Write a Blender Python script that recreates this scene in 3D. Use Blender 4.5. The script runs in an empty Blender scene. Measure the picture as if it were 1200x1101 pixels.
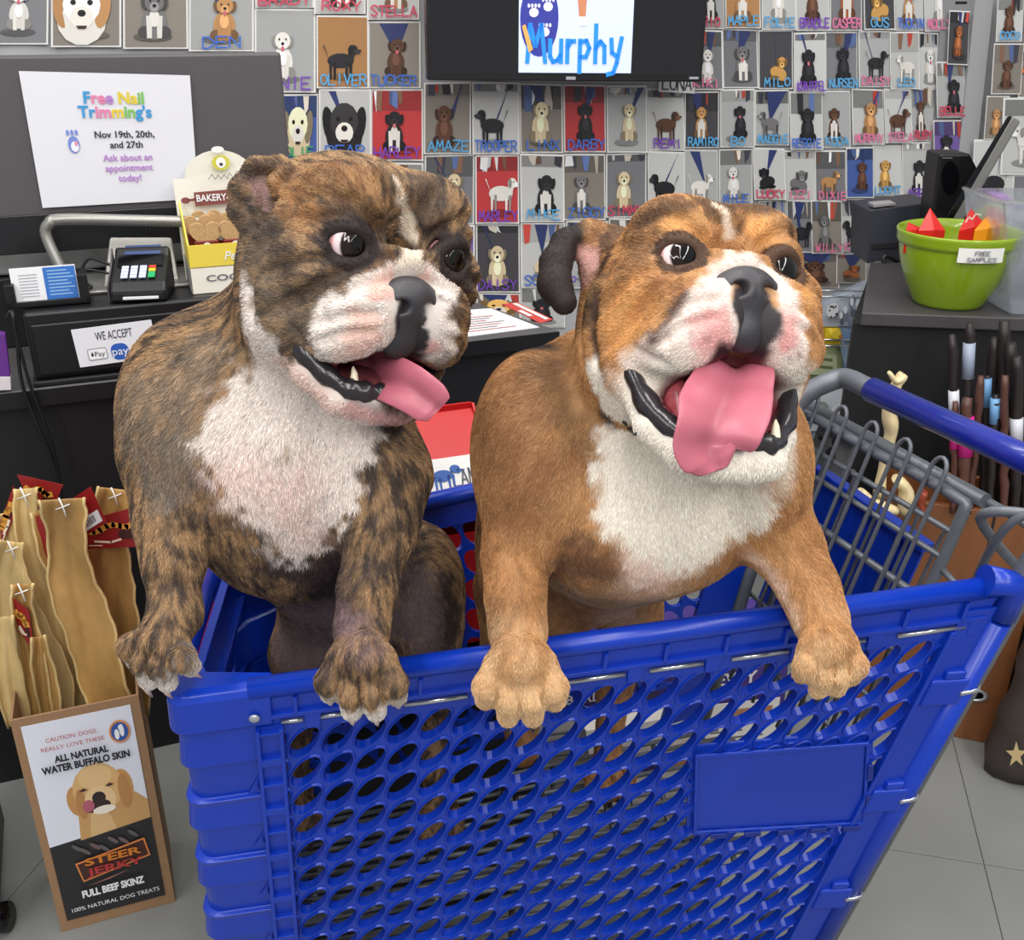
import bpy, bmesh, math, random
import numpy as np
from mathutils import Vector, Matrix
from mathutils.bvhtree import BVHTree
SC = bpy.context.scene
COL = SC.collection
R = math.radians
rnd = random.Random(7)
# ------------------------------------------------------------------ camera, sky, lights, exposure
CAM = Vector((0, 0, 1.55)); PITCH = R(24.0); FPX = 1200.0
cd = bpy.data.cameras.new('camera'); cam = bpy.data.objects.new('camera', cd); COL.objects.link(cam)
cam.location = CAM; cam.rotation_euler = (R(90) - PITCH, 0, 0)
cd.sensor_fit = 'HORIZONTAL'; cd.sensor_width = 36.0; cd.lens = 36.0 * FPX / 1200.0; cd.clip_start = .02
SC.camera = cam
w = bpy.data.worlds.new('store_ambient'); SC.world = w; w.use_nodes = True
w.node_tree.nodes['Background'].inputs[0].default_value = (.93, .96, 1, 1)
w.node_tree.nodes['Background'].inputs[1].default_value = .46
def area(name, loc, sx, sy, power, aim=None, col=(1, .98, .95)):
    l = bpy.data.lights.new(name, 'AREA'); l.shape = 'RECTANGLE'; l.size = sx; l.size_y = sy; l.energy = power; l.color = col
    o = bpy.data.objects.new(name, l); COL.objects.link(o); o.location = loc
    d = (Vector(aim) - Vector(loc)) if aim else Vector((0, 0, -1))
    o.rotation_euler = d.to_track_quat('-Z', 'Y').to_euler()
    return o
for i, x in enumerate((-1.5, 0.0, 1.5)):
    area('ceiling_tube_light', (x, .55, 3.0), .18, 2.4, 31)
    area('ceiling_tube_light', (x, -1.9, 3.0), .3, 2.0, 44)
area('ceiling_tube_light', (.2, 2.15, 3.0), 2.2, .2, 20)
SC.view_settings.view_transform = 'Standard'; SC.view_settings.look = 'None'
SC.view_settings.gamma = 1; SC.view_settings.use_curve_mapping = False; SC.view_settings.exposure = 0.0
# ------------------------------------------------------------------ helpers
SP, CP = math.sin(PITCH), math.cos(PITCH)
def ray(px, py):
    a = (px - 600) / FPX; u = (550.5 - py) / FPX
    return Vector((a, CP + u * SP, -SP + u * CP))
def PY(px, py, Y):                     # point on the vertical plane y = Y
    d = ray(px, py); return CAM + d * (Y / d.y)
def PZ(px, py, Z):                     # point at height Z
    d = ray(px, py); return CAM + d * ((Z - CAM.z) / d.z)
def PL(px, py, p0, n):                 # point on a plane
    d = ray(px, py); return CAM + d * ((Vector(p0) - CAM).dot(n) / d.dot(n))
def lin(c):
    return tuple((v / 12.92 if v <= .04045 else ((v + .055) / 1.055) ** 2.4) for v in c)
def rgb(r, g, b): return lin((r / 255, g / 255, b / 255))
MATS = {}
def mat(name, col=(.5, .5, .5), rough=.5, metal=0., spec=.5, noise=None, bump=None, vcol=False, emit=None, alpha=None, trans=None, coat=0., attr='Col'):
    """noise=(scale, amount[, stretch]) modulates the colour, bump=(scale, strength[, distance])."""
    if name in MATS: return MATS[name]
    m = bpy.data.materials.new(name); m.use_nodes = True; MATS[name] = m
    nt = m.node_tree; b = nt.nodes['Principled BSDF']
    b.inputs['Roughness'].default_value = rough; b.inputs['Metallic'].default_value = metal
    b.inputs['Specular IOR Level'].default_value = spec; b.inputs['Coat Weight'].default_value = coat
    b.inputs['Base Color'].default_value = (*col, 1)
    src = None
    if vcol:
        a = nt.nodes.new('ShaderNodeAttribute'); a.attribute_name = attr; src = a.outputs['Color']
        nt.links.new(src, b.inputs['Base Color'])
    if noise or bump:
        tc = nt.nodes.new('ShaderNodeTexCoord'); mp = nt.nodes.new('ShaderNodeMapping')
        nt.links.new(tc.outputs['Object'], mp.inputs['Vector'])
        if noise and len(noise) > 2: mp.inputs['Scale'].default_value = noise[2]
    if noise:
        n = nt.nodes.new('ShaderNodeTexNoise'); n.inputs['Scale'].default_value = noise[0]; n.inputs['Detail'].default_value = 6
        nt.links.new(mp.outputs[0], n.inputs['Vector'])
        mr = nt.nodes.new('ShaderNodeMapRange'); mr.inputs[1].default_value = .25; mr.inputs[2].default_value = .75
        mr.inputs[3].default_value = 1 - noise[1]; mr.inputs[4].default_value = 1 + noise[1]
        nt.links.new(n.outputs[0], mr.inputs[0])
        vm = nt.nodes.new('ShaderNodeVectorMath'); vm.operation = 'SCALE'
        if src is not None: nt.links.new(src, vm.inputs[0])
        else: vm.inputs[0].default_value = col
        nt.links.new(mr.outputs[0], vm.inputs['Scale']); nt.links.new(vm.outputs[0], b.inputs['Base Color'])
    if bump:
        n2 = nt.nodes.new('ShaderNodeTexNoise'); n2.inputs['Scale'].default_value = bump[0]; n2.inputs['Detail'].default_value = 5
        nt.links.new(mp.outputs[0], n2.inputs['Vector'])
        bp = nt.nodes.new('ShaderNodeBump'); bp.inputs['Strength'].default_value = bump[1]
        bp.inputs['Distance'].default_value = bump[2] if len(bump) > 2 else .002
        nt.links.new(n2.outputs[0], bp.inputs['Height']); nt.links.new(bp.outputs[0], b.inputs['Normal'])
    if emit:
        b.inputs['Emission Color'].default_value = (*col, 1); b.inputs['Emission Strength'].default_value = emit
        if src is not None: nt.links.new(src, b.inputs['Emission Color'])
    if trans is not None:
        b.inputs['Transmission Weight'].default_value = trans
    if alpha is not None: b.inputs['Alpha'].default_value = alpha
    return m
def tag(o, label=None, cat=None, group=None, kind=None):
    if label: o['label'] = label
    if cat: o['category'] = cat
    if group: o['group'] = group
    if kind: o['kind'] = kind
    return o
def link(o, parent=None):
    COL.objects.link(o)
    if parent is not None:
        o.parent = parent; o.matrix_parent_inverse = parent.matrix_basis.inverted()
    return o
def empty(name, loc, label, cat, group=None):
    o = bpy.data.objects.new(name, None); o.location = loc; o.empty_display_size = .05; COL.objects.link(o)
    return tag(o, label, cat, group)
class MB:
    def __init__(s): s.v = []; s.f = []; s.m = []; s.c = []; s.mi = 0; s.col = (1, 1, 1); s.smooth = []
    def add(s, vs, fs, smooth=False):
        b = len(s.v); s.v += [tuple(v) for v in vs]; s.c += [s.col] * len(vs)
        for f in fs: s.f.append(tuple(b + i for i in f)); s.m.append(s.mi); s.smooth.append(smooth)
        return s
    def box(s, lo, hi, M=None, bevel=0):
        x0, y0, z0 = lo; x1, y1, z1 = hi
        if bevel:
            bm = bmesh.new(); bmesh.ops.create_cube(bm, size=1)
            for v in bm.verts: v.co = Vector(((x0 + x1) / 2 + v.co.x * (x1 - x0), (y0 + y1) / 2 + v.co.y * (y1 - y0), (z0 + z1) / 2 + v.co.z * (z1 - z0)))
            bmesh.ops.bevel(bm, geom=list(bm.edges), offset=bevel, segments=2, affect='EDGES', profile=.5)
            vs = [(M @ v.co if M else v.co) for v in bm.verts]; fs = [[v.index for v in f.verts] for f in bm.faces]
            bm.free(); return s.add(vs, fs)
        vs = [Vector(p) for p in ((x0, y0, z0), (x1, y0, z0), (x1, y1, z0), (x0, y1, z0), (x0, y0, z1), (x1, y0, z1), (x1, y1, z1), (x0, y1, z1))]
        if M: vs = [M @ v for v in vs]
        return s.add(vs, [(0, 3, 2, 1), (4, 5, 6, 7), (0, 1, 5, 4), (1, 2, 6, 5), (2, 3, 7, 6), (3, 0, 4, 7)])
    def quadbox(s, q, d):
        """slab from 4 corner points and a depth vector"""
        q = [Vector(p) for p in q]; d = Vector(d); vs = q + [p + d for p in q]
        return s.add(vs, [(0, 1, 2, 3), (7, 6, 5, 4), (0, 4, 5, 1), (1, 5, 6, 2), (2, 6, 7, 3), (3, 7, 4, 0)])
    def tube(s, pts, r, n=8, closed=False, caps=True, flat=1.0):
        pts = [Vector(p) for p in pts]; N = len(pts)
        rr = r if hasattr(r, '__len__') else [r] * N
        vs = []; fs = []; prev = None
        for i, p in enumerate(pts):
            if closed: t = pts[(i + 1) % N] - pts[i - 1]
            else: t = pts[min(i + 1, N - 1)] - pts[max(i - 1, 0)]
            t.normalize()
            if prev is None:
                a = Vector((0, 0, 1)) if abs(t.z) < .9 else Vector((1, 0, 0))
                x = t.cross(a).normalized()
            else:
                x = (prev - t * prev.dot(t)).normalized()
            prev = x; y = t.cross(x)
            for k in range(n):
                a = 2 * math.pi * k / n; vs.append(p + (x * math.cos(a) + y * math.sin(a) * flat) * rr[i])
        for i in range(N if closed else N - 1):
            j = (i + 1) % N
            for k in range(n):
                l = (k + 1) % n; fs.append((i * n + k, i * n + l, j * n + l, j * n + k))
        s.add(vs, fs, True)
        if caps and not closed:
            b = len(s.v) - len(vs)
            s.f.append(tuple(b + k for k in reversed(range(n)))); s.m.append(s.mi); s.smooth.append(False)
            s.f.append(tuple(b + (N - 1) * n + k for k in range(n))); s.m.append(s.mi); s.smooth.append(False)
        return s
    def lathe(s, prof, n=32, M=None, capb=True, capt=False):
        vs = []; fs = []
        for r_, z in prof:
            for k in range(n):
                a = 2 * math.pi * k / n; v = Vector((r_ * math.cos(a), r_ * math.sin(a), z)); vs.append(M @ v if M else v)
        for i in range(len(prof) - 1):
            for k in range(n):
                l = (k + 1) % n; fs.append((i * n + k, i * n + l, (i + 1) * n + l, (i + 1) * n + k))
        if capb: fs.append(tuple(reversed(range(n))))
        if capt: fs.append(tuple((len(prof) - 1) * n + k for k in range(n)))
        return s.add(vs, fs, True)
    def poly(s, pts): return s.add(pts, [tuple(range(len(pts)))])
    def prism(s, pts, d):
        pts = [Vector(p) for p in pts]; d = Vector(d); n = len(pts)
        return s.add(pts + [p + d for p in pts], [tuple(range(n)), tuple(reversed(range(n, 2 * n)))] + [(i, i + n, (i + 1) % n + n, (i + 1) % n) for i in range(n)])
    def build(s, name, mats, parent=None, loc=None, fixn=True, bevel=0):
        me = bpy.data.meshes.new(name)
        vs = s.v
        if loc is not None: L = Vector(loc); vs = [Vector(v) - L for v in vs]
        me.from_pydata(vs, [], s.f); 
        ms = mats if isinstance(mats, (list, tuple)) else [mats]
        for m in ms: me.materials.append(m)
        me.polygons.foreach_set('material_index', s.m); me.polygons.foreach_set('use_smooth', s.smooth)
        ca = me.color_attributes.new('Col', 'FLOAT_COLOR', 'POINT')
        ca.data.foreach_set('color', np.array([(*c, 1) for c in s.c], dtype=np.float32).ravel())
        me.update()
        if fixn:
            bm = bmesh.new(); bm.from_mesh(me); bmesh.ops.recalc_face_normals(bm, faces=bm.faces); bm.to_mesh(me); bm.free()
        o = bpy.data.objects.new(name, me)
        if loc is not None: o.location = loc
        link(o, parent)
        if loc is not None and parent is not None: o.matrix_parent_inverse = parent.matrix_basis.inverted()
        if bevel:
            b = o.modifiers.new('bevel', 'BEVEL'); b.width = bevel; b.segments = 2; b.limit_method = 'ANGLE'; b.angle_limit = R(40)
        return o
def frame_from(q):
    """TL,TR,BR,BL corners -> function (u right, v down, h out) -> point"""
    tl, tr, br, bl = [Vector(p) for p in q]
    n = (tr - tl).cross(bl - tl).normalized()
    if n.dot(CAM - tl) < 0: n = -n
    def f(u, v, h=0.0):
        a = tl.lerp(tr, u); b = bl.lerp(br, u); return a.lerp(b, v) + n * h
    f.n = n; return f
# single-stroke marker lettering on a 4 x 6 grid
G = dict(A='0,0 2,6 4,0|1,2 3,2', B='0,0 0,6 3,6 4,5 3,3 0,3|3,3 4,1.5 3,0 0,0', C='4,5 3,6 1,6 0,4 0,2 1,0 3,0 4,1', D='0,0 0,6 2,6 4,4 4,2 2,0 0,0',
 E='4,6 0,6 0,0 4,0|0,3 3,3', F='4,6 0,6 0,0|0,3 3,3', G='4,5 3,6 1,6 0,4 0,2 1,0 3,0 4,1 4,3 2.5,3', H='0,0 0,6|4,0 4,6|0,3 4,3', I='2,0 2,6', J='3,6 3,1 2,0 1,0 0,1',
 K='0,0 0,6|4,6 0,3 4,0', L='0,6 0,0 4,0', M='0,0 .5,6 2,2 3.5,6 4,0', N='0,0 0,6 4,0 4,6', O='2,0 .5,1 0,3 .5,5 2,6 3.5,5 4,3 3.5,1 2,0', P='0,0 0,6 3,6 4,4.5 3,3 0,3',
 Q='2,0 .5,1 0,3 .5,5 2,6 3.5,5 4,3 3.5,1 2,0|2.5,1.5 4,0', R='0,0 0,6 3,6 4,4.5 3,3 0,3|2,3 4,0', S='4,5 3,6 1,6 0,4.7 4,1.5 3,0 1,0 0,1', T='2,0 2,6|0,6 4,6',
 U='0,6 0,1.5 1,0 3,0 4,1.5 4,6', V='0,6 2,0 4,6', W='0,6 1,0 2,4 3,0 4,6', X='0,0 4,6|0,6 4,0', Y='0,6 2,3 4,6|2,3 2,0', Z='0,6 4,6 0,0 4,0')
def strokes(text, f, u0, v1, uw, vh, thick, mb, h=.001, jit=.06, rr=rnd):
    """marker strokes: text fills u0..u0+uw, its baseline at v1, height vh (in the frame's own units)"""
    n = len(text); cw = uw / max(n, 1)
    for i, ch in enumerate(text):
        if ch not in G: continue
        dy = rr.uniform(-jit, jit) * vh
        for st in G[ch].split('|'):
            pts = [tuple(map(float, p.split(','))) for p in st.split()]
            P = [f(u0 + cw * (i + .1 + .8 * x / 4), v1 + dy - vh * y / 6, h) for x, y in pts]
            ribbon(mb, P, thick, f.n)
def ribbon(mb, P, w_, n):
    for a, b in zip(P[:-1], P[1:]):
        t = (b - a)
        if t.length < 1e-6: continue
        t = t.normalized(); s = t.cross(n) * w_ * .5; e = t * w_ * .3
        mb.add([a - s - e, a + s - e, b + s + e, b - s + e], [(0, 1, 2, 3)])
def text(body, f, u, v, height, m, parent, width=None, h=.0012, bold=0., align='CENTER', shear=0., name='lettering', mi=None, space=1.):
    """flat printed type: centred on (u, v) of the frame; height in metres, width (m) squeezes it"""
    c = bpy.data.curves.new(name, 'FONT'); c.body = body; c.size = 1; c.align_x = align; c.align_y = 'CENTER'; c.offset = bold; c.shear = shear; c.space_character = space; c.resolution_u = 3
    for m_ in (m if isinstance(m, (list, tuple)) else [m]): c.materials.append(m_)
    if mi:
        for i_, k_ in enumerate(mi): c.body_format[i_].material_index = k_
    o = bpy.data.objects.new(name, c); COL.objects.link(o)
    bpy.context.view_layer.update(); d = o.dimensions.copy()
    me = bpy.data.meshes.new_from_object(o.evaluated_get(bpy.context.evaluated_depsgraph_get())); bpy.data.objects.remove(o); bpy.data.curves.remove(c)
    o = bpy.data.objects.new(name, me); COL.objects.link(o); x = (f(min(u + .05, 1), v) - f(u - .05, v)).normalized(); y = f.n.cross(x).normalized()
    sy = height / .72; sx = (width / d.x) if width and d.x > 0 else sy
    M = Matrix((x, y, f.n)).transposed().to_4x4() @ Matrix.Diagonal((sx, sy, 1, 1)); M.translation = f(u, v, h)
    o.matrix_world = M
    if parent is not None:
        o.parent = parent; o.matrix_parent_inverse = parent.matrix_basis.inverted()
    return o
def disc(f, u, v, ru, rv, h=.001, n=14, a0=0., rot=0.):
    out = []
    for k in range(n):
        a = 2 * math.pi * k / n + a0; x = math.cos(a) * ru; y = math.sin(a) * rv
        out.append(f(u + x * math.cos(rot) - y * math.sin(rot), v + x * math.sin(rot) + y * math.cos(rot), h))
    return out
def arcpts(c, r, a0, a1, n, ex, ez):
    return [Vector(c) + Vector(ex) * r * math.cos(a0 + (a1 - a0) * i / n) + Vector(ez) * r * math.sin(a0 + (a1 - a0) * i / n) for i in range(n + 1)]
def smoothpts(pts, n=6):
    """Catmull-Rom"""
    P = [Vector(p) for p in pts]; P = [P[0] * 2 - P[1]] + P + [P[-1] * 2 - P[-2]]; out = []
    for i in range(1, len(P) - 2):
        for k in range(n):
            t = k / n; a, b, c, d = P[i - 1:i + 3]
            out.append(.5 * ((2 * b) + (c - a) * t + (2 * a - 5 * b + 4 * c - d) * t * t + (3 * b - a - 3 * c + d) * t ** 3))
    out.append(P[-2]); return out
# ------------------------------------------------------------------ setting
m_floor = mat('vinyl_floor_grey', rgb(130, 131, 128), .42, noise=(3.5, .10), bump=(260, .12, .0008))
m_joint = mat('floor_joint', rgb(112, 112, 110), .8)
b = MB(); b.box((-3, -1, -.02), (4, 5.2, -.004)); fl = tag(b.build('floor', m_floor), kind='structure')
nx, ny = 5, 5
fdir = R(-13)
for i in range(-2, 5):
    for j in range(0, 5):
        x0, y0 = i * .92 - .35, j * .92 - .12
        b = MB(); M = Matrix.Rotation(fdir, 4, 'Z')
        b.box((x0 + .001, y0 + .001, -.006), (x0 + .9192, y0 + .9192, 0), M)
        b.build('tile', m_floor, fl, bevel=.001)
WT = .2; WY = 2.95                          # the photo wall recedes to the right
WN = Vector((WT, -1, 0)).normalized()
def PW(px, py, h=0.): return PL(px, py, (0, WY, 0) , WN) + WN * h
m_wall = mat('wall_panel_grey', rgb(176, 176, 178), .6, bump=(90, .1))
b = MB(); a0 = Vector((-2.2, WY + WT * -2.2, 0)); a1 = Vector((1.5, WY + WT * 1.5, 0))
b.quadbox([a0, a1, a1 + Vector((0, 0, 2.9)), a0 + Vector((0, 0, 2.9))], (0, .08, 0))
tag(b.build('wall_back', m_wall), kind='structure')
# slotted upright standard and pillar at the right of the photo wall
m_std = mat('slotted_standard_grey', rgb(150, 151, 153), .45, metal=.2)
m_slot = mat('slot_black', rgb(25, 25, 26), .8)
m_pillar = mat('pillar_light_grey', rgb(168, 168, 170), .5)
tr = MB(); q = [PW(1106, -60, .012), PW(1142, -60, .012), PW(1112, 330, .012), PW(1078, 330, .012)]
tr.quadbox(q, -WN * .011); std = tag(tr.build('trim_1', m_std), kind='structure')
f = frame_from(q)
for k in range(24):
    sl = MB(); v = .02 + k * .0405; sl.quadbox([f(.42, v, .0005), f(.8, v, .0005), f(.8, v + .007, .0005), f(.42, v + .007, .0005)], f.n * .0008); sl.build('slot', m_slot, std)
q = [PW(1142, -60, .03), PW(1163, -60, .03), PW(1121, 340, .03), PW(1100, 340, .03)]
b = MB(); b.quadbox(q, -WN * .03); tag(b.build('trim_2', m_pillar), kind='structure')
# right-hand wall piece beyond the pillar
b = MB(); b.quadbox([a1 + Vector((0, .02, 0)), a1 + Vector((1.6, -.05, 0)), a1 + Vector((1.6, -.05, 2.9)), a1 + Vector((0, .02, 2.9))], (0, .06, 0)); tag(b.build('wall_right', m_wall), kind='structure')
# ------------------------------------------------------------------ photo prints on the wall
m_print = mat('photo_print_ink', vcol=True, rough=.38)
m_ink = mat('marker_ink', vcol=True, rough=.5)
INK = dict(blue=rgb(66, 110, 200), sky=rgb(90, 165, 215), red=rgb(205, 70, 95), pink=rgb(222, 120, 160), purple=rgb(120, 70, 180), green=rgb(70, 160, 110), black=rgb(60, 60, 75))
COAT = dict(white=(232, 228, 220), cream=(222, 202, 165), tan=(190, 140, 90), gold=(205, 155, 85), brown=(95, 62, 45), black=(38, 36, 40), grey=(120, 118, 118), rust=(165, 95, 55))
BG = dict(g=(172, 173, 172), d=(125, 125, 128), l=(200, 200, 197), s=(140, 132, 122), r=(190, 60, 62), w=(176, 128, 80), b=(70, 95, 160), p=(120, 95, 165), k=(70, 68, 72))
def jc(c, a, rr): k = 1 + rr.uniform(-a, a); return rgb(*[max(0, min(255, v * k)) for v in c])
def print_sheet(x0, y0, x1, y1, bg, coat, name, ink, pose, idx, q=None, label=None, npos=None, tagw=None, group=True):
    rr = random.Random(idx * 13 + 5)
    tilt = rr.uniform(-.8, .8)
    if q is None: q = [PW(x0 + .5, y0 + tilt), PW(x1 - .5, y0 - tilt), PW(x1 - .5 - tilt, y1 - 1), PW(x0 + .5 - tilt, y1 - 1)]
    hh = .004 + .003 * (idx % 3) + (.013 if x0 > 1080 else 0)
    q = [p + WN * hh for p in q]
    f = frame_from(q); b = MB()
    curl = rr.uniform(.001, .006)
    def g(u, v, h=0): return f(u, v, h + curl * (2 * u - 1) ** 2 * v + curl * .5 * v ** 3)
    g.n = f.n
    b.col = jc((236, 234, 230), .02, rr)
    N = 5
    vs = [g(i / N, j / N) for j in range(N + 1) for i in range(N + 1)]
    fs = [(j * (N + 1) + i, j * (N + 1) + i + 1, (j + 1) * (N + 1) + i + 1, (j + 1) * (N + 1) + i) for j in range(N) for i in range(N)]
    b.add(vs, fs, True); b.add([v - f.n * .0006 for v in vs], [tuple(reversed(x)) for x in fs], True)
    H = [.0010]
    def lay(): H[0] += .00035; return H[0]
    base = BG[bg]
    def P(us, col, a=.04):
        b.col = jc(col, a, rr); h = lay(); b.poly([g(max(.03, min(.97, u)), max(.02, min(.98, v)), h) for u, v in us])
    def strip(u0, v0, u1, v1, col, a=.04):
        b.col = jc(col, a, rr); h = lay(); n = 5
        vv = [g(u0 + (u1 - u0) * i / n, v0 + (v1 - v0) * j / n, h) for j in range(n + 1) for i in range(n + 1)]
        b.add(vv, [(j * (n + 1) + i, j * (n + 1) + i + 1, (j + 1) * (n + 1) + i + 1, (j + 1) * (n + 1) + i) for j in range(n) for i in range(n)], True)
    def E(u, v, ru, rv, col, rot=0., a=.04):
        P([(u + ru * math.cos(t) * math.cos(rot) - rv * math.sin(t) * math.sin(rot), v + rv * math.sin(t) * math.cos(rot) + ru * math.cos(t) * math.sin(rot)) for t in [2 * math.pi * k / 14 for k in range(14)]], col, a)
    strip(.03, .025, .97, .975, base)
    hz = rr.uniform(.12, .4)
    if rr.random() < .75:                                       # clutter of the store behind the dog
        strip(.03, .025, .97, hz, tuple(c * .75 for c in base), .2)
        for k in range(rr.randint(3, 6)):
            u = rr.uniform(.05, .8); w_ = rr.uniform(.06, .2)
            c = rr.choice([(60, 60, 70), (190, 70, 60), (90, 110, 160), (215, 205, 190), (120, 90, 70), (45, 45, 50), (225, 225, 225)])
            P([(u, .03), (u + w_, .03), (u + w_ * rr.uniform(.6, 1.1), hz * rr.uniform(.6, 1.1)), (u + rr.uniform(-.02, .05), hz * rr.uniform(.6, 1.1))], c, .15)
    if rr.random() < .5: P([(rr.uniform(.1, .9), .03), (rr.uniform(.4, .6), .5), (rr.uniform(.42, .62), .5), (rr.uniform(.1, .9) + .02, .03)], (50, 60, 110))
    E(.5 + rr.uniform(-.05, .05), .84, .3, .06, tuple(c * .72 for c in base))
    c = COAT[coat]; dk = tuple(v * .62 for v in c); lt = tuple(min(250, v * 1.22 + 10) for v in c); w2 = rr.random() < .35 and coat in ('black', 'brown', 'tan', 'grey', 'rust')
    cx = .5 + rr.uniform(-.09, .09); cy = rr.uniform(-.03, .05); s = rr.uniform(.9, 1.2); sd = rr.choice((-1, 1))
    if pose == 0:                                               # sitting, facing the camera
        E(cx, .64 + cy, .17 * s, .19 * s, c); E(cx - .13 * s, .76 + cy, .09 * s, .07 * s, dk); E(cx + .13 * s, .76 + cy, .09 * s, .07 * s, dk)
        for sg in (-1, 1): P([(cx + sg * .03 * s, .55 + cy), (cx + sg * .11 * s, .55 + cy), (cx + sg * .1 * s, .84 + cy), (cx + sg * .035 * s, .84 + cy)], c if not w2 else COAT['white'])
        E(cx, .58 + cy, .07 * s, .1 * s, lt if not w2 else COAT['white'])
        hx, hy = cx + rr.uniform(-.03, .03), .38 + cy
        for sg in (-1, 1): E(hx + sg * .13 * s, hy + .01, .045 * s, .075 * s, dk, sg * .3)
        E(hx, hy, .13 * s, .105 * s, c); E(hx, hy + .05 * s, .06 * s, .055 * s, lt); E(hx, hy + .035 * s, .028 * s, .02 * s, (25, 22, 24))
        if rr.random() < .4: E(hx, hy + .095 * s, .03 * s, .03 * s, (215, 110, 120))
        for sg in (-1, 1): E(hx + sg * .055 * s, hy - .02 * s, .015 * s, .012 * s, (20, 18, 18))
    elif pose == 1:                                             # standing, seen from the side
        E(cx, .58 + cy, .27 * s, .11 * s, c)
        for lx in (-.2, -.12, .12, .2): P([(cx + lx * s - .03, .6 + cy), (cx + lx * s + .035, .6 + cy), (cx + lx * s + .02, .84 + cy), (cx + lx * s - .02, .84 + cy)], dk if lx in (-.12, .2) else c)
        hx, hy = cx + sd * .25 * s, .43 + cy
        P([(hx - sd * .14 * s, .62 + cy), (hx + sd * .0, .6 + cy), (hx + sd * .05, hy), (hx - sd * .07 * s, hy - .04)], c)
        E(hx, hy, .1 * s, .075 * s, c); E(hx + sd * .09 * s, hy + .02, .06 * s, .035 * s, lt); E(hx + sd * .145 * s, hy + .01, .02, .015, (25, 22, 24)); E(hx - sd * .05 * s, hy, .04 * s, .07 * s, dk); E(hx + sd * .03, hy - .02, .013, .011, (20, 18, 18))
        P([(cx - sd * .25 * s, .53 + cy), (cx - sd * .36 * s, .36 + cy), (cx - sd * .33 * s, .37 + cy), (cx - sd * .22 * s, .58 + cy)], c)
    elif pose == 2:                                             # head close-up
        E(cx, .62, .36, .36, c); 
        for sg in (-1, 1): E(cx + sg * .3, .5, .11, .26, dk if coat != 'white' else COAT['tan'], sg * .2)
        E(cx, .45, .27, .26, lt); E(cx, .62, .17, .15, (238, 232, 222)); E(cx, .56, .06, .045, (28, 24, 26)); 
        for sg in (-1, 1): E(cx + sg * .12, .42, .04, .035, (25, 20, 18))
        P([(cx - .08, .72), (cx + .08, .72), (cx + .05, .76), (cx - .05, .76)], (60, 35, 35))
    else:                                                       # lying down, seen from above
        E(cx, .68 + cy, .25 * s, .12 * s, c, .15 * sd); E(cx - sd * .12, .76 + cy, .15, .04, dk); E(cx + sd * .14, .78 + cy, .13, .035, c)
        hx, hy = cx + sd * .1, .5 + cy
        E(hx, hy, .13 * s, .1 * s, c); 
        for sg in (-1, 1): E(hx + sg * .12 * s, hy, .04 * s, .08 * s, dk, sg * .3)
        E(hx, hy + .05, .055 * s, .045 * s, lt); E(hx, hy + .035, .025, .018, (25, 22, 24))
        for sg in (-1, 1): E(hx + sg * .05 * s, hy - .02, .014, .012, (20, 18, 18))
    grp = 'photo prints of dogs covering the back wall'
    o = b.build('photo_print', m_print, fixn=False)
    cw = dict(white='white', cream='cream', tan='tan', gold='golden', brown='brown', black='black', grey='grey', rust='rust brown')[coat]
    pw = ('sitting', 'standing', 'close-up', 'lying')[pose]
    where = tagw or ''
    lab = label or (f"photo print of {cw} {pw} dog, name {name} in {ink} marker{where}" if name else f"photo print of {cw} {pw} dog without name{where}")
    tag(o, lab, 'photo', grp)
    if name:
        t = MB(); t.col = INK[ink]
        L = min(len(name), 9); uw = min(.9, .17 * L + .1); vp = npos or .95
        (x_, y_) = (f(1, 0) - f(0, 0)).length, (f(0, 1) - f(0, 0)).length
        strokes(name, g, .5 - uw / 2 + rr.uniform(-.03, .03), vp, uw, .145, .0040, t, H[0] + .0012, rr=rr)
        t.build('name_lettering', m_ink, o, fixn=False)
    return o
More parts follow.
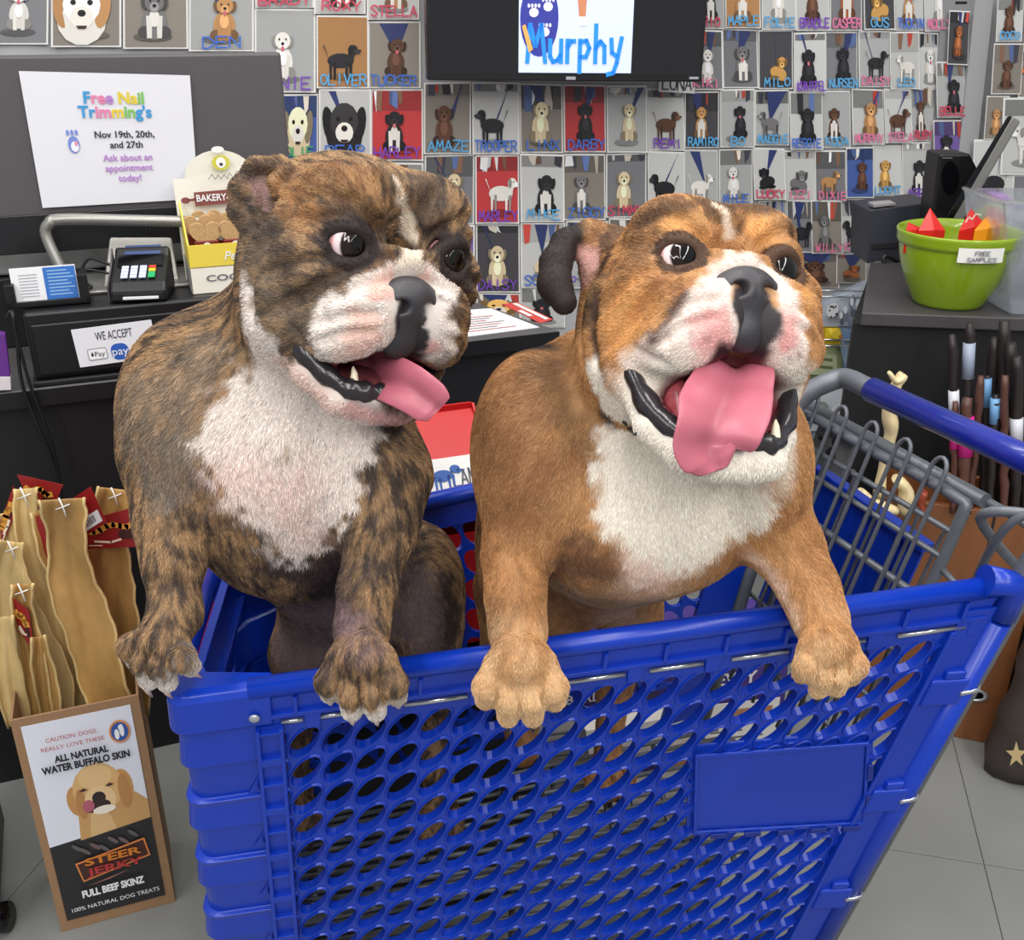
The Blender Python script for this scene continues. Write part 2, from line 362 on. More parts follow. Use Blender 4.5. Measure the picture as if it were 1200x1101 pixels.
SH = [ # x0 y0 x1 y1 bg coat name ink pose where
 (-14,-38,58,53,'d','white','','',0,' at far left above the monitor'),(60,-36,143,56,'s','white','','',2,' with tan ears above the monitor'),(144,-34,221,58,'s','grey','','',0,' and a yellow sign above the monitor'),
 (221,-30,298,61,'g','tan','DEN','blue',0,''),(298,-60,368,10,'g','grey','BRADY','red',0,''),(368,-60,429,17,'l','brown','ROXY','red',0,''),(429,-60,491,24,'l','tan','STELLA','red',0,''),
 (298,10,370,109,'g','white','ANNIE','purple',0,''),(370,18,432,104,'w','black','OLIVER','sky',1,''),(431,25,493,104,'s','brown','TUCKER','blue',0,' beside the television'),
 (330,110,373,187,'b','cream','OLIE','green',2,''),(373,104,435,186,'l','black','BEAR','blue',2,''),(434,104,496,189,'r','black','HARLEY','purple',0,''),
 (496,96,552,181,'s','brown','AMAZE','sky',0,''),(552,96,608,181,'l','black','TROOPER','blue',1,''),(608,98,659,180,'s','cream','LINX','blue',0,''),(659,99,709,179,'r','black','DARBY','blue',0,''),(709,100,757,179,'g','cream','','',0,' under the television'),
 (757,104,801,177,'l','brown','REMI','purple',1,''),(801,107,842,174,'k','tan','RAMIRO','sky',0,''),(842,104,883,173,'g','black','BO','sky',0,''),
 (497,181,556,263,'d','cream','DAVE','sky',0,''),(556,181,608,262,'r','white','MARLEY','purple',1,''),(608,180,660,260,'l','black','MIKE','sky',0,''),(659,180,709,258,'s','grey','ZIGGY','blue',0,''),(709,179,757,255,'d','cream','SIMMY','red',0,''),
 (434,190,496,262,'l','grey','','',1,' just above the brindle dog forehead'),(373,188,434,262,'g','tan','','',0,' behind the brindle dog head'),(434,263,496,345,'s','cream','','',1,' behind the brindle dog eye'),
 (757,177,801,252,'l','black','BUDDY','red',1,''),(801,175,841,247,'g','white','','',1,' just above the tan dog'),(841,174,881,240,'g','white','MILE','blue',0,''),
 (496,263,556,345,'p','brown','BELLA','pink',0,''),(557,262,609,343,'k','cream','DAISY','purple',0,''),(609,260,662,337,'l','cream','SCOUT','blue',3,''),(557,343,609,375,'s','gold','','',2,' low beside the counter corner'),(609,337,662,384,'l','black','','',0,' beside the bulldog ear'),
 (662,258,712,338,'g','brown','PIPER','purple',0,''),(712,255,760,332,'s','tan','','',1,' behind the tan dog head'),
 (812,-40,848,35,'g','black','RIO','red',0,''),(848,-40,890,34,'w','tan','MAPLE','sky',0,''),(890,-40,931,36,'l','white','FOLIE','sky',0,''),(931,-40,971,37,'l','brown','BRADLE','purple',0,''),(971,-40,1009,37,'d','rust','CASPER','pink',0,''),(1009,-40,1046,36,'k','gold','GUS','gold' if False else 'sky',3,''),(1046,-40,1081,37,'l','tan','TUCKIN','blue',0,''),(1080,-40,1112,38,'l','white','MOLLY','pink',0,''),
 (804,35,845,106,'d','white','KIKI','pink',0,''),(845,34,887,104,'d','grey','','',0,' right of the television'),(887,35,928,105,'k','gold','MILO','sky',3,''),(928,38,966,110,'l','black','KHAIFFEL','purple',0,''),(966,37,1004,106,'d','black','NURSEN','sky',0,''),
 (1004,36,1043,103,'g','black','DAISY','pink',1,' with pink lettering'),(1040,37,1075,105,'l','white','LEO','sky',1,''),(1073,38,1100,106,'l','white','','',0,' with a pink stripe'),
 (883,105,924,171,'g','grey','MAGGIE','sky',1,''),(923,107,962,176,'l','black','REGGIE','blue',0,''),(960,106,996,174,'g','brown','KODA','sky',0,''),(996,104,1034,170,'l','tan','MURPHY','pink',0,''),(1033,104,1066,168,'l','brown','STELA','pink',1,''),(1065,100,1093,166,'g','brown','RUBY','red',0,''),(1092,72,1126,138,'g','black','BELLE','red',0,''),
 (880,173,918,234,'l','black','LUCKY','red',3,''),(917,176,954,235,'l','grey','IZZI','pink',3,''),(953,176,990,236,'d','tan','DIXIE','pink',1,''),(989,172,1022,232,'b','brown','','',0,' by the dark device'),(1021,170,1056,230,'l','gold','LUOHT','sky',0,''),(1055,166,1092,234,'l','black','ABBY','purple',0,''),(1088,140,1123,198,'p','black','','',0,' on violet ground by the pillar'),
 (888,234,921,290,'l','brown','','',1,' right of the tan dog head'),(920,234,950,296,'d','black','','',1,' below the grey dog'),(948,234,985,297,'s','grey','WILLY','pink',0,''),(983,232,1021,296,'l','black','KOBI','pink',1,''),
 (925,294,982,338,'s','brown','','',0,' just over the wire hooks'),(978,296,1014,332,'s','rust','','',3,' just over the hanging bag'),
]
for i, s in enumerate(SH): print_sheet(*s[:9], i, tagw=s[9])
# prints right of the pillar, some in white frames
def PR(px, py, h=0.): return PL(px, py, a1, Vector((0, -1, 0))) + Vector((0, -.04 + -h, 0))
for i, (x0, y0, x1, y1, bg, coat, name, ink, pose, wh) in enumerate([
  (1155,-10,1185,48,'l','brown','COCO','sky',0,''),(1186,-12,1230,60,'w','gold','','',1,' beyond the pillar at the top right'),(1149,50,1183,108,'s','brown','','',0,' beyond the pillar, upper one'),(1181,58,1230,112,'s','rust','','',1,' by the right edge, upper one'),
  (1142,110,1168,160,'s','tan','','',0,' in a white frame beyond the pillar'),(1160,112,1235,200,'l','white','','',1,' by the right edge, above the bin'),(1128,160,1175,250,'l','black','','',1,' behind the tilted screen'),(1172,200,1235,275,'d','grey','','',0,' behind the clear bin')]):
    q = [PR(x0, y0), PR(x1, y0), PR(x1 - 4, y1), PR(x0 - 4, y1)]
    q = [p + Vector((0, -.02, 0)) for p in q]
    print_sheet(x0, y0, x1, y1, bg, coat, name, ink, pose, 90 + i, q=q, tagw=wh)
# small framed print and the LUNA name strip
q = [PW(1107, 12, .02), PW(1131, 13, .02), PW(1127, 76, .02), PW(1103, 75, .02)]
print_sheet(0, 0, 0, 0, 'k', 'rust', '', '', 0, 120, q=q, tagw=' beside the pillar')
q = [PW(770, 86, .02), PW(812, 88, .02), PW(811, 109, .02), PW(769, 107, .02)]
b = MB(); b.col = rgb(225, 224, 222); b.quadbox(q, -WN * .001); o = b.build('name_strip', m_print); tag(o, 'white paper strip lettered LUNA under the television corner', 'paper')
f = frame_from(q); t = MB(); t.col = INK['black']; strokes('LUNA', f, .08, .85, .84, .7, .004, t, .001); t.build('name_lettering', m_ink, o, fixn=False)
# ------------------------------------------------------------------ television
m_tvb = mat('television_black_bezel', rgb(22, 22, 24), .3)
m_tvs = mat('television_dark_screen', rgb(30, 30, 33), .12)
m_tvw = mat('television_lit_slide', rgb(196, 205, 238), .3, emit=.55)
H = .16
tl, tr_, br, bl = PW(487, -130, H), PW(812, -130, H), PW(798, 92, H), PW(493, 90, H)
f = frame_from([tl, tr_, br, bl]); TV = tag(bpy.data.objects.new('television', None), 'wall television with black bezel showing the name Murphy on its slide', 'television'); TV.location = f(.5, 1); COL.objects.link(TV)
b = MB(); b.quadbox([f(0, 0), f(1, 0), f(1, 1), f(0, 1)], -f.n * .05); b.build('casing', m_tvb, TV, bevel=.003)
b = MB(); b.quadbox([f(.012, .01, .001), f(.988, .01, .001), f(.988, .965, .001), f(.012, .965, .001)], -f.n * .001); b.build('screen', m_tvs, TV)
u0, u1 = .318, .728
b = MB(); b.quadbox([f(u0, .01, .003), f(u1, .01, .003), f(u1, .955, .003), f(u0, .955, .003)], -f.n * .001); sl = b.build('slide', m_tvw, TV)
m_ledt = mat('slide_print', vcol=True, rough=.4, emit=.35)
b = MB(); b.col = rgb(52, 58, 150)
b.poly(disc(f, u0 + .072, .60 + .07, .068, .20, .004, 24))
b.col = rgb(215, 215, 235)
for du, dv in ((-.02, -.02), (.03, -.05), (.02, .08)):
    b.poly(disc(f, u0 + .072 + du, .66 + dv, .017, .025, .005, 10))
    for k in range(4): b.poly(disc(f, u0 + .072 + du - .018 + .012 * k, .66 + dv - .035, .005, .012, .0052, 6))
b.col = rgb(238, 170, 90); b.poly([f(u0 + .01, .71, .006), f(u0 + .022, .70, .006), f(u0 + .05, .83, .006), f(u0 + .036, .85, .006)])
b.col = rgb(200, 130, 95); b.poly([f(u0 + .205, .55, .005), f(u0 + .24, .55, .005), f(u0 + .235, .69, .005), f(u0 + .215, .69, .005)])
b.col = rgb(235, 230, 225); b.poly([f(u0 + .213, .66, .0055), f(u0 + .238, .66, .0055), f(u0 + .242, .705, .0055), f(u0 + .212, .705, .0055)]); b.poly([f(u0+.235,.55,.005), f(u0+.27,.55,.005), f(u0+.255,.59,.005)])
b.build('slide_picture', m_ledt, sl, fixn=False)
# hand-lettered Murphy
b = MB(); b.col = rgb(40, 140, 225)
MU = {'M': [[(0,0),(.5,6),(1.5,2.6),(2.6,6),(3.4,0)]], 'u': [[(4.3,3.6),(4.3,1),(4.9,.1),(5.7,.3),(6.3,1.2)],[(6.4,3.6),(6.4,0)]], 'r': [[(7.6,3.6),(7.6,0)],[(7.6,2.4),(8.3,3.4),(9,3.4)]],
 'p': [[(10,3.6),(10,-1.6)],[(10,3.2),(11.2,3.5),(11.8,2.3),(11.2,.9),(10,.9)]], 'h': [[(13,6),(13,0)],[(13,2.2),(13.9,3.4),(14.7,2.6),(14.8,0)]], 'y': [[(16,3.8),(16.2,1.6),(17.2,1)],[(18,4),(17.2,0),(16.6,-1.6),(15.4,-1.9)]]}
for ch in MU.values():
    for st in ch:
        P = [f(u0 + .03 + x / 18 * (u1 - u0 - .07), .90 - y * .033, .0056) for x, y in st]
        ribbon(b, P, .011, f.n)
b.build('lettering', m_ledt, sl, fixn=False)
m_silv = mat('silver_badge', rgb(200, 200, 205), .3, metal=.6)
b = MB(); b.quadbox([f(.49, .975, .001), f(.525, .975, .001), f(.525, .992, .001), f(.49, .992, .001)], f.n * .0015); b.build('badge', m_silv, TV)
b = MB(); b.quadbox([f(.95, .972, .001), f(.985, .972, .001), f(.985, .985, .001), f(.95, .985, .001)], f.n * .0015); b.build('badge', m_silv, TV)
b = MB(); b.quadbox([f(.3, .4, -.05), f(.7, .4, -.05), f(.7, .9, -.05), f(.3, .9, -.05)], -f.n * .1); b.build('wall_bracket', m_tvb, TV)
# ------------------------------------------------------------------ shopping cart
m_blue = mat('cart_blue_plastic', rgb(8, 52, 170), .3, noise=(9, .08), bump=(160, .06, .001))
m_blued = mat('cart_dark_blue_plastic', rgb(6, 36, 128), .4)
m_steel = mat('cart_grey_coated_steel', rgb(112, 116, 122), .42, metal=.35, noise=(60, .12))
m_wire = mat('cart_bright_wire', rgb(190, 192, 196), .25, metal=.9)
m_hand = mat('cart_handle_blue', rgb(22, 38, 142), .28, coat=.3)
m_rivet = mat('rivet_grey', rgb(170, 175, 185), .35, metal=.5)
A = Vector((-.392, .965, .823)); B = Vector((.604, 1.063, .92)); FF = Vector((-.418, 1.304, .845)); FR = Vector((.480, 1.632, .92))
A2 = Vector((-.425, 1.035, .345)); B2 = Vector((.440, 1.045, .345)); FF2 = Vector((-.41, 1.26, .36)); FR2 = Vector((.33, 1.52, .36))
CART = empty('shopping_cart', (0, 1.25, 0), 'blue plastic and grey steel shopping cart carrying the two bulldogs', 'cart')
def hole_panel(name, O, es, L, ed, D, ps, pd, ok, thick, parent, m, ra=.0272, rb=.0148, ang=57, s0=0., d0=0., lip=True):
    """perforated plate: cells with slanted oval holes, real thickness, raised lips"""
    es = Vector(es).normalized(); ed = Vector(ed).normalized(); n = es.cross(ed).normalized(); n = n if n.y < 0 else -n
    b = MB(); K = 24; ca, sa = math.cos(R(ang)), math.sin(R(ang)); sl = pd * .25 * (1 if ang < 90 else -1)
    ns, nd = int((L - s0) / ps), int((D - d0) / pd)
    for j in range(nd):
        for i in range(ns):
            cs, cdn = s0 + (i + .5) * ps, d0 + (j + .5) * pd
            st = ok(cs, cdn)
            if not st: continue
            C = O + es * cs + ed * cdn
            rings = []
            outer = []; inner = []; lipo = []
            for k in range(K):
                q4, r4 = divmod(k, K // 4); v4 = -1 + 2 * r4 / (K // 4)
                qx, qy = ((v4, -1), (1, v4), (-v4, 1), (-1, -v4))[q4]
                X, Y = qx * ps / 2 - qy * sl, qy * pd / 2; outer.append((X, Y))
                p_ = X * ca - Y * sa; q_ = X * sa + Y * ca; rr_ = 1 / math.sqrt((p_ / ra) ** 2 + (q_ / rb) ** 2); inner.append((X * rr_, Y * rr_))
            if st == 2: continue
            pt = lambda p, h: C + es * p[0] + ed * p[1] + n * h
            sc = lambda p, q: (p[0] * q, p[1] * q)
            R_ = [[pt(p, 0) for p in outer]]
            if lip:
                R_ += [[pt(sc(p, 1.14), 0) for p in inner], [pt(sc(p, 1.08), .0022) for p in inner], [pt(p, .0018) for p in inner], [pt(sc(p, .97), -thick) for p in inner]]
            else: R_ += [[pt(p, 0) for p in inner], [pt(p, -thick) for p in inner]]
            R_ += [[pt(p, -thick) for p in outer]]
            vs = [v for r_ in R_ for v in r_]; fs = []
            for a in range(len(R_) - 1):
                for k in range(K): l = (k + 1) % K; fs.append((a * K + k, a * K + l, (a + 1) * K + l, (a + 1) * K + k))
            b.add(vs, fs)
    # merge by distance for clean cell borders
    o = b.build(name, m, parent); return o
es = (B - A).normalized(); ed = (A2 - A).normalized(); Ltop = (B - A).length; n_near = es.cross(ed).normalized(); n_near = n_near if n_near.y < 0 else -n_near
eR = (B2 - B).normalized()
def SD(px, py):                        # pixel on the near side's plane -> (s, d)
    p = PL(px, py, A, n_near) - A
    M_ = Matrix(((es.dot(es), es.dot(ed)), (es.dot(ed), ed.dot(ed)))).inverted(); v = M_ @ Vector((p.dot(es), p.dot(ed))); return v.x, v.y
def NP(s, d, h=0.): return A + es * s + ed * d + n_near * h
(q1s, q1d), (q2s, q2d) = SD(1182, 712), SD(966, 1100)
sR = lambda d: q1s + (d - q1d) * (q2s - q1s) / (q2d - q1d)
pl = [SD(*p) for p in ((817, 884), (1013, 869), (1008, 958), (815, 969))]
def in_plate(s, d): return pl[0][0] - .0 < s < pl[1][0] + .0 and min(pl[0][1], pl[1][1]) - .005 < d < max(pl[2][1], pl[3][1]) + .005
def okn(s, d):
    if s > sR(d) - .040: return 0
    return 1
side = hole_panel('near_side_panel', A + n_near * .0, es, Ltop, ed, .74, .0397, .0515, okn, .011, CART, m_blue, s0=.090, d0=.062)
# label plate, standing proud with a snapped frame
f = frame_from([NP(pl[0][0], pl[0][1], .004), NP(pl[1][0], pl[1][1], .004), NP(pl[2][0], pl[2][1], .004), NP(pl[3][0], pl[3][1], .004)])
b = MB(); b.quadbox([f(0, 0), f(1, 0), f(1, 1), f(0, 1)], -f.n * .008)
for (u0, v0, u1, v1) in ((-.02, -.04, 1.02, 0), (-.02, 1, 1.02, 1.05), (-.02, 0, 0, 1), (1, 0, 1.02, 1)): b.quadbox([f(u0, v0), f(u1, v0), f(u1, v1), f(u0, v1)], f.n * .004)
b.quadbox([f(-.05, -.1, -.006), f(1.06, -.1, -.006), f(1.06, 1.12, -.006), f(-.05, 1.12, -.006)], -f.n * .004)
b.build('label_plate', m_blue, CART, bevel=.001)
for k in range(5):
    b = MB(); u = .08 + k * .2; b.quadbox([f(u, 1.03, .004), f(u + .1, 1.03, .004), f(u + .1, 1.09, .004), f(u, 1.09, .004)], f.n * .003); b.build('snap_tab', m_blued, CART, bevel=.0008)
for k in range(2):
    b = MB(); v = .22 + k * .4; b.quadbox([f(1.01, v, .004), f(1.045, v, .004), f(1.045, v + .2, .004), f(1.01, v + .2, .004)], f.n * .003); b.build('snap_tab', m_blued, CART, bevel=.0008)
# top rail, channel below with ribs and bright wire
b = MB(); b.tube([NP(.09, -.006, -.004), NP(Ltop - .01, -.006, -.004)], .0135, 14); b.build('top_rail', m_blue, CART)
b = MB(); b.quadbox([NP(.105, .006, .002), NP(Ltop - .02, .006, .002), NP(Ltop - .035, .063, .002), NP(.105, .063, .002)], -n_near * .010)
b.quadbox([NP(.105, .030, .008), NP(Ltop - .03, .030, .008), NP(Ltop - .03, .036, .008), NP(.105, .036, .008)], -n_near * .008)
for k in range(12):
    s = .14 + k * .073
    b.quadbox([NP(s, .006, .008), NP(s + .005, .006, .008), NP(s + .005, .034, .008), NP(s, .034, .008)], -n_near * .008)
b.build('rail_channel', m_blue, CART, bevel=.0006)
for k, (s0, s1) in enumerate(((.125, .15), (.17, .20), (.27, .345), (.372, .44), (.465, .535), (.565, .63), (.665, .735), (.765, .83), (.87, .955))):
    b = MB(); b.tube([NP(s0, .046, .0035), NP(s1, .046, .0035)], .0034, 8); b.build('wire', m_wire, CART)
    b = MB(); b.quadbox([NP(s1 + .002, .036, .007), NP(s1 + .022, .036, .007), NP(s1 + .020, .060, .007), NP(s1 + .004, .060, .007)], -n_near * .006)
    b.build('wire_clip', m_blue, CART, bevel=.0015)
# front near corner: bumper cap and stepped post
def corner_post(Ct, Cb, ex, ey, nm, w1=.115, w2=.075):
    """Ct, Cb top/bottom; ex along the side, ey along the front"""
    b = MB(); H = (Cb - Ct)
    def sect(t, g, a=1.):
        P0 = Ct + H * t; r = .026; pts = []
        o = P0 - ex * g - ey * g
        x1 = ex * (w1 * a + g); y1 = ey * (w2 + g)
        pts.append(o + x1 + ey * (g * 0 + .012)); pts.append(o + x1)
        for k in range(6):
            an = math.pi / 2 * k / 5; pts.append(o + ex * (r - r * math.sin(an)) + ey * (r - r * math.cos(an)))
        pts.append(o + y1); pts.append(o + y1 + ex * .012); pts.append(o + ex * .03 + ey * .03)
        return pts
    def loft(secs, cap=True):
        n = len(secs[0]); vs = [p for s in secs for p in s]; fs = []
        for i in range(len(secs) - 1):
            for k in range(n): l = (k + 1) % n; fs.append((i * n + k, i * n + l, (i + 1) * n + l, (i + 1) * n + k))
        fs.append(tuple(range(n))); fs.append(tuple((len(secs) - 1) * n + k for k in reversed(range(n))))
        b.add(vs, fs)
    step = .236
    secs = [sect(0.02, .001)]; t = .0
    for k in range(6):
        t0 = .13 + k * step
        secs += [sect(t0, .002 + .001 * 0, .86), sect(t0 + .085, .0045, .86), sect(t0 + .092, -.001, .86), sect(t0 + step - .022, -.003, .86), sect(t0 + step - .018, .004, .84)]
    secs.append(sect(1.56, 0, .84)); loft(secs)
    o = b.build('corner_post', m_blue, CART, bevel=.0012)
    b2 = MB(); cap = MB()
    b, save = cap, b
    def loft2(secs):
        n = len(secs[0]); vs = [p for s in secs for p in s]; fs = []
        for i in range(len(secs) - 1):
            for k in range(n): l = (k + 1) % n; fs.append((i * n + k, i * n + l, (i + 1) * n + l, (i + 1) * n + k))
        fs.append(tuple(range(n))); fs.append(tuple((len(secs) - 1) * n + k for k in reversed(range(n)))); cap.add(vs, fs)
    loft2([sect(-.035, -.006), sect(-.028, .003), sect(-.01, .008), sect(.085, .009), sect(.098, .005)])
    c = cap.build('corner_cap', m_blue, CART, bevel=.003)
    return o
exF = (FF - A).normalized()
corner_post(A, A2, es, exF, n_near)
corner_post(FF, FF2, (FR - FF).normalized(), -exF, n_near, w1=.09, w2=.06)
p = NP(.095, .026, .0115); b = MB(); M = Matrix.Translation(p) @ n_near.to_track_quat('Z', 'Y').to_matrix().to_4x4(); b.lathe([(.0065, 0), (.006, .002), (.003, .0032), (.0005, .0035)], 14, M); b.build('rivet', m_rivet, CART)
# ladder of pockets between the post and the holes
b = MB(); b.quadbox([NP(.094, .05, .0045), NP(.125, .05, .0045), NP(.125, .74, .0045), NP(.094, .74, .0045)], -n_near * .004)
for s in (.094, .122): b.quadbox([NP(s, .05, .012), NP(s + .005, .05, .012), NP(s + .005, .74, .012), NP(s, .74, .012)], -n_near * .009)
for k in range(16):
    d = .055 + k * .044; b.quadbox([NP(.094, d, .0115), NP(.125, d, .0115), NP(.125, d + (.012 if k % 2 else .004), .0115), NP(.094, d + (.012 if k % 2 else .004), .0115)], -n_near * .009)
b.build('pocket_strip', m_blue, CART, bevel=.0006)
# rear slanted upright (tube in blue cover) with clips
def RP(d, ds=0., h=0.): return NP(sR(d) + ds, d, h)
b = MB(); b.quadbox([RP(.02, -.062, .006), RP(.02, -.018, .006), RP(.76, -.018, .006), RP(.76, -.062, .006)], -n_near * .004)
b.quadbox([RP(.05, -.067, .009), RP(.05, -.060, .009), RP(.76, -.060, .009), RP(.76, -.067, .009)], -n_near * .014)
b.build('rear_edge_strip', m_blue, CART, bevel=.001)
b = MB(); b.tube([RP(.045, -.006, .0), RP(.77, -.006, .0)], .0165, 16); b.build('rear_tube_cover', m_blue, CART)
b = MB(); b.tube([RP(-.16, .03, -.012), RP(-.03, .008, -.008), RP(.78, .008, -.008)], .0165, 14); b.build('rear_upright', m_steel, CART)
b = MB(); b.tube([RP(-.02, -.05, -.002), RP(-.008, -.008, -.002), RP(.04, -.004, -.002)], .019, 12); b.build('rail_end_cap', m_blue, CART)
for d in (SD(1100, 790)[1], SD(1035, 918)[1], SD(975, 1034)[1]):
    b = MB(); b.quadbox([RP(d, -.06, .012), RP(d, -.012, .017), RP(d + .042, -.012, .017), RP(d + .042, -.06, .012)], -n_near * .014)
    b.quadbox([RP(d - .012, -.045, .012), RP(d - .012, -.02, .014), RP(d, -.02, .014), RP(d, -.045, .012)], -n_near * .012); b.build('clip', m_blue, CART, bevel=.003)
    b = MB(); b.tube([RP(d + .022, -.018, .016), RP(d + .022, .006, .015), RP(d + .022, .014, .002)], .0034, 8); b.build('wire_end', m_wire, CART)
# far side, front end and floor
esF = (FR - FF).normalized(); LF = (FR - FF).length; edF = (FF2 - FF).normalized()
okf = lambda s, d: 1 if s < LF - .05 - .3 * d else 0
hole_panel('far_side_panel', FF + Vector((0, .004, 0)), esF, LF, edF, .50, .0397, .0515, okf, .010, CART, m_blue, s0=.085, d0=.045, lip=False, ang=123)
b = MB(); b.tube([FF + esF * .07, FR], .0135, 12); b.build('top_rail', m_blue, CART)
def FPt(s, d, h=0.): return FF + esF * s + edF * d + Vector((0, -1, 0)) * h
b = MB(); b.quadbox([FPt(.07, .006, .002), FPt(LF, .006, .002), FPt(LF - .02, .048, .002), FPt(.07, .048, .002)], Vector((0, .01, 0)))
b.quadbox([FPt(LF - .075, .0, .004), FPt(LF, .0, .004), FPt(LF - .16, .53, .004), FPt(LF - .235, .53, .004)], Vector((0, .018, 0)))
b.build('rail_channel', m_blue, CART)
b = MB(); b.tube([FPt(LF + .012, -.0, -.01), FPt(LF - .15, .55, -.01)], .0165, 12); b.build('rear_upright', m_steel, CART)
okg = lambda s, d: 1
wF = (FF - A).length
hole_panel('front_end_panel', A + Vector((.014, 0, 0)), exF, wF, (A2 - A), .5, .0397, .0515, lambda s, d: 1 if d > .12 else 0, .010, CART, m_blue, s0=.05, d0=.01, lip=False)
b = MB()
def EP(s, d, h=0.): return A + exF * s + (A2 - A).normalized() * d + Vector((1, 0, 0)) * h
b.quadbox([EP(.02, .0, .012), EP(wF - .02, .0, .012), EP(wF - .02, .135, .012), EP(.02, .135, .012)], Vector((.012, 0, 0)))
for k in range(4): b.quadbox([EP(.02, .06 + k * .1, .022), EP(wF - .02, .06 + k * .1, .022), EP(wF - .02, .072 + k * .1, .022), EP(.02, .072 + k * .1, .022)], Vector((.012, 0, 0)))
b.build('front_end_band', m_blue, CART, bevel=.001)
b = MB(); b.tube([A + exF * .05 + Vector((-.004, 0, -.002)), FF - exF * .04 + Vector((-.004, 0, 0))], .014, 12); b.build('front_rail', m_blue, CART)
FLZ = .375
for k in range(13):
    t = k / 12; y0 = 1.075 + .17 * t; y1 = 1.175 + .32 * t
    b = MB(); b.tube([(-.40, y0, FLZ), (.37, y1, FLZ)], .004, 6); b.build('floor_wire', m_steel, CART)
for k in range(9):
    x = -.38 + k * .09; b = MB(); b.tube([(x, 1.075 + (x + .38) * .12, FLZ - .007), (x, 1.28 + (x + .4) * .27, FLZ - .007)], .005, 6); b.build('floor_cross_wire', m_steel, CART)
# undercarriage
b = MB()
for (y0, y1) in ((1.10, 1.18), (1.24, 1.5)): b.tube(smoothpts([(-.38, y0, .33), (-.36, y0, .18), (.0, (y0 + y1) / 2, .16), (.36, y1, .16), (.40, y1, .34)], 4), .013, 8)
for x in (-.3, 0, .3): b.tube([(x, 1.05, .165), (x, 1.25 + (x + .3) * .3, .165)], .006, 6)
b.build('undercarriage', m_steel, CART)
for k in range(11):
    t = k / 10; b = MB(); b.tube([(-.36, 1.10 + .16 * t, .175), (.36, 1.18 + .30 * t, .175)], .0045, 6); b.build('lower_rack_wire', m_steel, CART)
m_rub = mat('caster_rubber', rgb(60, 60, 62), .6)
for (x, y) in ((-.36, 1.12), (-.36, 1.24), (.34, 1.20), (.34, 1.46)):
    b = MB(); M = Matrix.Translation((x, y - .012, .06)) @ Matrix.Rotation(R(-90), 4, 'X'); b.lathe([(.001, 0), (.05, 0), (.06, .006), (.06, .02), (.05, .026), (.001, .026)], 20, M); wh = b.build('caster', m_rub, CART)
    b = MB(); b.quadbox([(x - .02, y - .022, .13), (x + .02, y - .022, .13), (x + .01, y - .022, .05), (x - .01, y - .022, .05)], (0, .003, 0)); b.quadbox([(x - .02, y + .02, .13), (x + .02, y + .02, .13), (x + .01, y + .02, .05), (x - .01, y + .02, .05)], (0, .003, 0)); b.box((x - .02, y - .022, .128), (x + .02, y + .023, .145)); b.tube([(x, y, .14), (x, y, .17)], .01, 8); b.build('caster_fork', m_steel, wh)
# rear gate of wire, tilting with the rear edge
G0 = PZ(942, 484, .93); G1 = PZ(1134, 590, .93); gd = Vector((-.235, 0, -.972)).normalized(); ga = (G1 - G0); gl = ga.length; gn = Vector((-ga.y, ga.x, 0)).normalized(); gn = gn if gn.x > 0 else -gn
def GP(a, b_, h=0.): return G0 + ga * a + gd * b_ + gn * h
b = MB(); b.tube(smoothpts([GP(-.02, .5), GP(-.02, .25), GP(-.02, .03), GP(.04, 0), GP(.5, 0), GP(.94, 0), GP(1.0, .03), GP(1.0, .25), GP(1.0, .5)], 5), .0085, 10); GT = b.build('rear_gate_frame', m_steel, CART)
b = MB(); b.tube([GP(-.03, -.004, .022), GP(1.02, -.004, .022)], .011, 10); b.build('hinge_tube', m_steel, CART)
for bb in (.045, .085, .155): b = MB(); b.tube([GP(-.02, bb, -.004), GP(1.0, bb, -.004)], .0045 if bb < .1 else .006, 8); b.build('cross_wire', m_steel, CART)
for k, a in enumerate((.06, .255, .45, .645, .84)):
    wl = .075
    pts = [GP(a - wl / 2 - .0, .5, -.012), GP(a - wl / 2, .2, -.012), GP(a - wl / 2, .0, -.012)] + [GP(a + wl / 2 * -math.cos(t), -.026 - .022 * math.sin(t), -.012) for t in [math.pi * j / 8 for j in range(9)]] + [GP(a + wl / 2, .0, -.012), GP(a + wl / 2, .2, -.012), GP(a + wl / 2, .5, -.012)]
    b = MB(); b.tube(pts, .0034, 8); b.build('wire_loop', m_steel, CART)
for k, a in enumerate((.16, .36, .55, .75, .94)):
    pts = [GP(a - .025, .5, .02), GP(a - .025, .09, .02)] + [GP(a + .025 * -math.cos(t), .075 - .02 * math.sin(t), .02) for t in [math.pi * j / 8 for j in range(9)]] + [GP(a + .025, .09, .02), GP(a + .025, .5, .02)]
    b = MB(); b.tube(pts, .003, 6); b.build('wire_loop', m_steel, CART)
for bb in (.25, .34, .43): b = MB(); b.tube([GP(-.02, bb, -.004), GP(1.0, bb, -.004)], .004, 6); b.build('cross_wire', m_steel, CART)
# link from gate to the near upright
U = RP(-.075, .016, -.012)
b = MB(); b.tube(smoothpts([GP(.88, .0, .03), GP(1.05, .0, .03), GP(1.2, .002, .03), GP(1.28, .02, .03), GP(1.3, .055, .02), U + Vector((-.055, .07, -.02)), U + Vector((-.02, .03, .006)), U], 5), .0065, 10); b.build('gate_link', m_steel, CART)
b = MB(); b.tube(smoothpts([GP(1.16, .4, -.0), GP(1.18, .2, .0), U + Vector((-.04, .05, -.04)), U + Vector((-.015, .02, .012)), U + Vector((.01, .02, -.005)), U + Vector((.0, .02, -.05))], 5), .0055, 8); b.build('gate_hook', m_steel, CART)
b = MB(); b.tube([GP(1.0, .1), GP(1.2, .12)], .005, 8); b.build('cross_wire', m_steel, CART)
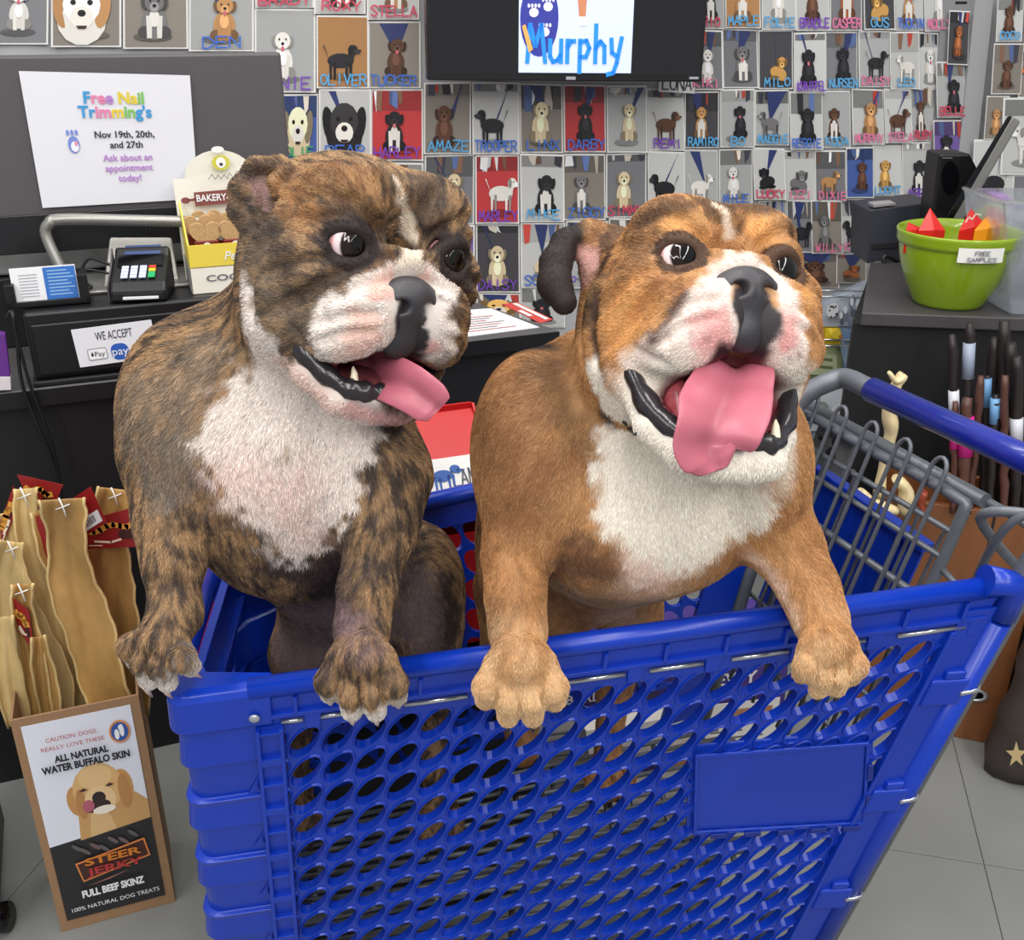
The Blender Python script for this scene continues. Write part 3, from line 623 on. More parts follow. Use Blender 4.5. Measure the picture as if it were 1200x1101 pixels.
# blue seat flap hanging behind the gate
b = MB(); b.prism([GP(.02, .10, .05), GP(.80, .115, .05), GP(.80, .20, .05), GP(.72, .225, .05), GP(.72, .42, .05), GP(.02, .42, .05)], gn * .006)
for a in (.1, .3, .5, .66): b.quadbox([GP(a, .13, .045), GP(a + .03, .13, .045), GP(a + .03, .41, .045), GP(a, .41, .045)], gn * .006)
b.quadbox([GP(.0, .095, .04), GP(.82, .11, .04), GP(.82, .125, .04), GP(.0, .11, .04)], gn * .02)
b.build('seat_flap', m_blue, CART, bevel=.002)
m_plate = mat('warning_plate_grey', rgb(120, 122, 120), .5); m_dark = mat('plate_print_dark', rgb(45, 47, 48), .6)
q = [GP(.02, .015, .035), GP(.27, .015, .035), GP(.27, .085, .035), GP(.02, .085, .035)]; f = frame_from(q)
b = MB(); b.quadbox(q, gn * .003); o = b.build('warning_plate', m_plate, CART)
b = MB(); b.poly(disc(f, .55, .3, .07, .12, .001)); b.poly([f(.35, .8, .001), f(.5, .45, .001), f(.62, .45, .001), f(.75, .8, .001)]); b.poly([f(.12, .35, .001), f(.3, .35, .001), f(.3, .45, .001), f(.12, .45, .001)]); b.build('plate_symbol', m_dark, o, fixn=False)
# push handle
H0, H1 = Vector((.546, 1.56, 1.012)), Vector((.678, 1.247, 1.012)); hd = (H1 - H0).normalized()
He = H0 + hd * .60
Hs = H0 + hd * .045
b = MB(); b.tube([Hs, He], .0195, 18); b.build('handle_grip', m_hand, CART)
b = MB(); b.tube(smoothpts([FPt(LF - .02, .12, -.01), PZ(930, 496, .93), PZ(930, 480, .95), PZ(943, 463, .975), PZ(965, 450, .995), PZ(990, 443, 1.008), H0 + hd * .03, H0 + hd * .052], 6), .0165, 14); b.build('handle_bracket', m_steel, CART)
b = MB(); b.tube(smoothpts([RP(-.04, .01, -.01), RP(-.12, .022, -.012), He + Vector((-.03, .0, -.06)), He + Vector((-.004, .01, -.015)), He - hd * .02], 6), .0165, 14); b.build('handle_bracket', m_steel, CART)
# ------------------------------------------------------------------ sculpting tools: smooth distance fields -> one closed skin
class Field:
    def __init__(s, lo, hi, h):
        s.h = h; s.lo = np.array(lo, float); s.n = np.ceil((np.array(hi) - s.lo) / h).astype(int) + 1
        s.F = np.full(s.n, .06, dtype=np.float32); s.ax = [s.lo[i] + h * np.arange(s.n[i]) for i in range(3)]
    def sub(s, lo, hi):
        a = np.clip(np.floor((np.array(lo) - s.lo) / s.h).astype(int), 0, s.n); b = np.clip(np.ceil((np.array(hi) - s.lo) / s.h).astype(int) + 1, 0, s.n)
        sl = tuple(slice(a[i], b[i]) for i in range(3)); X, Y, Z = np.meshgrid(*[s.ax[i][sl[i]] for i in range(3)], indexing='ij', sparse=True)
        return sl, X, Y, Z
    def put(s, sl, d, k, cut):
        F = s.F[sl]
        if F.size == 0: return
        if cut: a = -F; b = d; hh = np.maximum(k - np.abs(a - b), 0) / k; s.F[sl] = -(np.minimum(a, b) - hh * hh * k * .25)
        else: hh = np.maximum(k - np.abs(F - d), 0) / k; s.F[sl] = np.minimum(F, d) - hh * hh * k * .25
    def ell(s, c, r, M=None, k=.02, cut=False):
        """ellipsoid; M = 3x3 with the ellipsoid's axes as columns"""
        c = np.array(c, float); r = np.array(r, float); A_ = np.eye(3) if M is None else np.array(M, float)
        ext = np.sqrt(((A_ * r) ** 2).sum(1)) + k + .012
        sl, X, Y, Z = s.sub(c - ext, c + ext); X = X - c[0]; Y = Y - c[1]; Z = Z - c[2]
        L = [A_[0, i] * X + A_[1, i] * Y + A_[2, i] * Z for i in range(3)]
        k0 = np.sqrt(sum((L[i] / r[i]) ** 2 for i in range(3))); k1 = np.sqrt(sum((L[i] / r[i] ** 2) ** 2 for i in range(3))) + 1e-9
        s.put(sl, (k0 * (k0 - 1) / k1).astype(np.float32), k, cut)
    def cap(s, a, b, ra, rb, k=.02, cut=False):
        a = np.array(a, float); b = np.array(b, float); m = max(ra, rb) + k + .012
        sl, X, Y, Z = s.sub(np.minimum(a, b) - m, np.maximum(a, b) + m); d = b - a; L2 = max((d ** 2).sum(), 1e-9)
        t = np.clip(((X - a[0]) * d[0] + (Y - a[1]) * d[1] + (Z - a[2]) * d[2]) / L2, 0, 1)
        q = np.sqrt((X - a[0] - t * d[0]) ** 2 + (Y - a[1] - t * d[1]) ** 2 + (Z - a[2] - t * d[2]) ** 2) - (ra + (rb - ra) * t)
        s.put(sl, q.astype(np.float32), k, cut)
    def chain(s, pts, rs, k=.02, cut=False):
        for i in range(len(pts) - 1): s.cap(pts[i], pts[i + 1], rs[i], rs[i + 1], k, cut)
    def mesh(s):
        F = s.F; S = F < 0; n = s.n
        c = np.zeros(n - 1, dtype=np.int8)
        for dx in (0, 1):
            for dy in (0, 1):
                for dz in (0, 1): c += S[dx:n[0] - 1 + dx, dy:n[1] - 1 + dy, dz:n[2] - 1 + dz]
        I = np.argwhere((c > 0) & (c < 8)); idx = np.full(n - 1, -1, dtype=np.int32); idx[I[:, 0], I[:, 1], I[:, 2]] = np.arange(len(I))
        acc = np.zeros((len(I), 3)); cnt = np.zeros(len(I))
        for ax in range(3):
            o = [a for a in range(3) if a != ax]
            for u in (0, 1):
                for v in (0, 1):
                    p = I.copy(); p[:, o[0]] += u; p[:, o[1]] += v; q = p.copy(); q[:, ax] += 1
                    fp = F[p[:, 0], p[:, 1], p[:, 2]]; fq = F[q[:, 0], q[:, 1], q[:, 2]]; m = (fp < 0) != (fq < 0)
                    t = fp[m] / (fp[m] - fq[m]); w_ = p[m].astype(float); w_[:, ax] += t; acc[m] += w_; cnt[m] += 1
        V = acc / cnt[:, None] * s.h + s.lo
        Q = []
        for ax in range(3):
            o = [(ax + 1) % 3, (ax + 2) % 3]
            sa = [slice(None)] * 3; sb = [slice(None)] * 3; sa[ax] = slice(0, n[ax] - 1); sb[ax] = slice(1, n[ax])
            A_, B_ = S[tuple(sa)], S[tuple(sb)]; E_ = np.argwhere(A_ != B_)
            E_ = E_[(E_[:, o[0]] > 0) & (E_[:, o[1]] > 0) & (E_[:, o[0]] < n[o[0]] - 1) & (E_[:, o[1]] < n[o[1]] - 1)]
            inside = A_[E_[:, 0], E_[:, 1], E_[:, 2]]
            def g(u, v): p = E_.copy(); p[:, o[0]] -= u; p[:, o[1]] -= v; return idx[p[:, 0], p[:, 1], p[:, 2]]
            q = np.stack([g(1, 1), g(0, 1), g(0, 0), g(1, 0)], 1); q[~inside] = q[~inside][:, ::-1]; Q.append(q)
        return V, np.concatenate(Q)
def keep_largest(V, Q):
    """drop stray islands"""
    n = len(V); lab = np.arange(n)
    for _ in range(400):
        m = lab[Q].min(1); new = lab.copy()
        for k in range(4): np.minimum.at(new, Q[:, k], m)
        new = new[new]
        if (new == lab).all(): break
        lab = new
    u, c = np.unique(lab, return_counts=True); L = u[c.argmax()]; keep = lab == L
    mp = np.cumsum(keep) - 1; return V[keep], mp[Q[keep[Q].all(1)]]
def normals(V, Q):
    fn = np.cross(V[Q[:, 2]] - V[Q[:, 0]], V[Q[:, 3]] - V[Q[:, 1]]); N = np.zeros_like(V)
    for k in range(4): np.add.at(N, Q[:, k], fn)
    return N / (np.linalg.norm(N, axis=1, keepdims=True) + 1e-12)
def relax(V, Q, it=2, lam=.5):
    for _ in range(it):
        A_ = np.zeros_like(V); c = np.zeros(len(V))
        for k in range(4):
            for j in (1, 3): np.add.at(A_, Q[:, k], V[Q[:, (k + j) % 4]]); np.add.at(c, Q[:, k], 1)
        V = V + lam * (A_ / np.maximum(c, 1)[:, None] - V)
    return V
def vnoise(P, sc, seed=0, st=(1, 1, 1)):
    P = P * sc * np.array(st) + seed * 17.13; i = np.floor(P).astype(np.int64); f = P - i; f = f * f * (3 - 2 * f); out = 0
    for dx in (0, 1):
        for dy in (0, 1):
            for dz in (0, 1):
                hsh = ((i[:, 0] + dx) * 73856093) ^ ((i[:, 1] + dy) * 19349663) ^ ((i[:, 2] + dz) * 83492791); hsh = (hsh * 2654435761) & 0xffffffff; v = ((hsh >> 8) & 0xffff) / 65535.
                out = out + v * (f[:, 0] if dx else 1 - f[:, 0]) * (f[:, 1] if dy else 1 - f[:, 1]) * (f[:, 2] if dz else 1 - f[:, 2])
    return out
def sstep(a, b, x): t = np.clip((x - a) / (b - a), 0, 1); return t * t * (3 - 2 * t)
def seg_dist(V, pts, rs):
    """distance to a chain of spheres, minus its radius (negative inside)"""
    D = np.full(len(V), 9.)
    if len(pts) == 1: return np.linalg.norm(V - np.array(pts[0]), axis=1) - rs[0]
    for i in range(len(pts) - 1):
        a = np.array(pts[i]); d = np.array(pts[i + 1]) - a; t = np.clip((V - a) @ d / max((d ** 2).sum(), 1e-9), 0, 1)
        D = np.minimum(D, np.linalg.norm(V - a - t[:, None] * d, axis=1) - (rs[i] + (rs[i + 1] - rs[i]) * t))
    return D
def skin_object(name, V, Q, m, C=None, parent=None):
    me = bpy.data.meshes.new(name); me.vertices.add(len(V)); me.vertices.foreach_set('co', V.astype(np.float32).ravel())
    me.loops.add(Q.size); me.loops.foreach_set('vertex_index', Q.astype(np.int32).ravel()); me.polygons.add(len(Q))
    me.polygons.foreach_set('loop_start', np.arange(0, Q.size, 4, dtype=np.int32)); me.update(calc_edges=True); me.validate()
    me.polygons.foreach_set('use_smooth', np.ones(len(me.polygons), dtype=bool)); me.materials.append(m)
    if C is not None:
        ca = me.color_attributes.new('Col', 'FLOAT_COLOR', 'POINT'); ca.data.foreach_set('color', np.concatenate([C, np.ones((len(C), 1))], 1).astype(np.float32).ravel())
    o = bpy.data.objects.new(name, me); link(o, parent); return o
def small_skin(name, build, lo, hi, h, m, parent, it=1, C=None):
    fd = Field(lo, hi, h); build(fd); V, Q = fd.mesh(); V = relax(V, Q, it)
    return skin_object(name, V, Q, m, None if C is None else C(V), parent)
def coat_object(name, V, Q, N, C, dens, length, flow, total, m, parent, seed=1, rad=.00042, lift=.22, vary=.16):
    """short hair laid along the flow field, one curve per hair"""
    rg = np.random.default_rng(seed); T = np.concatenate([Q[:, [0, 1, 2]], Q[:, [0, 2, 3]]])
    ar = np.linalg.norm(np.cross(V[T[:, 1]] - V[T[:, 0]], V[T[:, 2]] - V[T[:, 0]]), axis=1) * dens[T].mean(1)
    t = rg.choice(len(T), total, p=ar / ar.sum()); u = rg.random((total, 2)); sw = u.sum(1) > 1; u[sw] = 1 - u[sw]
    w_ = np.stack([1 - u.sum(1), u[:, 0], u[:, 1]], 1)[:, :, None]; ip = lambda X: (X[T[t]] * w_).sum(1)
    P0 = ip(V); n = ip(N); n /= np.linalg.norm(n, axis=1, keepdims=True) + 1e-9; c = ip(C); L = (length[T[t]] * w_[:, :, 0]).sum(1) * rg.uniform(.6, 1.2, total)
    d = flow(P0) + rg.normal(0, .16, (total, 3)); d -= n * (d * n).sum(1, keepdims=True); d /= np.linalg.norm(d, axis=1, keepdims=True) + 1e-9
    L = L[:, None]; sd_ = np.cross(n, d) * rg.normal(0, .10, (total, 1))
    pts = np.stack([P0 - n * .0006, P0 + L * .35 * (d + sd_ * .3) + n * L * (lift * .55), P0 + L * .7 * (d + sd_ * .8) + n * L * (lift * .75), P0 + L * (d + sd_ * 1.4) + n * L * lift * .62], 1)
    hc = bpy.data.hair_curves.new(name); hc.add_curves([4] * total); hc.attributes['position'].data.foreach_set('vector', pts.astype(np.float32).ravel())
    ra = hc.attributes.new('radius', 'FLOAT', 'POINT') if 'radius' not in hc.attributes else hc.attributes['radius']
    rr = rad * np.array([1.0, .95, .7, .12]) * rg.uniform(.7, 1.2, (total, 1)); ra.data.foreach_set('value', rr.astype(np.float32).ravel())
    cc = np.clip(c * (1 + rg.normal(0, vary, (total, 1))), 0, 1)
    ca = hc.attributes.new('Col', 'FLOAT_COLOR', 'CURVE'); ca.data.foreach_set('color', np.concatenate([cc, np.ones((total, 1))], 1).astype(np.float32).ravel())
    hc.materials.append(m); o = bpy.data.objects.new(name, hc); return link(o, parent)
def flow_field(ctrl, sharp=.09):
    P = np.array([c[0] for c in ctrl], float); D = np.array([c[1] for c in ctrl], float); D /= np.linalg.norm(D, axis=1, keepdims=True)
    def f(X):
        out = np.zeros_like(X)
        for p, d in zip(P, D):
            w_ = 1 / (((X - p) ** 2).sum(1) + .0009) ** 1.6; out += w_[:, None] * d
        return out / (np.linalg.norm(out, axis=1, keepdims=True) + 1e-9)
    return f
# ------------------------------------------------------------------ the two bulldogs
m_skin = mat('dog_skin', vcol=True, rough=.62, spec=.25, bump=(420, .12, .0008))
m_coat = mat('dog_coat_hair', vcol=True, rough=.55, spec=.25)
m_tng = mat('tongue_flesh', vcol=True, rough=.38, spec=.4, bump=(500, .3, .0006))
m_wet = mat('wet_flesh', vcol=True, rough=.22, spec=.6, bump=(300, .25, .0008))
m_nose = mat('nose_leather', vcol=True, rough=.38, spec=.5, bump=(900, .5, .0008))
m_eye = mat('dog_eye', vcol=True, rough=.06, spec=.45)
m_claw = mat('dog_claw', vcol=True, rough=.35)
m_tooth = mat('dog_tooth', rgb(232, 220, 190), .25)
HV = .0028
class Head:
    def __init__(s, O, yaw, pitch, roll, sc, op, ex=.055, fl=1., jx=0., nu=.010):
        y, p, r = R(yaw), R(pitch), R(roll); s.O = np.array(O); s.sc = sc; s.op = op; s.ex = ex; s.fl = fl; s.jx = jx; s.nu = nu
        F0 = np.array((math.sin(y), -math.cos(y), 0)); X0 = np.array((math.cos(y), math.sin(y), 0)); U0 = np.array((0, 0, 1.))
        F = F0 * math.cos(p) + U0 * math.sin(p); U = U0 * math.cos(p) - F0 * math.sin(p)
        s.X = X0 * math.cos(r) - U * math.sin(r); s.U = U * math.cos(r) + X0 * math.sin(r); s.F = F; s.M = np.stack([s.X, s.F, s.U], 1)
    def p(s, x, y, z): return s.O + s.sc * (s.M @ np.array((x, y, z), float))
    def loc(s, V): return ((V - s.O) @ s.M) / s.sc
    def e(s, fd, c, r, k=.015, cut=False, rot=None, both=False):
        for sg in ((1, -1) if both else (1,)):
            L = np.eye(3)
            if rot is not None:                                  # rot=(about up, about forward, about sideways) degrees
                a, b, c_ = [R(v) for v in rot]; a *= sg; b *= sg
                Rz = np.array(((math.cos(a), -math.sin(a), 0), (math.sin(a), math.cos(a), 0), (0, 0, 1))); Ry = np.array(((math.cos(b), 0, math.sin(b)), (0, 1, 0), (-math.sin(b), 0, math.cos(b)))); Rx = np.array(((1, 0, 0), (0, math.cos(c_), -math.sin(c_)), (0, math.sin(c_), math.cos(c_))))
                L = Rz @ Ry @ Rx
            fd.ell(s.p(c[0] * sg, c[1], c[2]), np.array(r) * s.sc, s.M @ L, k * s.sc, cut)
    def c(s, fd, pts, rs, k=.012, cut=False, both=False):
        for sg in ((1, -1) if both else (1,)): fd.chain([s.p(q[0] * sg, q[1], q[2]) for q in pts], [r * s.sc for r in rs], k * s.sc, cut)
    def surf(s, fd, q, c0=(0, .02, -.03)):
        """slide a head-local point along the ray from the skull's middle onto the skin"""
        q = np.array(q, float); c0 = np.array(c0); d = q - c0; L = np.linalg.norm(d); d /= L; last = L
        for t in np.arange(L + .05, L * .3, -.0012):
            P_ = s.p(*(c0 + d * t)); i = np.round((P_ - fd.lo) / fd.h).astype(int)
            if (i < 0).any() or (i >= fd.n).any(): continue
            if fd.F[i[0], i[1], i[2]] < 0: last = t; break
        return c0 + d * last
    def crease(s, fd, pts, r, k):
        for sg in (1, -1):
            P_ = [np.array(v) for v in smoothpts([Vector((x * sg, y, z)) for x, y, z in pts], 4)]
            P_ = [s.surf(fd, v) for v in P_]; n = len(P_); rs = [r * (.25 + .75 * math.sin(math.pi * (.08 + .84 * i / (n - 1)))) for i in range(n)]
            s.c(fd, [tuple(v) for v in P_], rs, k, cut=True)
    def jaw(s):                                                   # the lower lip line, from one mouth corner round to the other
        o = s.op; h = [(.088, .018, -.030 - .05 * o), (.086, .040, -.060 - .35 * o), (.072, .070, -.088 - .7 * o), (.045, .094, -.102 - .95 * o), (.020, .104, -.104 - o), (0, .106, -.103 - o)]
        q = h + [(-x, y, z) for x, y, z in h[-2::-1]]; return [(x + s.jx * min(1, max(0, (y - .02) / .06)), y, z) for x, y, z in q]
def sculpt_head(fd, H, ear):
    e, c = H.e, H.c; o = H.op
    e(fd, (0, -.020, .018), (.104, .105, .076), .02)
    e(fd, (.070, .005, -.035), (.052, .078, .075), .03, both=True)
    e(fd, (.064, .012, -.080), (.042, .058, .042), .03, both=True)
    e(fd, (0, .0, -.100), (.075, .075, .055), .03)
    e(fd, (.043, .060, .052), (.044, .034, .032), .035, both=True)
    e(fd, (.064, .074, .040), (.026, .012, .008), .02, both=True, rot=(-25, 12, 0))
    e(fd, (.072, .066, -.015), (.038, .034, .032), .02, both=True)
    # muzzle: bridge, over-nose roll, hanging flews
    e(fd, (0, .075, -.036), (.056, .050, .044), .02)
    c(fd, [(.066, .066, -.046), (.050, .086, -.018), (.028, .102, -.002), (0, .106, .002), (-.028, .102, -.002), (-.050, .086, -.018), (-.066, .066, -.046)], [.013, .015, .014, .013, .014, .015, .013], .008)
    e(fd, (.036 * H.fl, .094, -.050), (.043 * H.fl, .042, .046), .008, both=True, rot=(-12, -10, 0))
    e(fd, (.052 * H.fl, .082, -.074), (.034 * H.fl, .038, .033), .012, both=True, rot=(-18, -6, 0))
    c(fd, [(0, .150, -.066), (0, .146, -.085), (0, .138, -.110)], [.004, .0045, .006], .010, cut=True)
    Z = lambda pts, r=.0028, k=.009: H.crease(fd, pts, r, k)
    Z([(0, .115, .085), (0, .118, .045), (0, .118, .022)],   .003, .016)
    Z([(.018, .115, .004), (.042, .102, -.006), (.064, .086, -.028), (.082, .062, -.050), (.092, .035, -.066)], .0034, .010)
    Z([(.034, .104, .010), (.060, .088, -.008), (.082, .062, -.022), (.098, .030, -.036)], .0026, .010)
    Z([(.010, .112, .030), (.018, .105, .058), (.036, .092, .082)], .0018, .014)
    Z([(.030, .104, .036), (.058, .088, .042), (.084, .060, .036)], .0018, .012)
    Z([(.098, .040, .012), (.106, .020, -.030), (.100, .020, -.075)], .0026, .014)
    Z([(.104, .010, .020), (.112, -.010, -.020), (.108, -.010, -.070)], .0026, .014)
    Z([(.0, .130, -.016), (.024, .122, -.017), (.046, .108, -.026), (.060, .096, -.040)], .0028, .007)
    Z([(.036, .130, -.046), (.056, .112, -.050), (.070, .090, -.060)], .0018, .008)
    Z([(.040, .132, -.064), (.060, .112, -.068), (.072, .092, -.078)], .0016, .008)
    Z([(.070, .090, -.095), (.084, .066, -.075)], .0022, .010)
    # lower jaw
    J = H.jaw(); J2 = [(x * .91, y - .008, z - .013) for x, y, z in J]
    H.e(fd, (0, .070, -.093 - .55 * o), (.060, .062, .010 + .42 * o), .006, cut=True, rot=(0, 0, -math.degrees(o * 5)))
    c(fd, J2, [.016, .017, .016, .015, .015, .015, .015, .015, .016, .017, .016], .010)
    e(fd, (H.jx, .050, -.108 - .75 * o), (.054, .050, .018), .02)
    # eyes: sockets and lids
    for sg in (1, -1):
        E_ = H.p(sg * H.ex, .080, .008); fd.ell(E_, [.0228 * H.sc] * 3, None, .004, True)
        n_ = np.array((sg * .42, .90, .05)); n_ /= np.linalg.norm(n_); ux = np.cross(n_, (0, 0, 1)); ux /= np.linalg.norm(ux); uz = np.cross(ux, n_)
        ring = []
        for k in range(15):
            a = 2 * math.pi * k / 14; q = np.array((sg * H.ex, .080, .008)) + n_ * (.0150 - .009 * math.cos(a) ** 2) + ux * .0235 * math.cos(a) + uz * (.0172 * math.sin(a) - .0015) ; ring.append(q)
        c(fd, ring, [.0052] * 15, .007)
    # ears
    if ear == 'rose':
        e(fd, (.090, -.030, .036), (.032, .020, .030), .012, both=True, rot=(25, 25, 0))
        c(fd, [(.064, -.014, .060), (.088, -.018, .066), (.110, -.022, .060), (.122, -.026, .038), (.122, -.024, .016), (.104, -.014, -.008)], [.008, .0095, .010, .010, .0095, .009], .006, both=True)
        c(fd, [(.108, -.002, .050), (.102, .004, .026), (.094, .006, .012)], [.015, .013, .008], .005, cut=True, both=True)
        c(fd, [(.074, .0, .060), (.090, .004, .062), (.100, .006, .050), (.098, .006, .036)], [.007, .008, .007, .004], .005, both=True)
    else:
        for sg, dx, dy in ((-1, 0, 0), (1, -.030, -.050)):
            T_ = lambda pts: [(sg * (x + dx), y + dy, z) for x, y, z in pts]
            H.e(fd, T_([(.094, -.014, .040)])[0], (.028, .020, .034), .014, rot=(10 * sg, 20 * sg, 0))
            c(fd, T_([(.074, -.016, .070), (.108, -.012, .068), (.136, -.008, .052), (.150, .0, .026), (.154, .008, .0), (.146, .014, -.020)]), [.011, .013, .014, .015, .0155, .013], .010)
            c(fd, T_([(.118, .012, .042), (.116, .018, .018)]), [.013, .012], .008, cut=True)
            c(fd, T_([(.090, .004, .054), (.092, .014, .026), (.106, .018, .0)]), [.009, .007, .007], .008)
def paw(fd, W, Pm, d, side, sz=1., spread=1., toes=None, k=.006, up=None):
    """W wrist, Pm middle of the paw, d the way the toes point (3-vectors), side = sideways across the paw"""
    W, Pm, d, side = [np.array(v, float) for v in (W, Pm, d, side)]; d /= np.linalg.norm(d); side = side - d * (side @ d); side /= np.linalg.norm(side); n = np.cross(d, side)
    if up is not None and n @ np.array(up) < 0: n = -n
    M_ = np.stack([side, d, n], 1); fd.cap(W, Pm, .026 * sz, .022 * sz, .02); fd.ell(Pm + d * .004, np.array((.034, .030, .0165)) * sz, M_, .012)
    tips = []
    for i, (o, l) in enumerate(toes or ((-.031, .036), (-.0112, .056), (.0112, .056), (.031, .038))):
        o *= sz * spread; a = Pm + side * o * .72 + d * .002 * sz; b = Pm + side * o + d * l * sz * .66 + n * .007 * sz; c_ = Pm + side * o * 1.05 + d * (l + .008) * sz - n * .006 * sz
        fd.chain([a, b, c_], [.0118 * sz, .0138 * sz, .0110 * sz], k); tips.append((c_, b, n))
        if i: 
            g = Pm + side * (o - .0105 * sz * spread * 1.05) + d * .004 * sz + n * .017 * sz; g2 = Pm + side * (o - .0115 * sz * spread * 1.08) + d * .066 * sz + n * .012 * sz; fd.chain([g, g2], [.0012, .0036], .006, True)
    return tips
def claws(tips, parent, col, sz=1.):
    for c_, b, n in tips:
        v = c_ - b; v /= np.linalg.norm(v); mb = MB(); mb.col = col
        P = [c_ + v * .003 + n * .004, c_ + v * .012 + n * .007, c_ + v * .019 + n * .006, c_ + v * .029 + n * .002]
        mb.tube([Vector(p) for p in P], [.0048 * sz, .0042 * sz, .003 * sz, .0008], 8); mb.build('claw', m_claw, parent)
def eyes(H, parent, gaze, white=(225, 205, 205), iris=(30, 18, 13)):
    for sg in (1, -1):
        c0 = H.p(sg * H.ex, .080, .008); r = .0213 * H.sc; nlat, nlon = 28, 36; n_ = H.M @ (np.array(gaze) / np.linalg.norm(gaze))
        t = n_; a = np.cross(t, (0, 0, 1.)); a /= np.linalg.norm(a); b = np.cross(t, a); mb = MB(); vs = []; cs = []
        for i in range(nlat + 1):
            th = math.pi * i / nlat
            for j in range(nlon):
                ph = 2 * math.pi * j / nlon; rr = r * (1.045 if th < .62 else 1.0) ; v = c0 + rr * (t * math.cos(th) + (a * math.cos(ph) + b * math.sin(ph)) * math.sin(th)); vs.append(v)
                cs.append(rgb(8, 7, 8) if th < .52 else rgb(*iris) if th < .90 else rgb(20, 14, 12) if th < .96 else rgb(*white) if th < 1.25 else rgb(205, 150, 150))
        fs = [(i * nlon + j, i * nlon + (j + 1) % nlon, (i + 1) * nlon + (j + 1) % nlon, (i + 1) * nlon + j) for i in range(nlat) for j in range(nlon)]
        mb.add([Vector(v) for v in vs], fs, True); mb.c = cs; mb.build('eye', m_eye, parent)
def nose(H, parent, wet=0):
    def bld(fd):
        H0_ = H.O; H.O = H.O + H.U * H.nu * H.sc - H.F * .007 * H.sc
        H.e(fd, (0, .122, -.046), (.031, .023, .025), .006); H.e(fd, (.020, .118, -.050), (.018, .018, .020), .006, both=True)
        H.e(fd, (0, .116, -.076), (.024, .018, .028), .012)
        H.c(fd, [(.0125, .146, -.049), (.017, .130, -.050)], [.0062, .007], .004, cut=True, both=True)
        H.c(fd, [(.018, .141, -.056), (.029, .132, -.060)], [.0022, .003], .004, cut=True, both=True)
        H.c(fd, [(0, .148, -.046), (0, .144, -.062), (0, .138, -.095)], [.0012, .0018, .0018], .004, cut=True); H.O = H0_
    c = H.p(0, .122, -.055); L = .055 * H.sc
    def col(V):
        l = H.loc(V); base = np.array(rgb(52, 50, 54)); C = np.tile(base, (len(V), 1)); t = sstep(-.075, -.055, l[:, 2])[:, None]
        return C * (t + (1 - t) * .8)
    return small_skin('nose', bld, c - L, c + L, .0015, m_nose, parent, 2, col)
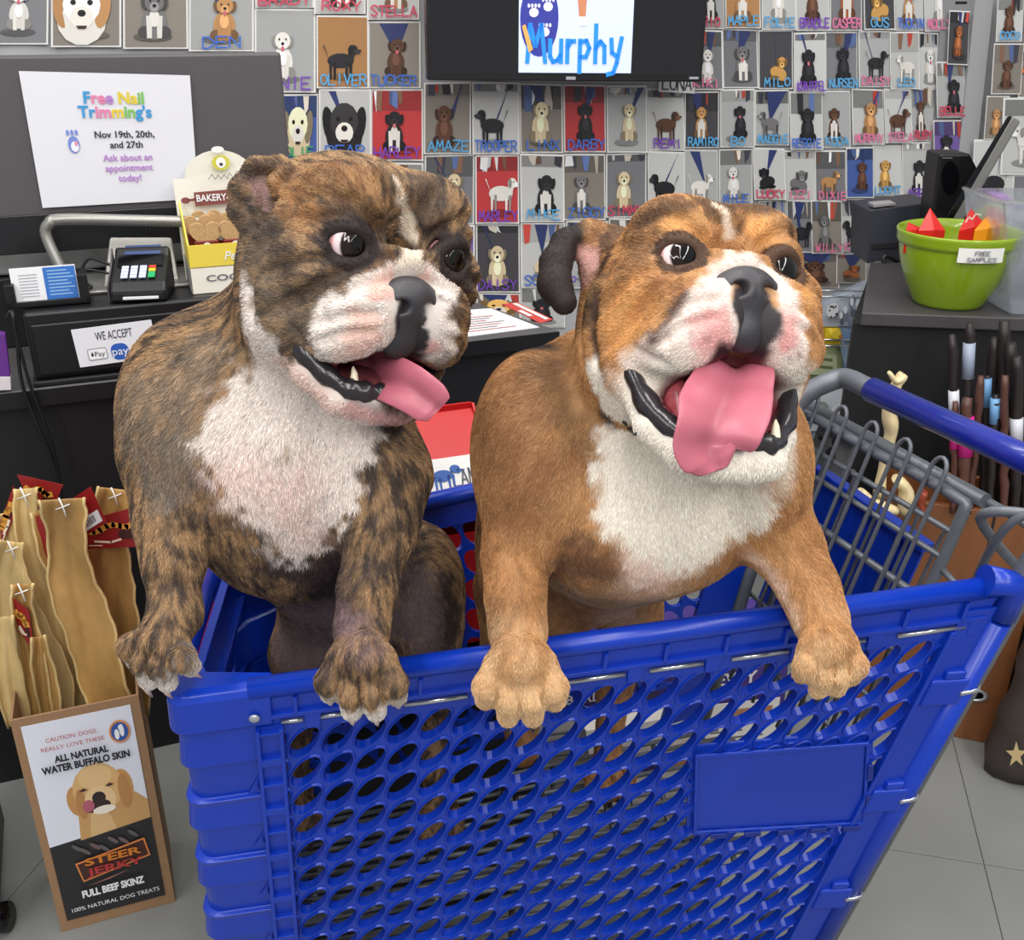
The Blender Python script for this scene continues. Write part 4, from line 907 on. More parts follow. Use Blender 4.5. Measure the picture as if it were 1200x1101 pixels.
def mouth(H, parent, tongue, tsz=1.3):
    J = H.jaw(); mb = MB(); mb.col = rgb(38, 34, 38)
    up = [Vector(H.p(x, y, z + .004)) for x, y, z in J]; pts = smoothpts(up, 5)
    rr = [(.0105 + .0032 * math.sin(i * 1.9) * .5 + .0012 * math.sin(i * .83)) * H.sc for i in range(len(pts))]; rr[0] = rr[-1] = .003
    mb.tube(pts, rr, 12); lip = mb.build('lower_lip', m_wet, parent)
    # floor of the mouth
    o = H.op
    def bld(fd):
        H.e(fd, (0, .060, -.112 - .72 * o), (.055, .048, .012), .006); H.e(fd, (.045, .04, -.098 - .4 * o), (.014, .03, .016 + .3 * o), .008, both=True)
    c = H.p(0, .06, -.11 - .6 * o); L = .085 * H.sc
    def col(V): n_ = vnoise(V, 160, 3)[:, None]; return np.array(rgb(150, 62, 72)) * (1 - n_) + np.array(rgb(205, 105, 112)) * n_
    small_skin('mouth_floor', bld, c - L, c + L, .0025, m_wet, parent, 1, col)
    # teeth
    for sg in (1, -1):
        mb = MB(); x, y, z = (sg * .034, .097, -.108 - .9 * o)
        mb.tube([Vector(H.p(x, y, z)), Vector(H.p(x * 1.02, y + .002, z + .008 * tsz)), Vector(H.p(x * 1.06, y + .001, z + .017 * tsz)), Vector(H.p(x * 1.1, y - .001, z + .022 * tsz))], [.0058, .0054, .0036, .001], 9); mb.build('canine_tooth', m_tooth, parent)
    for k in range(6):
        a = (k - 2.5) * .0085; mb = MB(); mb.tube([Vector(H.p(a, .105, -.105 - .96 * o)), Vector(H.p(a, .106, -.097 - .96 * o)), Vector(H.p(a, .106, -.094 - .96 * o))], [.0036, .0034, .0015], 7); mb.build('incisor_tooth', m_tooth, parent)
    # tongue: a sheet of cross-sections with thickness and a middle groove
    mb = MB(); secs = []; n = 20
    path = smoothpts([Vector(p) for p, w_, u in tongue], 6); ws = np.interp(np.linspace(0, len(tongue) - 1, len(path)), range(len(tongue)), [w_ for p, w_, u in tongue])
    us = [tongue[min(int(round(t)), len(tongue) - 1)][2] for t in np.linspace(0, len(tongue) - 1, len(path))]
    vs = []; cs = []
    side0 = Vector(tongue[0][2]).normalized()
    for i, p in enumerate(path):
        t = (path[min(i + 1, len(path) - 1)] - path[max(i - 1, 0)]).normalized(); sd_ = (side0 - t * side0.dot(t)).normalized()
        nn = sd_.cross(t).normalized()
        for k in range(n):
            a = 2 * math.pi * k / n; x = math.cos(a); z = math.sin(a); w_ = ws[i]; g_ = -math.exp(-(x / .24) ** 2) if z > 0 else 0
            th = .0065 * (.6 + .4 * min(1, (len(path) - 1 - i) / 4))
            vs.append(p + sd_ * x * w_ + nn * (z * th + (g_ * .011 + .007 * x * x) * min(1, w_ / .035))); v = .5 + .5 * math.sin(i * .9 + k); cs.append(tuple(np.array(rgb(184, 100, 116)) * (.94 + .06 * v) * (1 - .18 * (math.exp(-(x / .2) ** 2) if z > 0 else 0))))
    N = len(path); fs = [(i * n + k, i * n + (k + 1) % n, (i + 1) * n + (k + 1) % n, (i + 1) * n + k) for i in range(N - 1) for k in range(n)] + [tuple(range(n)), tuple((N - 1) * n + k for k in range(n))]
    mb.add(vs, fs, True); mb.c = cs; tg = mb.build('tongue', m_tng, parent); sb = tg.modifiers.new('smooth', 'SUBSURF'); sb.levels = sb.render_levels = 1
class Painter:
    def __init__(s, V, Q, N, base):
        s.V, s.Q, s.N = V, Q, N; s.C = base.copy(); s.bvh = BVHTree.FromPolygons([tuple(v) for v in V], [tuple(q) for q in Q]); s.n1 = vnoise(V, 95, 11) - .5; s.n2 = vnoise(V, 240, 5) - .5
    def hit(s, px, py):
        h = s.bvh.ray_cast(CAM, ray(px, py).normalized())
        if h[0] is None: h = s.bvh.find_nearest(CAM + ray(px, py) * 1.15)
        return np.array(h[0])
    def mask(s, pts, soft=.008, rough=.012):
        P = [s.hit(x, y) if len(q) == 0 else np.array((x, y, q[0])) for x, y, r_, *q in pts]; rs = [p[2] / 1060. for p in pts]
        return sstep(soft, -soft, seg_dist(s.V, P, rs) + s.n1 * rough + s.n2 * rough * .5)
    def go(s, pts, col, a=1., soft=.008, rough=.012, front=False):
        m = s.mask(pts, soft, rough) * a; c = np.array(rgb(*col)); s.C = s.C * (1 - m[:, None]) + c * m[:, None]; return m
def VP(px, py, Y): return np.array(PY(px, py, Y))
def build_dog1():
    H = Head(PY(419, 290, 1.12), 35, 2, 14, 1.05, .030, fl=1.06)
    fd = Field((-.50, .86, .36), (.06, 1.46, 1.46), HV)
    sculpt_body1(fd, H); 
    sculpt_head(fd, H, 'rose')
    root = empty('bulldog', (-.22, 1.2, .38), 'dark brindle bulldog with white chest standing in the cart, at the left', 'dog')
    tips = []
    tips += sculpt_paws1(fd)
    V, Q = fd.mesh(); V, Q = keep_largest(V, Q); V = relax(V, Q, 2, .5); N = normals(V, Q)
    return H, root, V, Q, N, tips
def sculpt_body1(fd, H):
    P = VP; e = fd.ell; c = fd.cap
    e(P(325, 545, 1.15), (.135, .13, .145), None, .03)
    e(P(225, 495, 1.13), (.082, .10, .125), None, .04); e(P(440, 555, 1.12), (.058, .09, .11), None, .04)
    e(P(278, 440, 1.20), (.090, .11, .085), None, .04); c(P(318, 435, 1.17), H.p(0, -.03, -.05), .100, .092, .04)
    c(P(345, 600, 1.17), P(400, 665, 1.24), .115, .085, .04); c(P(400, 665, 1.24), P(440, 735, 1.31), .09, .075, .04)
    e(P(470, 690, 1.30), (.085, .10, .11), None, .04)
    e(P(502, 700, 1.25), (.050, .085, .105), None, .03)
    fd.chain([P(502, 740, 1.24), P(512, 800, 1.27), P(510, 860, 1.31), P(512, 905, 1.27)], [.045, .034, .024, .022], .02)
    fd.chain([P(372, 700, 1.24), P(352, 765, 1.22), P(345, 850, 1.29), P(345, 915, 1.27)], [.052, .040, .024, .022], .02)
    # forelegs
    fd.chain([P(200, 540, 1.10), P(200, 610, 1.06), P(203, 660, 1.03), P(205, 718, 1.00)], [.054, .037, .029, .025], .025)
    fd.chain([P(452, 560, 1.09), P(446, 620, 1.05), P(430, 690, 1.01), P(424, 735, .985)], [.054, .036, .028, .025], .025)
    # elbow folds and breastbone
def sculpt_paws1(fd):
    P = VP
    t = paw(fd, P(205, 720, .995), P(192, 752, .965), (-.25, -.25, -.93), (.85, -.5, -.1), 1.05, 1.0, up=(-.2, -1, .2), toes=((-.036, .028), (-.014, .042), (.010, .034), (.034, .006)))
    t += paw(fd, P(424, 738, .985), P(424, 770, .942), (-.02, -.12, -.99), (1, .0, 0), 1.08, 1.05, up=(0, -1, .1))
    for x, y in ((345, 925), (512, 915)):
        p = P(x, y, 1.26); p[2] = .405
        t2 = paw(fd, p + (0, .03, .03), p, (0, -.95, -.1), (1, 0, 0), .95, 1.0, up=(0, 0, 1)); t += t2
    return t
def build_dog2():
    H = Head(PY(810, 354, 1.12), 19, 33, 11, 1.06, .074, ex=.053, fl=1.12, jx=-.010, nu=.016)
    fd = Field((-.12, .86, .36), (.48, 1.52, 1.44), HV)
    sculpt_body2(fd, H); sculpt_head(fd, H, 'drop')
    root = empty('bulldog', (.14, 1.25, .38), 'tan and white bulldog with black ear standing in the cart, mouth wide open', 'dog')
    tips = sculpt_paws2(fd)
    V, Q = fd.mesh(); V, Q = keep_largest(V, Q); V = relax(V, Q, 2, .5); N = normals(V, Q)
    return H, root, V, Q, N, tips
def sculpt_body2(fd, H):
    P = VP; e = fd.ell; c = fd.cap
    e(P(745, 590, 1.14), (.155, .13, .115), None, .03)
    e(P(628, 530, 1.13), (.078, .11, .125), None, .04); e(P(888, 545, 1.11), (.060, .10, .10), None, .04)
    e(P(692, 490, 1.20), (.080, .11, .10), None, .04); c(P(740, 500, 1.18), H.p(0, -.04, -.06), .135, .105, .04)
    c(P(715, 600, 1.20), P(690, 640, 1.30), .125, .11, .04)
    e(P(600, 640, 1.24), (.050, .10, .14), None, .03); e(P(640, 670, 1.36), (.10, .10, .12), None, .04)
    fd.chain([P(735, 650, 1.33), P(738, 720, 1.34), P(720, 800, 1.40), P(715, 850, 1.38)], [.065, .046, .028, .024], .02)
    fd.chain([P(600, 690, 1.27), P(600, 760, 1.28), P(610, 840, 1.34), P(612, 880, 1.30)], [.055, .042, .026, .024], .02)
    e(P(690, 705, 1.30), (.040, .04, .030), None, .02)
    fd.chain([P(618, 580, 1.08), P(604, 650, 1.05), P(604, 700, 1.01), P(607, 740, .99)], [.052, .034, .029, .027], .025)
    fd.chain([P(885, 585, 1.10), P(922, 640, 1.06), P(948, 690, 1.02), P(962, 725, .995)], [.054, .037, .029, .026], .025)
def sculpt_paws2(fd):
    P = VP
    t = paw(fd, P(607, 742, .985), P(610, 775, .942), (.0, -.12, -.99), (1, .0, 0), 1.12, 1.05, up=(0, -1, .1))
    t += paw(fd, P(962, 728, .99), P(970, 758, .955), (.12, -.12, -.99), (1, .1, .1), 1.02, .86, up=(0, -1, .1), toes=((-.030, .022), (-.011, .044), (.0115, .046), (.030, .034)))
    for x, y in ((715, 860), (612, 888)):
        p = P(x, y, 1.36); p[2] = .405
        t += paw(fd, p + (0, .03, .03), p, (0, -.95, -.1), (1, 0, 0), .95, 1.0, up=(0, 0, 1))
    return t
def tongue1(H):
    S = (-.6, -.1, -.75); lp = H.p(.0, .106, -.133)
    print('LIP1', lp)
    return [(H.p(.0, .05, -.100), .026, S), (VP(440, 440, lp[1] + .03), .0255, S), (VP(462, 446, lp[1] - .005), .0255, S), (VP(484, 456, lp[1] - .022), .025, S), (VP(505, 471, lp[1] - .028), .0235, S), (VP(515, 480, lp[1] - .03), .017, S)]
def tongue2(H):
    S = (-1, -.25, .10); lp = H.p(-.01, .106, -.177); print('LIP2', lp)
    return [(H.p(.0, .03, -.10), .034, S), (VP(862, 430, lp[1] + .075), .036, S), (VP(858, 452, lp[1] + .040), .041, S), (VP(850, 475, lp[1] + .010), .045, S), (VP(838, 500, lp[1] - .016), .045, S), (VP(829, 522, lp[1] - .022), .040, S), (VP(834, 536, lp[1] - .024), .028, S), (VP(839, 546, lp[1] - .024), .016, S), (VP(840, 550, lp[1] - .024), .005, S)]
def head_flow(H):
    X, F, U = H.X, H.F, H.U; o = []
    for sg in (1, -1):
        for (x, y, z), d in (((.03, .10, .06), (.1, -.6, .8)), ((.06, .06, .08), (.2, -.9, .3)), ((.08, .07, .0), (.6, -.7, .1)), ((.09, .03, -.04), (.3, -.9, -.3)), ((.04, .13, -.05), (.8, -.2, -.5)), ((.07, .08, -.08), (.5, -.6, -.6)), ((.03, .115, .0), (.4, -.5, .7)), ((.06, .02, -.12), (.1, -.6, -.8)), ((.1, -.03, .03), (.2, -1, -.1)), ((.02, .08, -.14), (.1, -.8, -.5))):
            o.append((H.p(x * sg, y, z), X * d[0] * sg + F * d[1] + U * d[2]))
    o.append((H.p(0, -.02, .1), -F)); return o
def streaks(V, flow, sc, seed, span=.011):
    a = 0
    for t in np.linspace(-span, span, 7): a = a + vnoise(V + flow * t, sc, seed)
    a = a / 7; return np.clip((a - a.mean()) / (a.std() * 3) + .5, 0, 1)
def mix(C, c, m): return C * (1 - m[:, None]) + np.array(rgb(*c)) * m[:, None]
def hide_inside(H, V, dens, L):
    """no hair in the mouth, on the eyelids or nose; short on the muzzle"""
    l = H.loc(V); r = np.linalg.norm(l - np.array((0, .03, -.03)), axis=1); hd_ = sstep(.20, .15, r)
    cav = sstep(1.25, .95, np.sqrt((l[:, 0] / .062) ** 2 + ((l[:, 1] - .06) / .066) ** 2 + ((l[:, 2] + .095 + .5 * H.op) / (.014 + .45 * H.op)) ** 2))
    dens = dens * (1 - cav)
    for sg in (1, -1): dens = dens * sstep(.019, .024, np.linalg.norm(l - np.array((sg * H.ex, .088, .008)), axis=1) / 1.0)
    J = H.jaw(); jl = seg_dist(l, J, [.011] * len(J)); dens = dens * sstep(-.001, .004, jl)
    dens = dens * sstep(-.001, .003, seg_dist(l, [(0, .125, -.036), (0, .125, -.06)], [.03, .024]))
    mz = np.exp(-(np.linalg.norm((l - np.array((0, .115, -.05))) / np.array((.08, .06, .06)), axis=1)) ** 2)
    L = L * (1 - .38 * hd_) * (1 - .45 * mz); return dens, L, cav, l
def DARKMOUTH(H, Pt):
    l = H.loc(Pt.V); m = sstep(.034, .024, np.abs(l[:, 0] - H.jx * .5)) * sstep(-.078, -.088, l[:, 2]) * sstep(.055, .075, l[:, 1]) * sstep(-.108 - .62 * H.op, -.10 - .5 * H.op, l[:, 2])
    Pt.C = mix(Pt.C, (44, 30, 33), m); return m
def LIDS(H, Pt, col):
    l = H.loc(Pt.V)
    for sg in (1, -1):
        m = sstep(.0300, .0255, np.linalg.norm((l - np.array((sg * (H.ex + .001), .092, .008))) / np.array((1, 1, .95)), axis=1) + Pt.n2 * .003); Pt.C = mix(Pt.C, col, m * .92)
# ---------------------------------------------------------------- brindle bulldog
H1, DOG1, V, Q, N, tips1 = build_dog1()
P = VP
fl1 = flow_field(head_flow(H1) + [(P(320, 500, 1.0), (0, -.1, -1)), (P(230, 480, 1.03), (-.7, 0, -.7)), (P(160, 500, 1.1), (-.5, .3, -1)), (P(300, 420, 1.1), (-.5, .2, -1)), (P(260, 400, 1.2), (-.8, .3, -.6)), (P(300, 580, 1.0), (.2, -.1, -1)), (P(390, 540, 1.0), (.1, 0, -1)), (P(440, 520, 1.03), (.4, 0, -.9)),
  (P(200, 620, 1.0), (0, 0, -1)), (P(200, 720, .98), (0, -.2, -1)), (P(190, 780, .95), (-.2, -.3, -1)), (P(430, 640, 1.0), (-.1, 0, -1)), (P(424, 740, .95), (0, -.2, -1)), (P(424, 800, .92), (0, -.2, -1)), (P(400, 680, 1.15), (.4, .1, -1)), (P(510, 660, 1.2), (.2, .4, -1)), (P(500, 760, 1.2), (0, .1, -1)), (P(350, 760, 1.2), (0, .1, -1))])
f_ = fl1(V); f_ -= N * (f_ * N).sum(1, keepdims=True)
s1 = streaks(V, f_, 330, 1, .007); s2 = streaks(V, f_, 150, 2, .010); lo = vnoise(V, 16, 4); lo2 = vnoise(V, 30, 9)
br = np.clip(sstep(.16, .86, s1 * .5 + s2 * .5 + (lo - .5) * .40), 0, 1)
C = mix(np.tile(np.array(rgb(70, 58, 51)), (len(V), 1)), (160, 127, 92), br)
C = mix(C, (50, 42, 39), sstep(.62, .8, lo2) * .5)
Pt = Painter(V, Q, N, C)
Pt.go([(170, 480, 50), (190, 540, 45), (230, 440, 40)], (158, 140, 120), .5, .03, .05)
Pt.go([(200, 560, 40), (235, 520, 30)], (120, 112, 108), .45, .03, .05)
Pt.go([(300, 290, 40), (330, 350, 45), (360, 360, 30)], (126, 112, 98), .55, .03, .03)
Pt.go([(340, 215, 30), (400, 205, 32), (440, 230, 22)], (158, 108, 62), .45, .02, .05)
Pt.go([(340, 240, 14), (360, 260, 14)], (165, 115, 70), .4, .01, .03)
Pt.go([(430, 310, 7), (455, 300, 7)], (160, 112, 66), .5, .01, .02)
for q in ([(305, 260, 10), (330, 300, 16), (350, 340, 14)], [(500, 230, 30), (520, 280, 22)], [(400, 330, 14), (420, 318, 14)], [(300, 380, 10), (310, 410, 12)]): Pt.go(q, (58, 48, 45), .75, .014, .03)
Pt.go([(385, 285, 14), (440, 300, 12), (410, 262, 11)], (52, 43, 42), .85, .012, .02)
Pt.go([(400, 240, 12), (440, 255, 10)], (70, 55, 46), .5, .012, .03)
# belly, loins and inner thighs
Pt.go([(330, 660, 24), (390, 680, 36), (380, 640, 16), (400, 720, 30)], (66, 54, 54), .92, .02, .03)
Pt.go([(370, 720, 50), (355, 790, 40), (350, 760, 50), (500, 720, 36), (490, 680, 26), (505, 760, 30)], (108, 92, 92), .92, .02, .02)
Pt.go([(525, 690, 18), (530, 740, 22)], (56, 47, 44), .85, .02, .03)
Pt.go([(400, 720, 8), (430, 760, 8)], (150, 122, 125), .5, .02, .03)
# white bib
W_ = (226, 214, 206); PK = (214, 178, 170)
Pt.go([(290, 470, 34), (260, 520, 30), (300, 560, 44), (350, 600, 46), (355, 640, 22)], W_, 1, .010, .03)
Pt.go([(330, 480, 50), (390, 500, 52), (370, 560, 52), (385, 600, 24)], W_, 1, .010, .03)
Pt.go([(400, 510, 42), (420, 480, 30), (370, 460, 40)], W_, 1, .010, .02)
Pt.go([(300, 600, 16), (340, 650, 14)], W_, .8, .012, .03)
Pt.go([(270, 555, 26), (330, 580, 30), (360, 625, 20), (350, 560, 20)], PK, .5, .03, .03)
# white stripe on the cheek and throat
Pt.go([(288, 325, 5), (292, 370, 10), (306, 420, 20), (345, 462, 26), (400, 490, 22)], W_, 1, .007, .014)
Pt.go([(297, 375, 14), (308, 400, 22), (328, 432, 24), (350, 455, 22)], W_, 1, .006, .01)
Pt.go([(330, 425, 14), (360, 450, 14), (390, 478, 12)], (214, 176, 162), .6, .01, .01)
# blaze
Pt.go([(464, 212, 2.5), (470, 232, 5), (477, 255, 7), (480, 275, 9), (482, 300, 11), (480, 318, 16)], (224, 208, 188), 1, .003, .006)
# white muzzle with pink
Pt.go([(400, 380, 34), (412, 405, 32), (430, 350, 24), (460, 330, 14), (500, 325, 12), (525, 345, 12)], W_, 1, .006, .010)
Pt.go([(440, 390, 44), (420, 415, 26), (505, 370, 22), (515, 410, 26)], W_, 1, .006, .010)
Pt.go([(455, 330, 10), (440, 345, 10), (500, 325, 7)], (222, 172, 156), .75, .006, .01)
Pt.go([(430, 385, 22), (415, 410, 18), (450, 415, 12)], (226, 180, 164), .7, .012, .02)
Pt.go([(505, 405, 12)], (222, 165, 158), .7, .006, .01)
Pt.go([(520, 420, 10), (510, 430, 8)], (130, 120, 116), .6, .006, .02)
Pt.go([(478, 370, 22), (470, 400, 16), (490, 395, 14), (465, 415, 10)], (48, 45, 48), 1, .003, .006)
for x, y in ((395, 400), (405, 425), (385, 415), (430, 425)): Pt.go([(x, y, 3)], (150, 130, 124), .6, .003, .006)
Pt.go([(376, 402, 12), (392, 428, 12)], W_, .95, .006, .01)
Pt.go([(415, 474, 6), (450, 484, 9), (482, 486, 9)], (78, 68, 70), .8, .006, .01)
Pt.go([(400, 478, 6), (440, 490, 10), (480, 492, 9)], (196, 150, 146), .8, .006, .01)
# ear
Pt.go([(303, 215, 12), (310, 235, 12)], (164, 132, 128), .9, .006, .012)
Pt.go([(290, 200, 10), (320, 192, 10), (340, 200, 8)], (60, 49, 44), .8, .008, .012)
# eyelids
LIDS(H1, Pt, (44, 36, 36))
# toes
tw = [np.array(t[0]) for t in tips1[:8]]
for i, t in enumerate(tw):
    m = sstep(.030, .014, np.linalg.norm(V - t, axis=1) + (s1 - .5) * .012) * (.95 if i in (1, 2, 5, 6) else .55); Pt.C = mix(Pt.C, (226, 216, 208), m)
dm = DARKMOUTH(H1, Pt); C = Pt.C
dens = 1 - dm; L = np.full(len(V), .0085); dens, L, cav, l = hide_inside(H1, V, dens, L); C = mix(C, (120, 60, 64), cav)
dens *= sstep(-.99, -.4, -N[:, 1] * 0 + np.where(V[:, 1] > 1.33, -.9, 0) + 0) * .75 + .25
low = sstep(.95, .85, V[:, 2]); L = L * (1 - .3 * low)
belly = sstep(.3, .9, -N[:, 2]) * .5; dens *= 1 - belly
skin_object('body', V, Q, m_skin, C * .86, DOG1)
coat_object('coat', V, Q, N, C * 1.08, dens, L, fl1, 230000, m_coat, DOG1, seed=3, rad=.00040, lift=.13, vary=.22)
nose(H1, DOG1); eyes(H1, DOG1, (.22, .95, .03)); mouth(H1, DOG1, tongue1(H1))
claws(tips1[:8], DOG1, rgb(205, 180, 168)); claws(tips1[8:], DOG1, rgb(60, 52, 50))
# ---------------------------------------------------------------- tan bulldog
H2, DOG2, V, Q, N, tips2 = build_dog2()
fl2 = flow_field(head_flow(H2) + [(P(740, 560, 1.0), (0, -.1, -1)), (P(640, 500, 1.05), (-.5, .1, -.9)), (P(600, 560, 1.05), (-.4, .1, -1)), (P(690, 480, 1.1), (-.4, .2, -1)), (P(830, 570, 1.0), (.3, -.1, -1)), (P(900, 540, 1.03), (.6, 0, -.8)), (P(570, 560, 1.15), (-.3, .5, -1)), (P(700, 620, 1.02), (-.1, 0, -1)),
  (P(605, 650, 1.0), (0, 0, -1)), (P(607, 740, .96), (0, -.2, -1)), (P(607, 800, .93), (0, -.2, -1)), (P(930, 650, 1.02), (.5, -.1, -.9)), (P(965, 730, .97), (.2, -.2, -1)), (P(972, 780, .94), (0, -.2, -1)), (P(570, 680, 1.2), (0, .2, -1)), (P(735, 720, 1.3), (0, 0, -1))])
f_ = fl2(V); f_ -= N * (f_ * N).sum(1, keepdims=True)
s1 = streaks(V, f_, 190, 1); s2 = streaks(V, f_, 80, 2, .016); lo = vnoise(V, 14, 4)
C = mix(np.tile(np.array(rgb(160, 112, 70)), (len(V), 1)), (205, 156, 106), np.clip(s1 * .5 + s2 * .3 + (lo - .5) * .4, 0, 1))
Pt = Painter(V, Q, N, C)
Pt.go([(600, 480, 50), (580, 540, 40), (640, 560, 40), (590, 600, 30)], (142, 102, 72), .6, .04, .04)
Pt.go([(560, 620, 22), (560, 700, 26), (580, 740, 20)], (104, 74, 54), .8, .03, .03)
Pt.go([(640, 430, 26), (660, 480, 22), (690, 520, 14)], (104, 78, 54), .8, .03, .015)
Pt.go([(712, 300, 7), (700, 360, 8), (700, 400, 8), (704, 440, 8), (712, 490, 9), (722, 505, 6)], (42, 34, 31), .92, .008, .012)
Pt.go([(670, 585, 24), (650, 620, 14), (710, 600, 14)], (206, 160, 112), .6, .03, .03)
Pt.go([(680, 650, 30), (720, 670, 24), (660, 660, 20)], (108, 76, 58), .85, .015, .03)
Pt.go([(760, 690, 40), (730, 720, 40), (735, 760, 30)], (206, 172, 146), .85, .02, .02)
Pt.go([(690, 705, 24)], (150, 130, 122), .8, .01, .03)
# white chest
W2 = (238, 229, 216)
Pt.go([(715, 560, 22), (740, 600, 40), (790, 640, 36), (760, 660, 28)], W2, 1, .010, .026)
Pt.go([(740, 540, 40), (800, 580, 56), (850, 590, 46), (880, 560, 34), (890, 530, 22)], W2, 1, .010, .022)
Pt.go([(720, 520, 22), (760, 540, 30), (830, 550, 40)], W2, 1, .010, .02)
Pt.go([(765, 660, 34), (810, 640, 38), (870, 600, 30)], W2, 1, .012, .022)
Pt.go([(740, 665, 18), (775, 680, 16)], (222, 190, 176), .7, .012, .02)
# inner side of the right foreleg
Pt.go([(880, 650, 10), (915, 690, 8), (935, 730, 7)], (226, 196, 176), .75, .010, .012)
# throat, white
Pt.go([(695, 430, 12), (720, 480, 22), (760, 515, 26), (810, 530, 24), (880, 540, 20)], W2, 1, .006, .012)
# head: dark crown and cheeks edges, tan mask
Pt.go([(720, 270, 22), (700, 350, 20), (700, 400, 10)], (74, 54, 42), .85, .014, .03)
Pt.go([(750, 265, 24), (790, 245, 20), (730, 320, 14)], (112, 80, 54), .8, .014, .04)
Pt.go([(830, 240, 14), (880, 240, 12), (925, 260, 10), (938, 290, 8)], (66, 48, 38), .8, .010, .03)
Pt.go([(798, 268, 15), (825, 275, 10)], (204, 146, 88), .8, .010, .02)
Pt.go([(890, 270, 14), (905, 285, 10)], (206, 142, 80), .8, .010, .02)
Pt.go([(720, 370, 20), (745, 345, 20), (730, 400, 18), (760, 375, 12)], (206, 148, 92), .8, .014, .03)
Pt.go([(935, 330, 10), (940, 360, 8)], (216, 160, 98), .9, .008, .02)
Pt.go([(770, 335, 14), (800, 345, 12)], (132, 86, 52), .7, .012, .02)
Pt.go([(768, 395, 8), (790, 375, 7)], (84, 52, 36), .8, .008, .012)
# blaze
Pt.go([(838, 240, 2.5), (850, 252, 5), (855, 275, 6), (855, 300, 7)], (232, 214, 194), 1, .003, .005)
# muzzle white and pink
Pt.go([(740, 420, 12), (780, 415, 24), (815, 380, 26), (835, 345, 18), (850, 318, 14), (880, 308, 14), (905, 325, 12), (930, 365, 14), (930, 400, 20)], (232, 214, 204), 1, .006, .010)
Pt.go([(800, 420, 30), (840, 390, 34), (925, 390, 22), (920, 420, 22)], (234, 216, 206), 1, .006, .008)
Pt.go([(835, 380, 20), (845, 400, 20), (830, 410, 14)], (226, 160, 156), .8, .008, .014)
Pt.go([(925, 375, 10), (922, 400, 10)], (226, 158, 154), .8, .008, .012)
Pt.go([(878, 360, 26), (880, 395, 22), (890, 380, 24)], (58, 54, 57), 1, .003, .006)
for x, y in ((790, 405), (815, 420), (830, 395), (810, 390), (800, 430), (925, 420), (915, 430), (935, 415)): Pt.go([(x, y, 3)], (140, 112, 112), .6, .003, .006)
Pt.go([(715, 440, 10), (735, 470, 10), (770, 500, 10)], (222, 190, 168), .7, .008, .01)
Pt.go([(850, 520, 14), (880, 505, 12)], (84, 78, 78), .9, .006, .01)
Pt.go([(802, 345, 4), (782, 378, 6), (764, 400, 5)], (70, 42, 30), .9, .006, .006)
for q in ([(790, 262, 10), (815, 262, 9)], [(885, 265, 12), (905, 280, 9)], [(735, 395, 12), (730, 365, 12), (750, 350, 12)]): Pt.go(q, (222, 166, 102), .6, .012, .02)
for q in ([(756, 262, 5), (780, 246, 5), (812, 244, 4)], [(862, 245, 5), (866, 270, 4)], [(900, 250, 5), (925, 270, 5)]): Pt.go(q, (70, 50, 38), .85, .008, .012)
# ears
e1 = H2.loc(V); em = sstep(.110, .126, np.abs(e1[:, 0])) * sstep(-.05, -.03, e1[:, 2]); Pt.C = mix(Pt.C, (44, 36, 34), em)
Pt.go([(690, 300, 15), (685, 325, 12)], (196, 150, 142), .9, .006, .01)
Pt.go([(690, 345, 6), (700, 330, 5)], (150, 120, 84), .7, .006, .01)
LIDS(H2, Pt, (62, 44, 36))
Pt.C = mix(Pt.C, (232, 198, 154), sstep(.97, .84, V[:, 2] + (s2 - .5) * .05) * (V[:, 1] < 1.12) * .8)
jl = H2.loc(V); jm = sstep(-.085, -.105, jl[:, 2]) * sstep(.0, .03, jl[:, 1]) * sstep(.11, .09, np.abs(jl[:, 0])); Pt.C = mix(Pt.C, W2, jm)
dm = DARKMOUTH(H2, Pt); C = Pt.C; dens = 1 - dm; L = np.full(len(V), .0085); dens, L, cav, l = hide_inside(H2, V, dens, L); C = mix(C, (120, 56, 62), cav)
dens *= np.where(V[:, 1] > 1.36, .35, 1); low = sstep(.95, .85, V[:, 2]); L = L * (1 - .3 * low) * (1 - .6 * em)
skin_object('body', V, Q, m_skin, C * .86, DOG2)
coat_object('coat', V, Q, N, C * 1.08, dens, L, fl2, 230000, m_coat, DOG2, seed=5, rad=.00040, lift=.13, vary=.13)
nose(H2, DOG2); eyes(H2, DOG2, (.18, .95, -.05)); mouth(H2, DOG2, tongue2(H2))
claws(tips2, DOG2, rgb(34, 31, 31))
m_col = mat('collar_black', rgb(30, 30, 32), .5)
mb = MB(); cp = [Vector(Pt.hit(x, y)) for x, y in ((731, 494), (738, 502), (746, 508))]; cp = [p_ + (CAM - p_).normalized() * .002 for p_ in cp]
mb.tube(smoothpts(cp, 5), 0.0028, 8, flat=.6); mb.build('collar', m_col, DOG2)
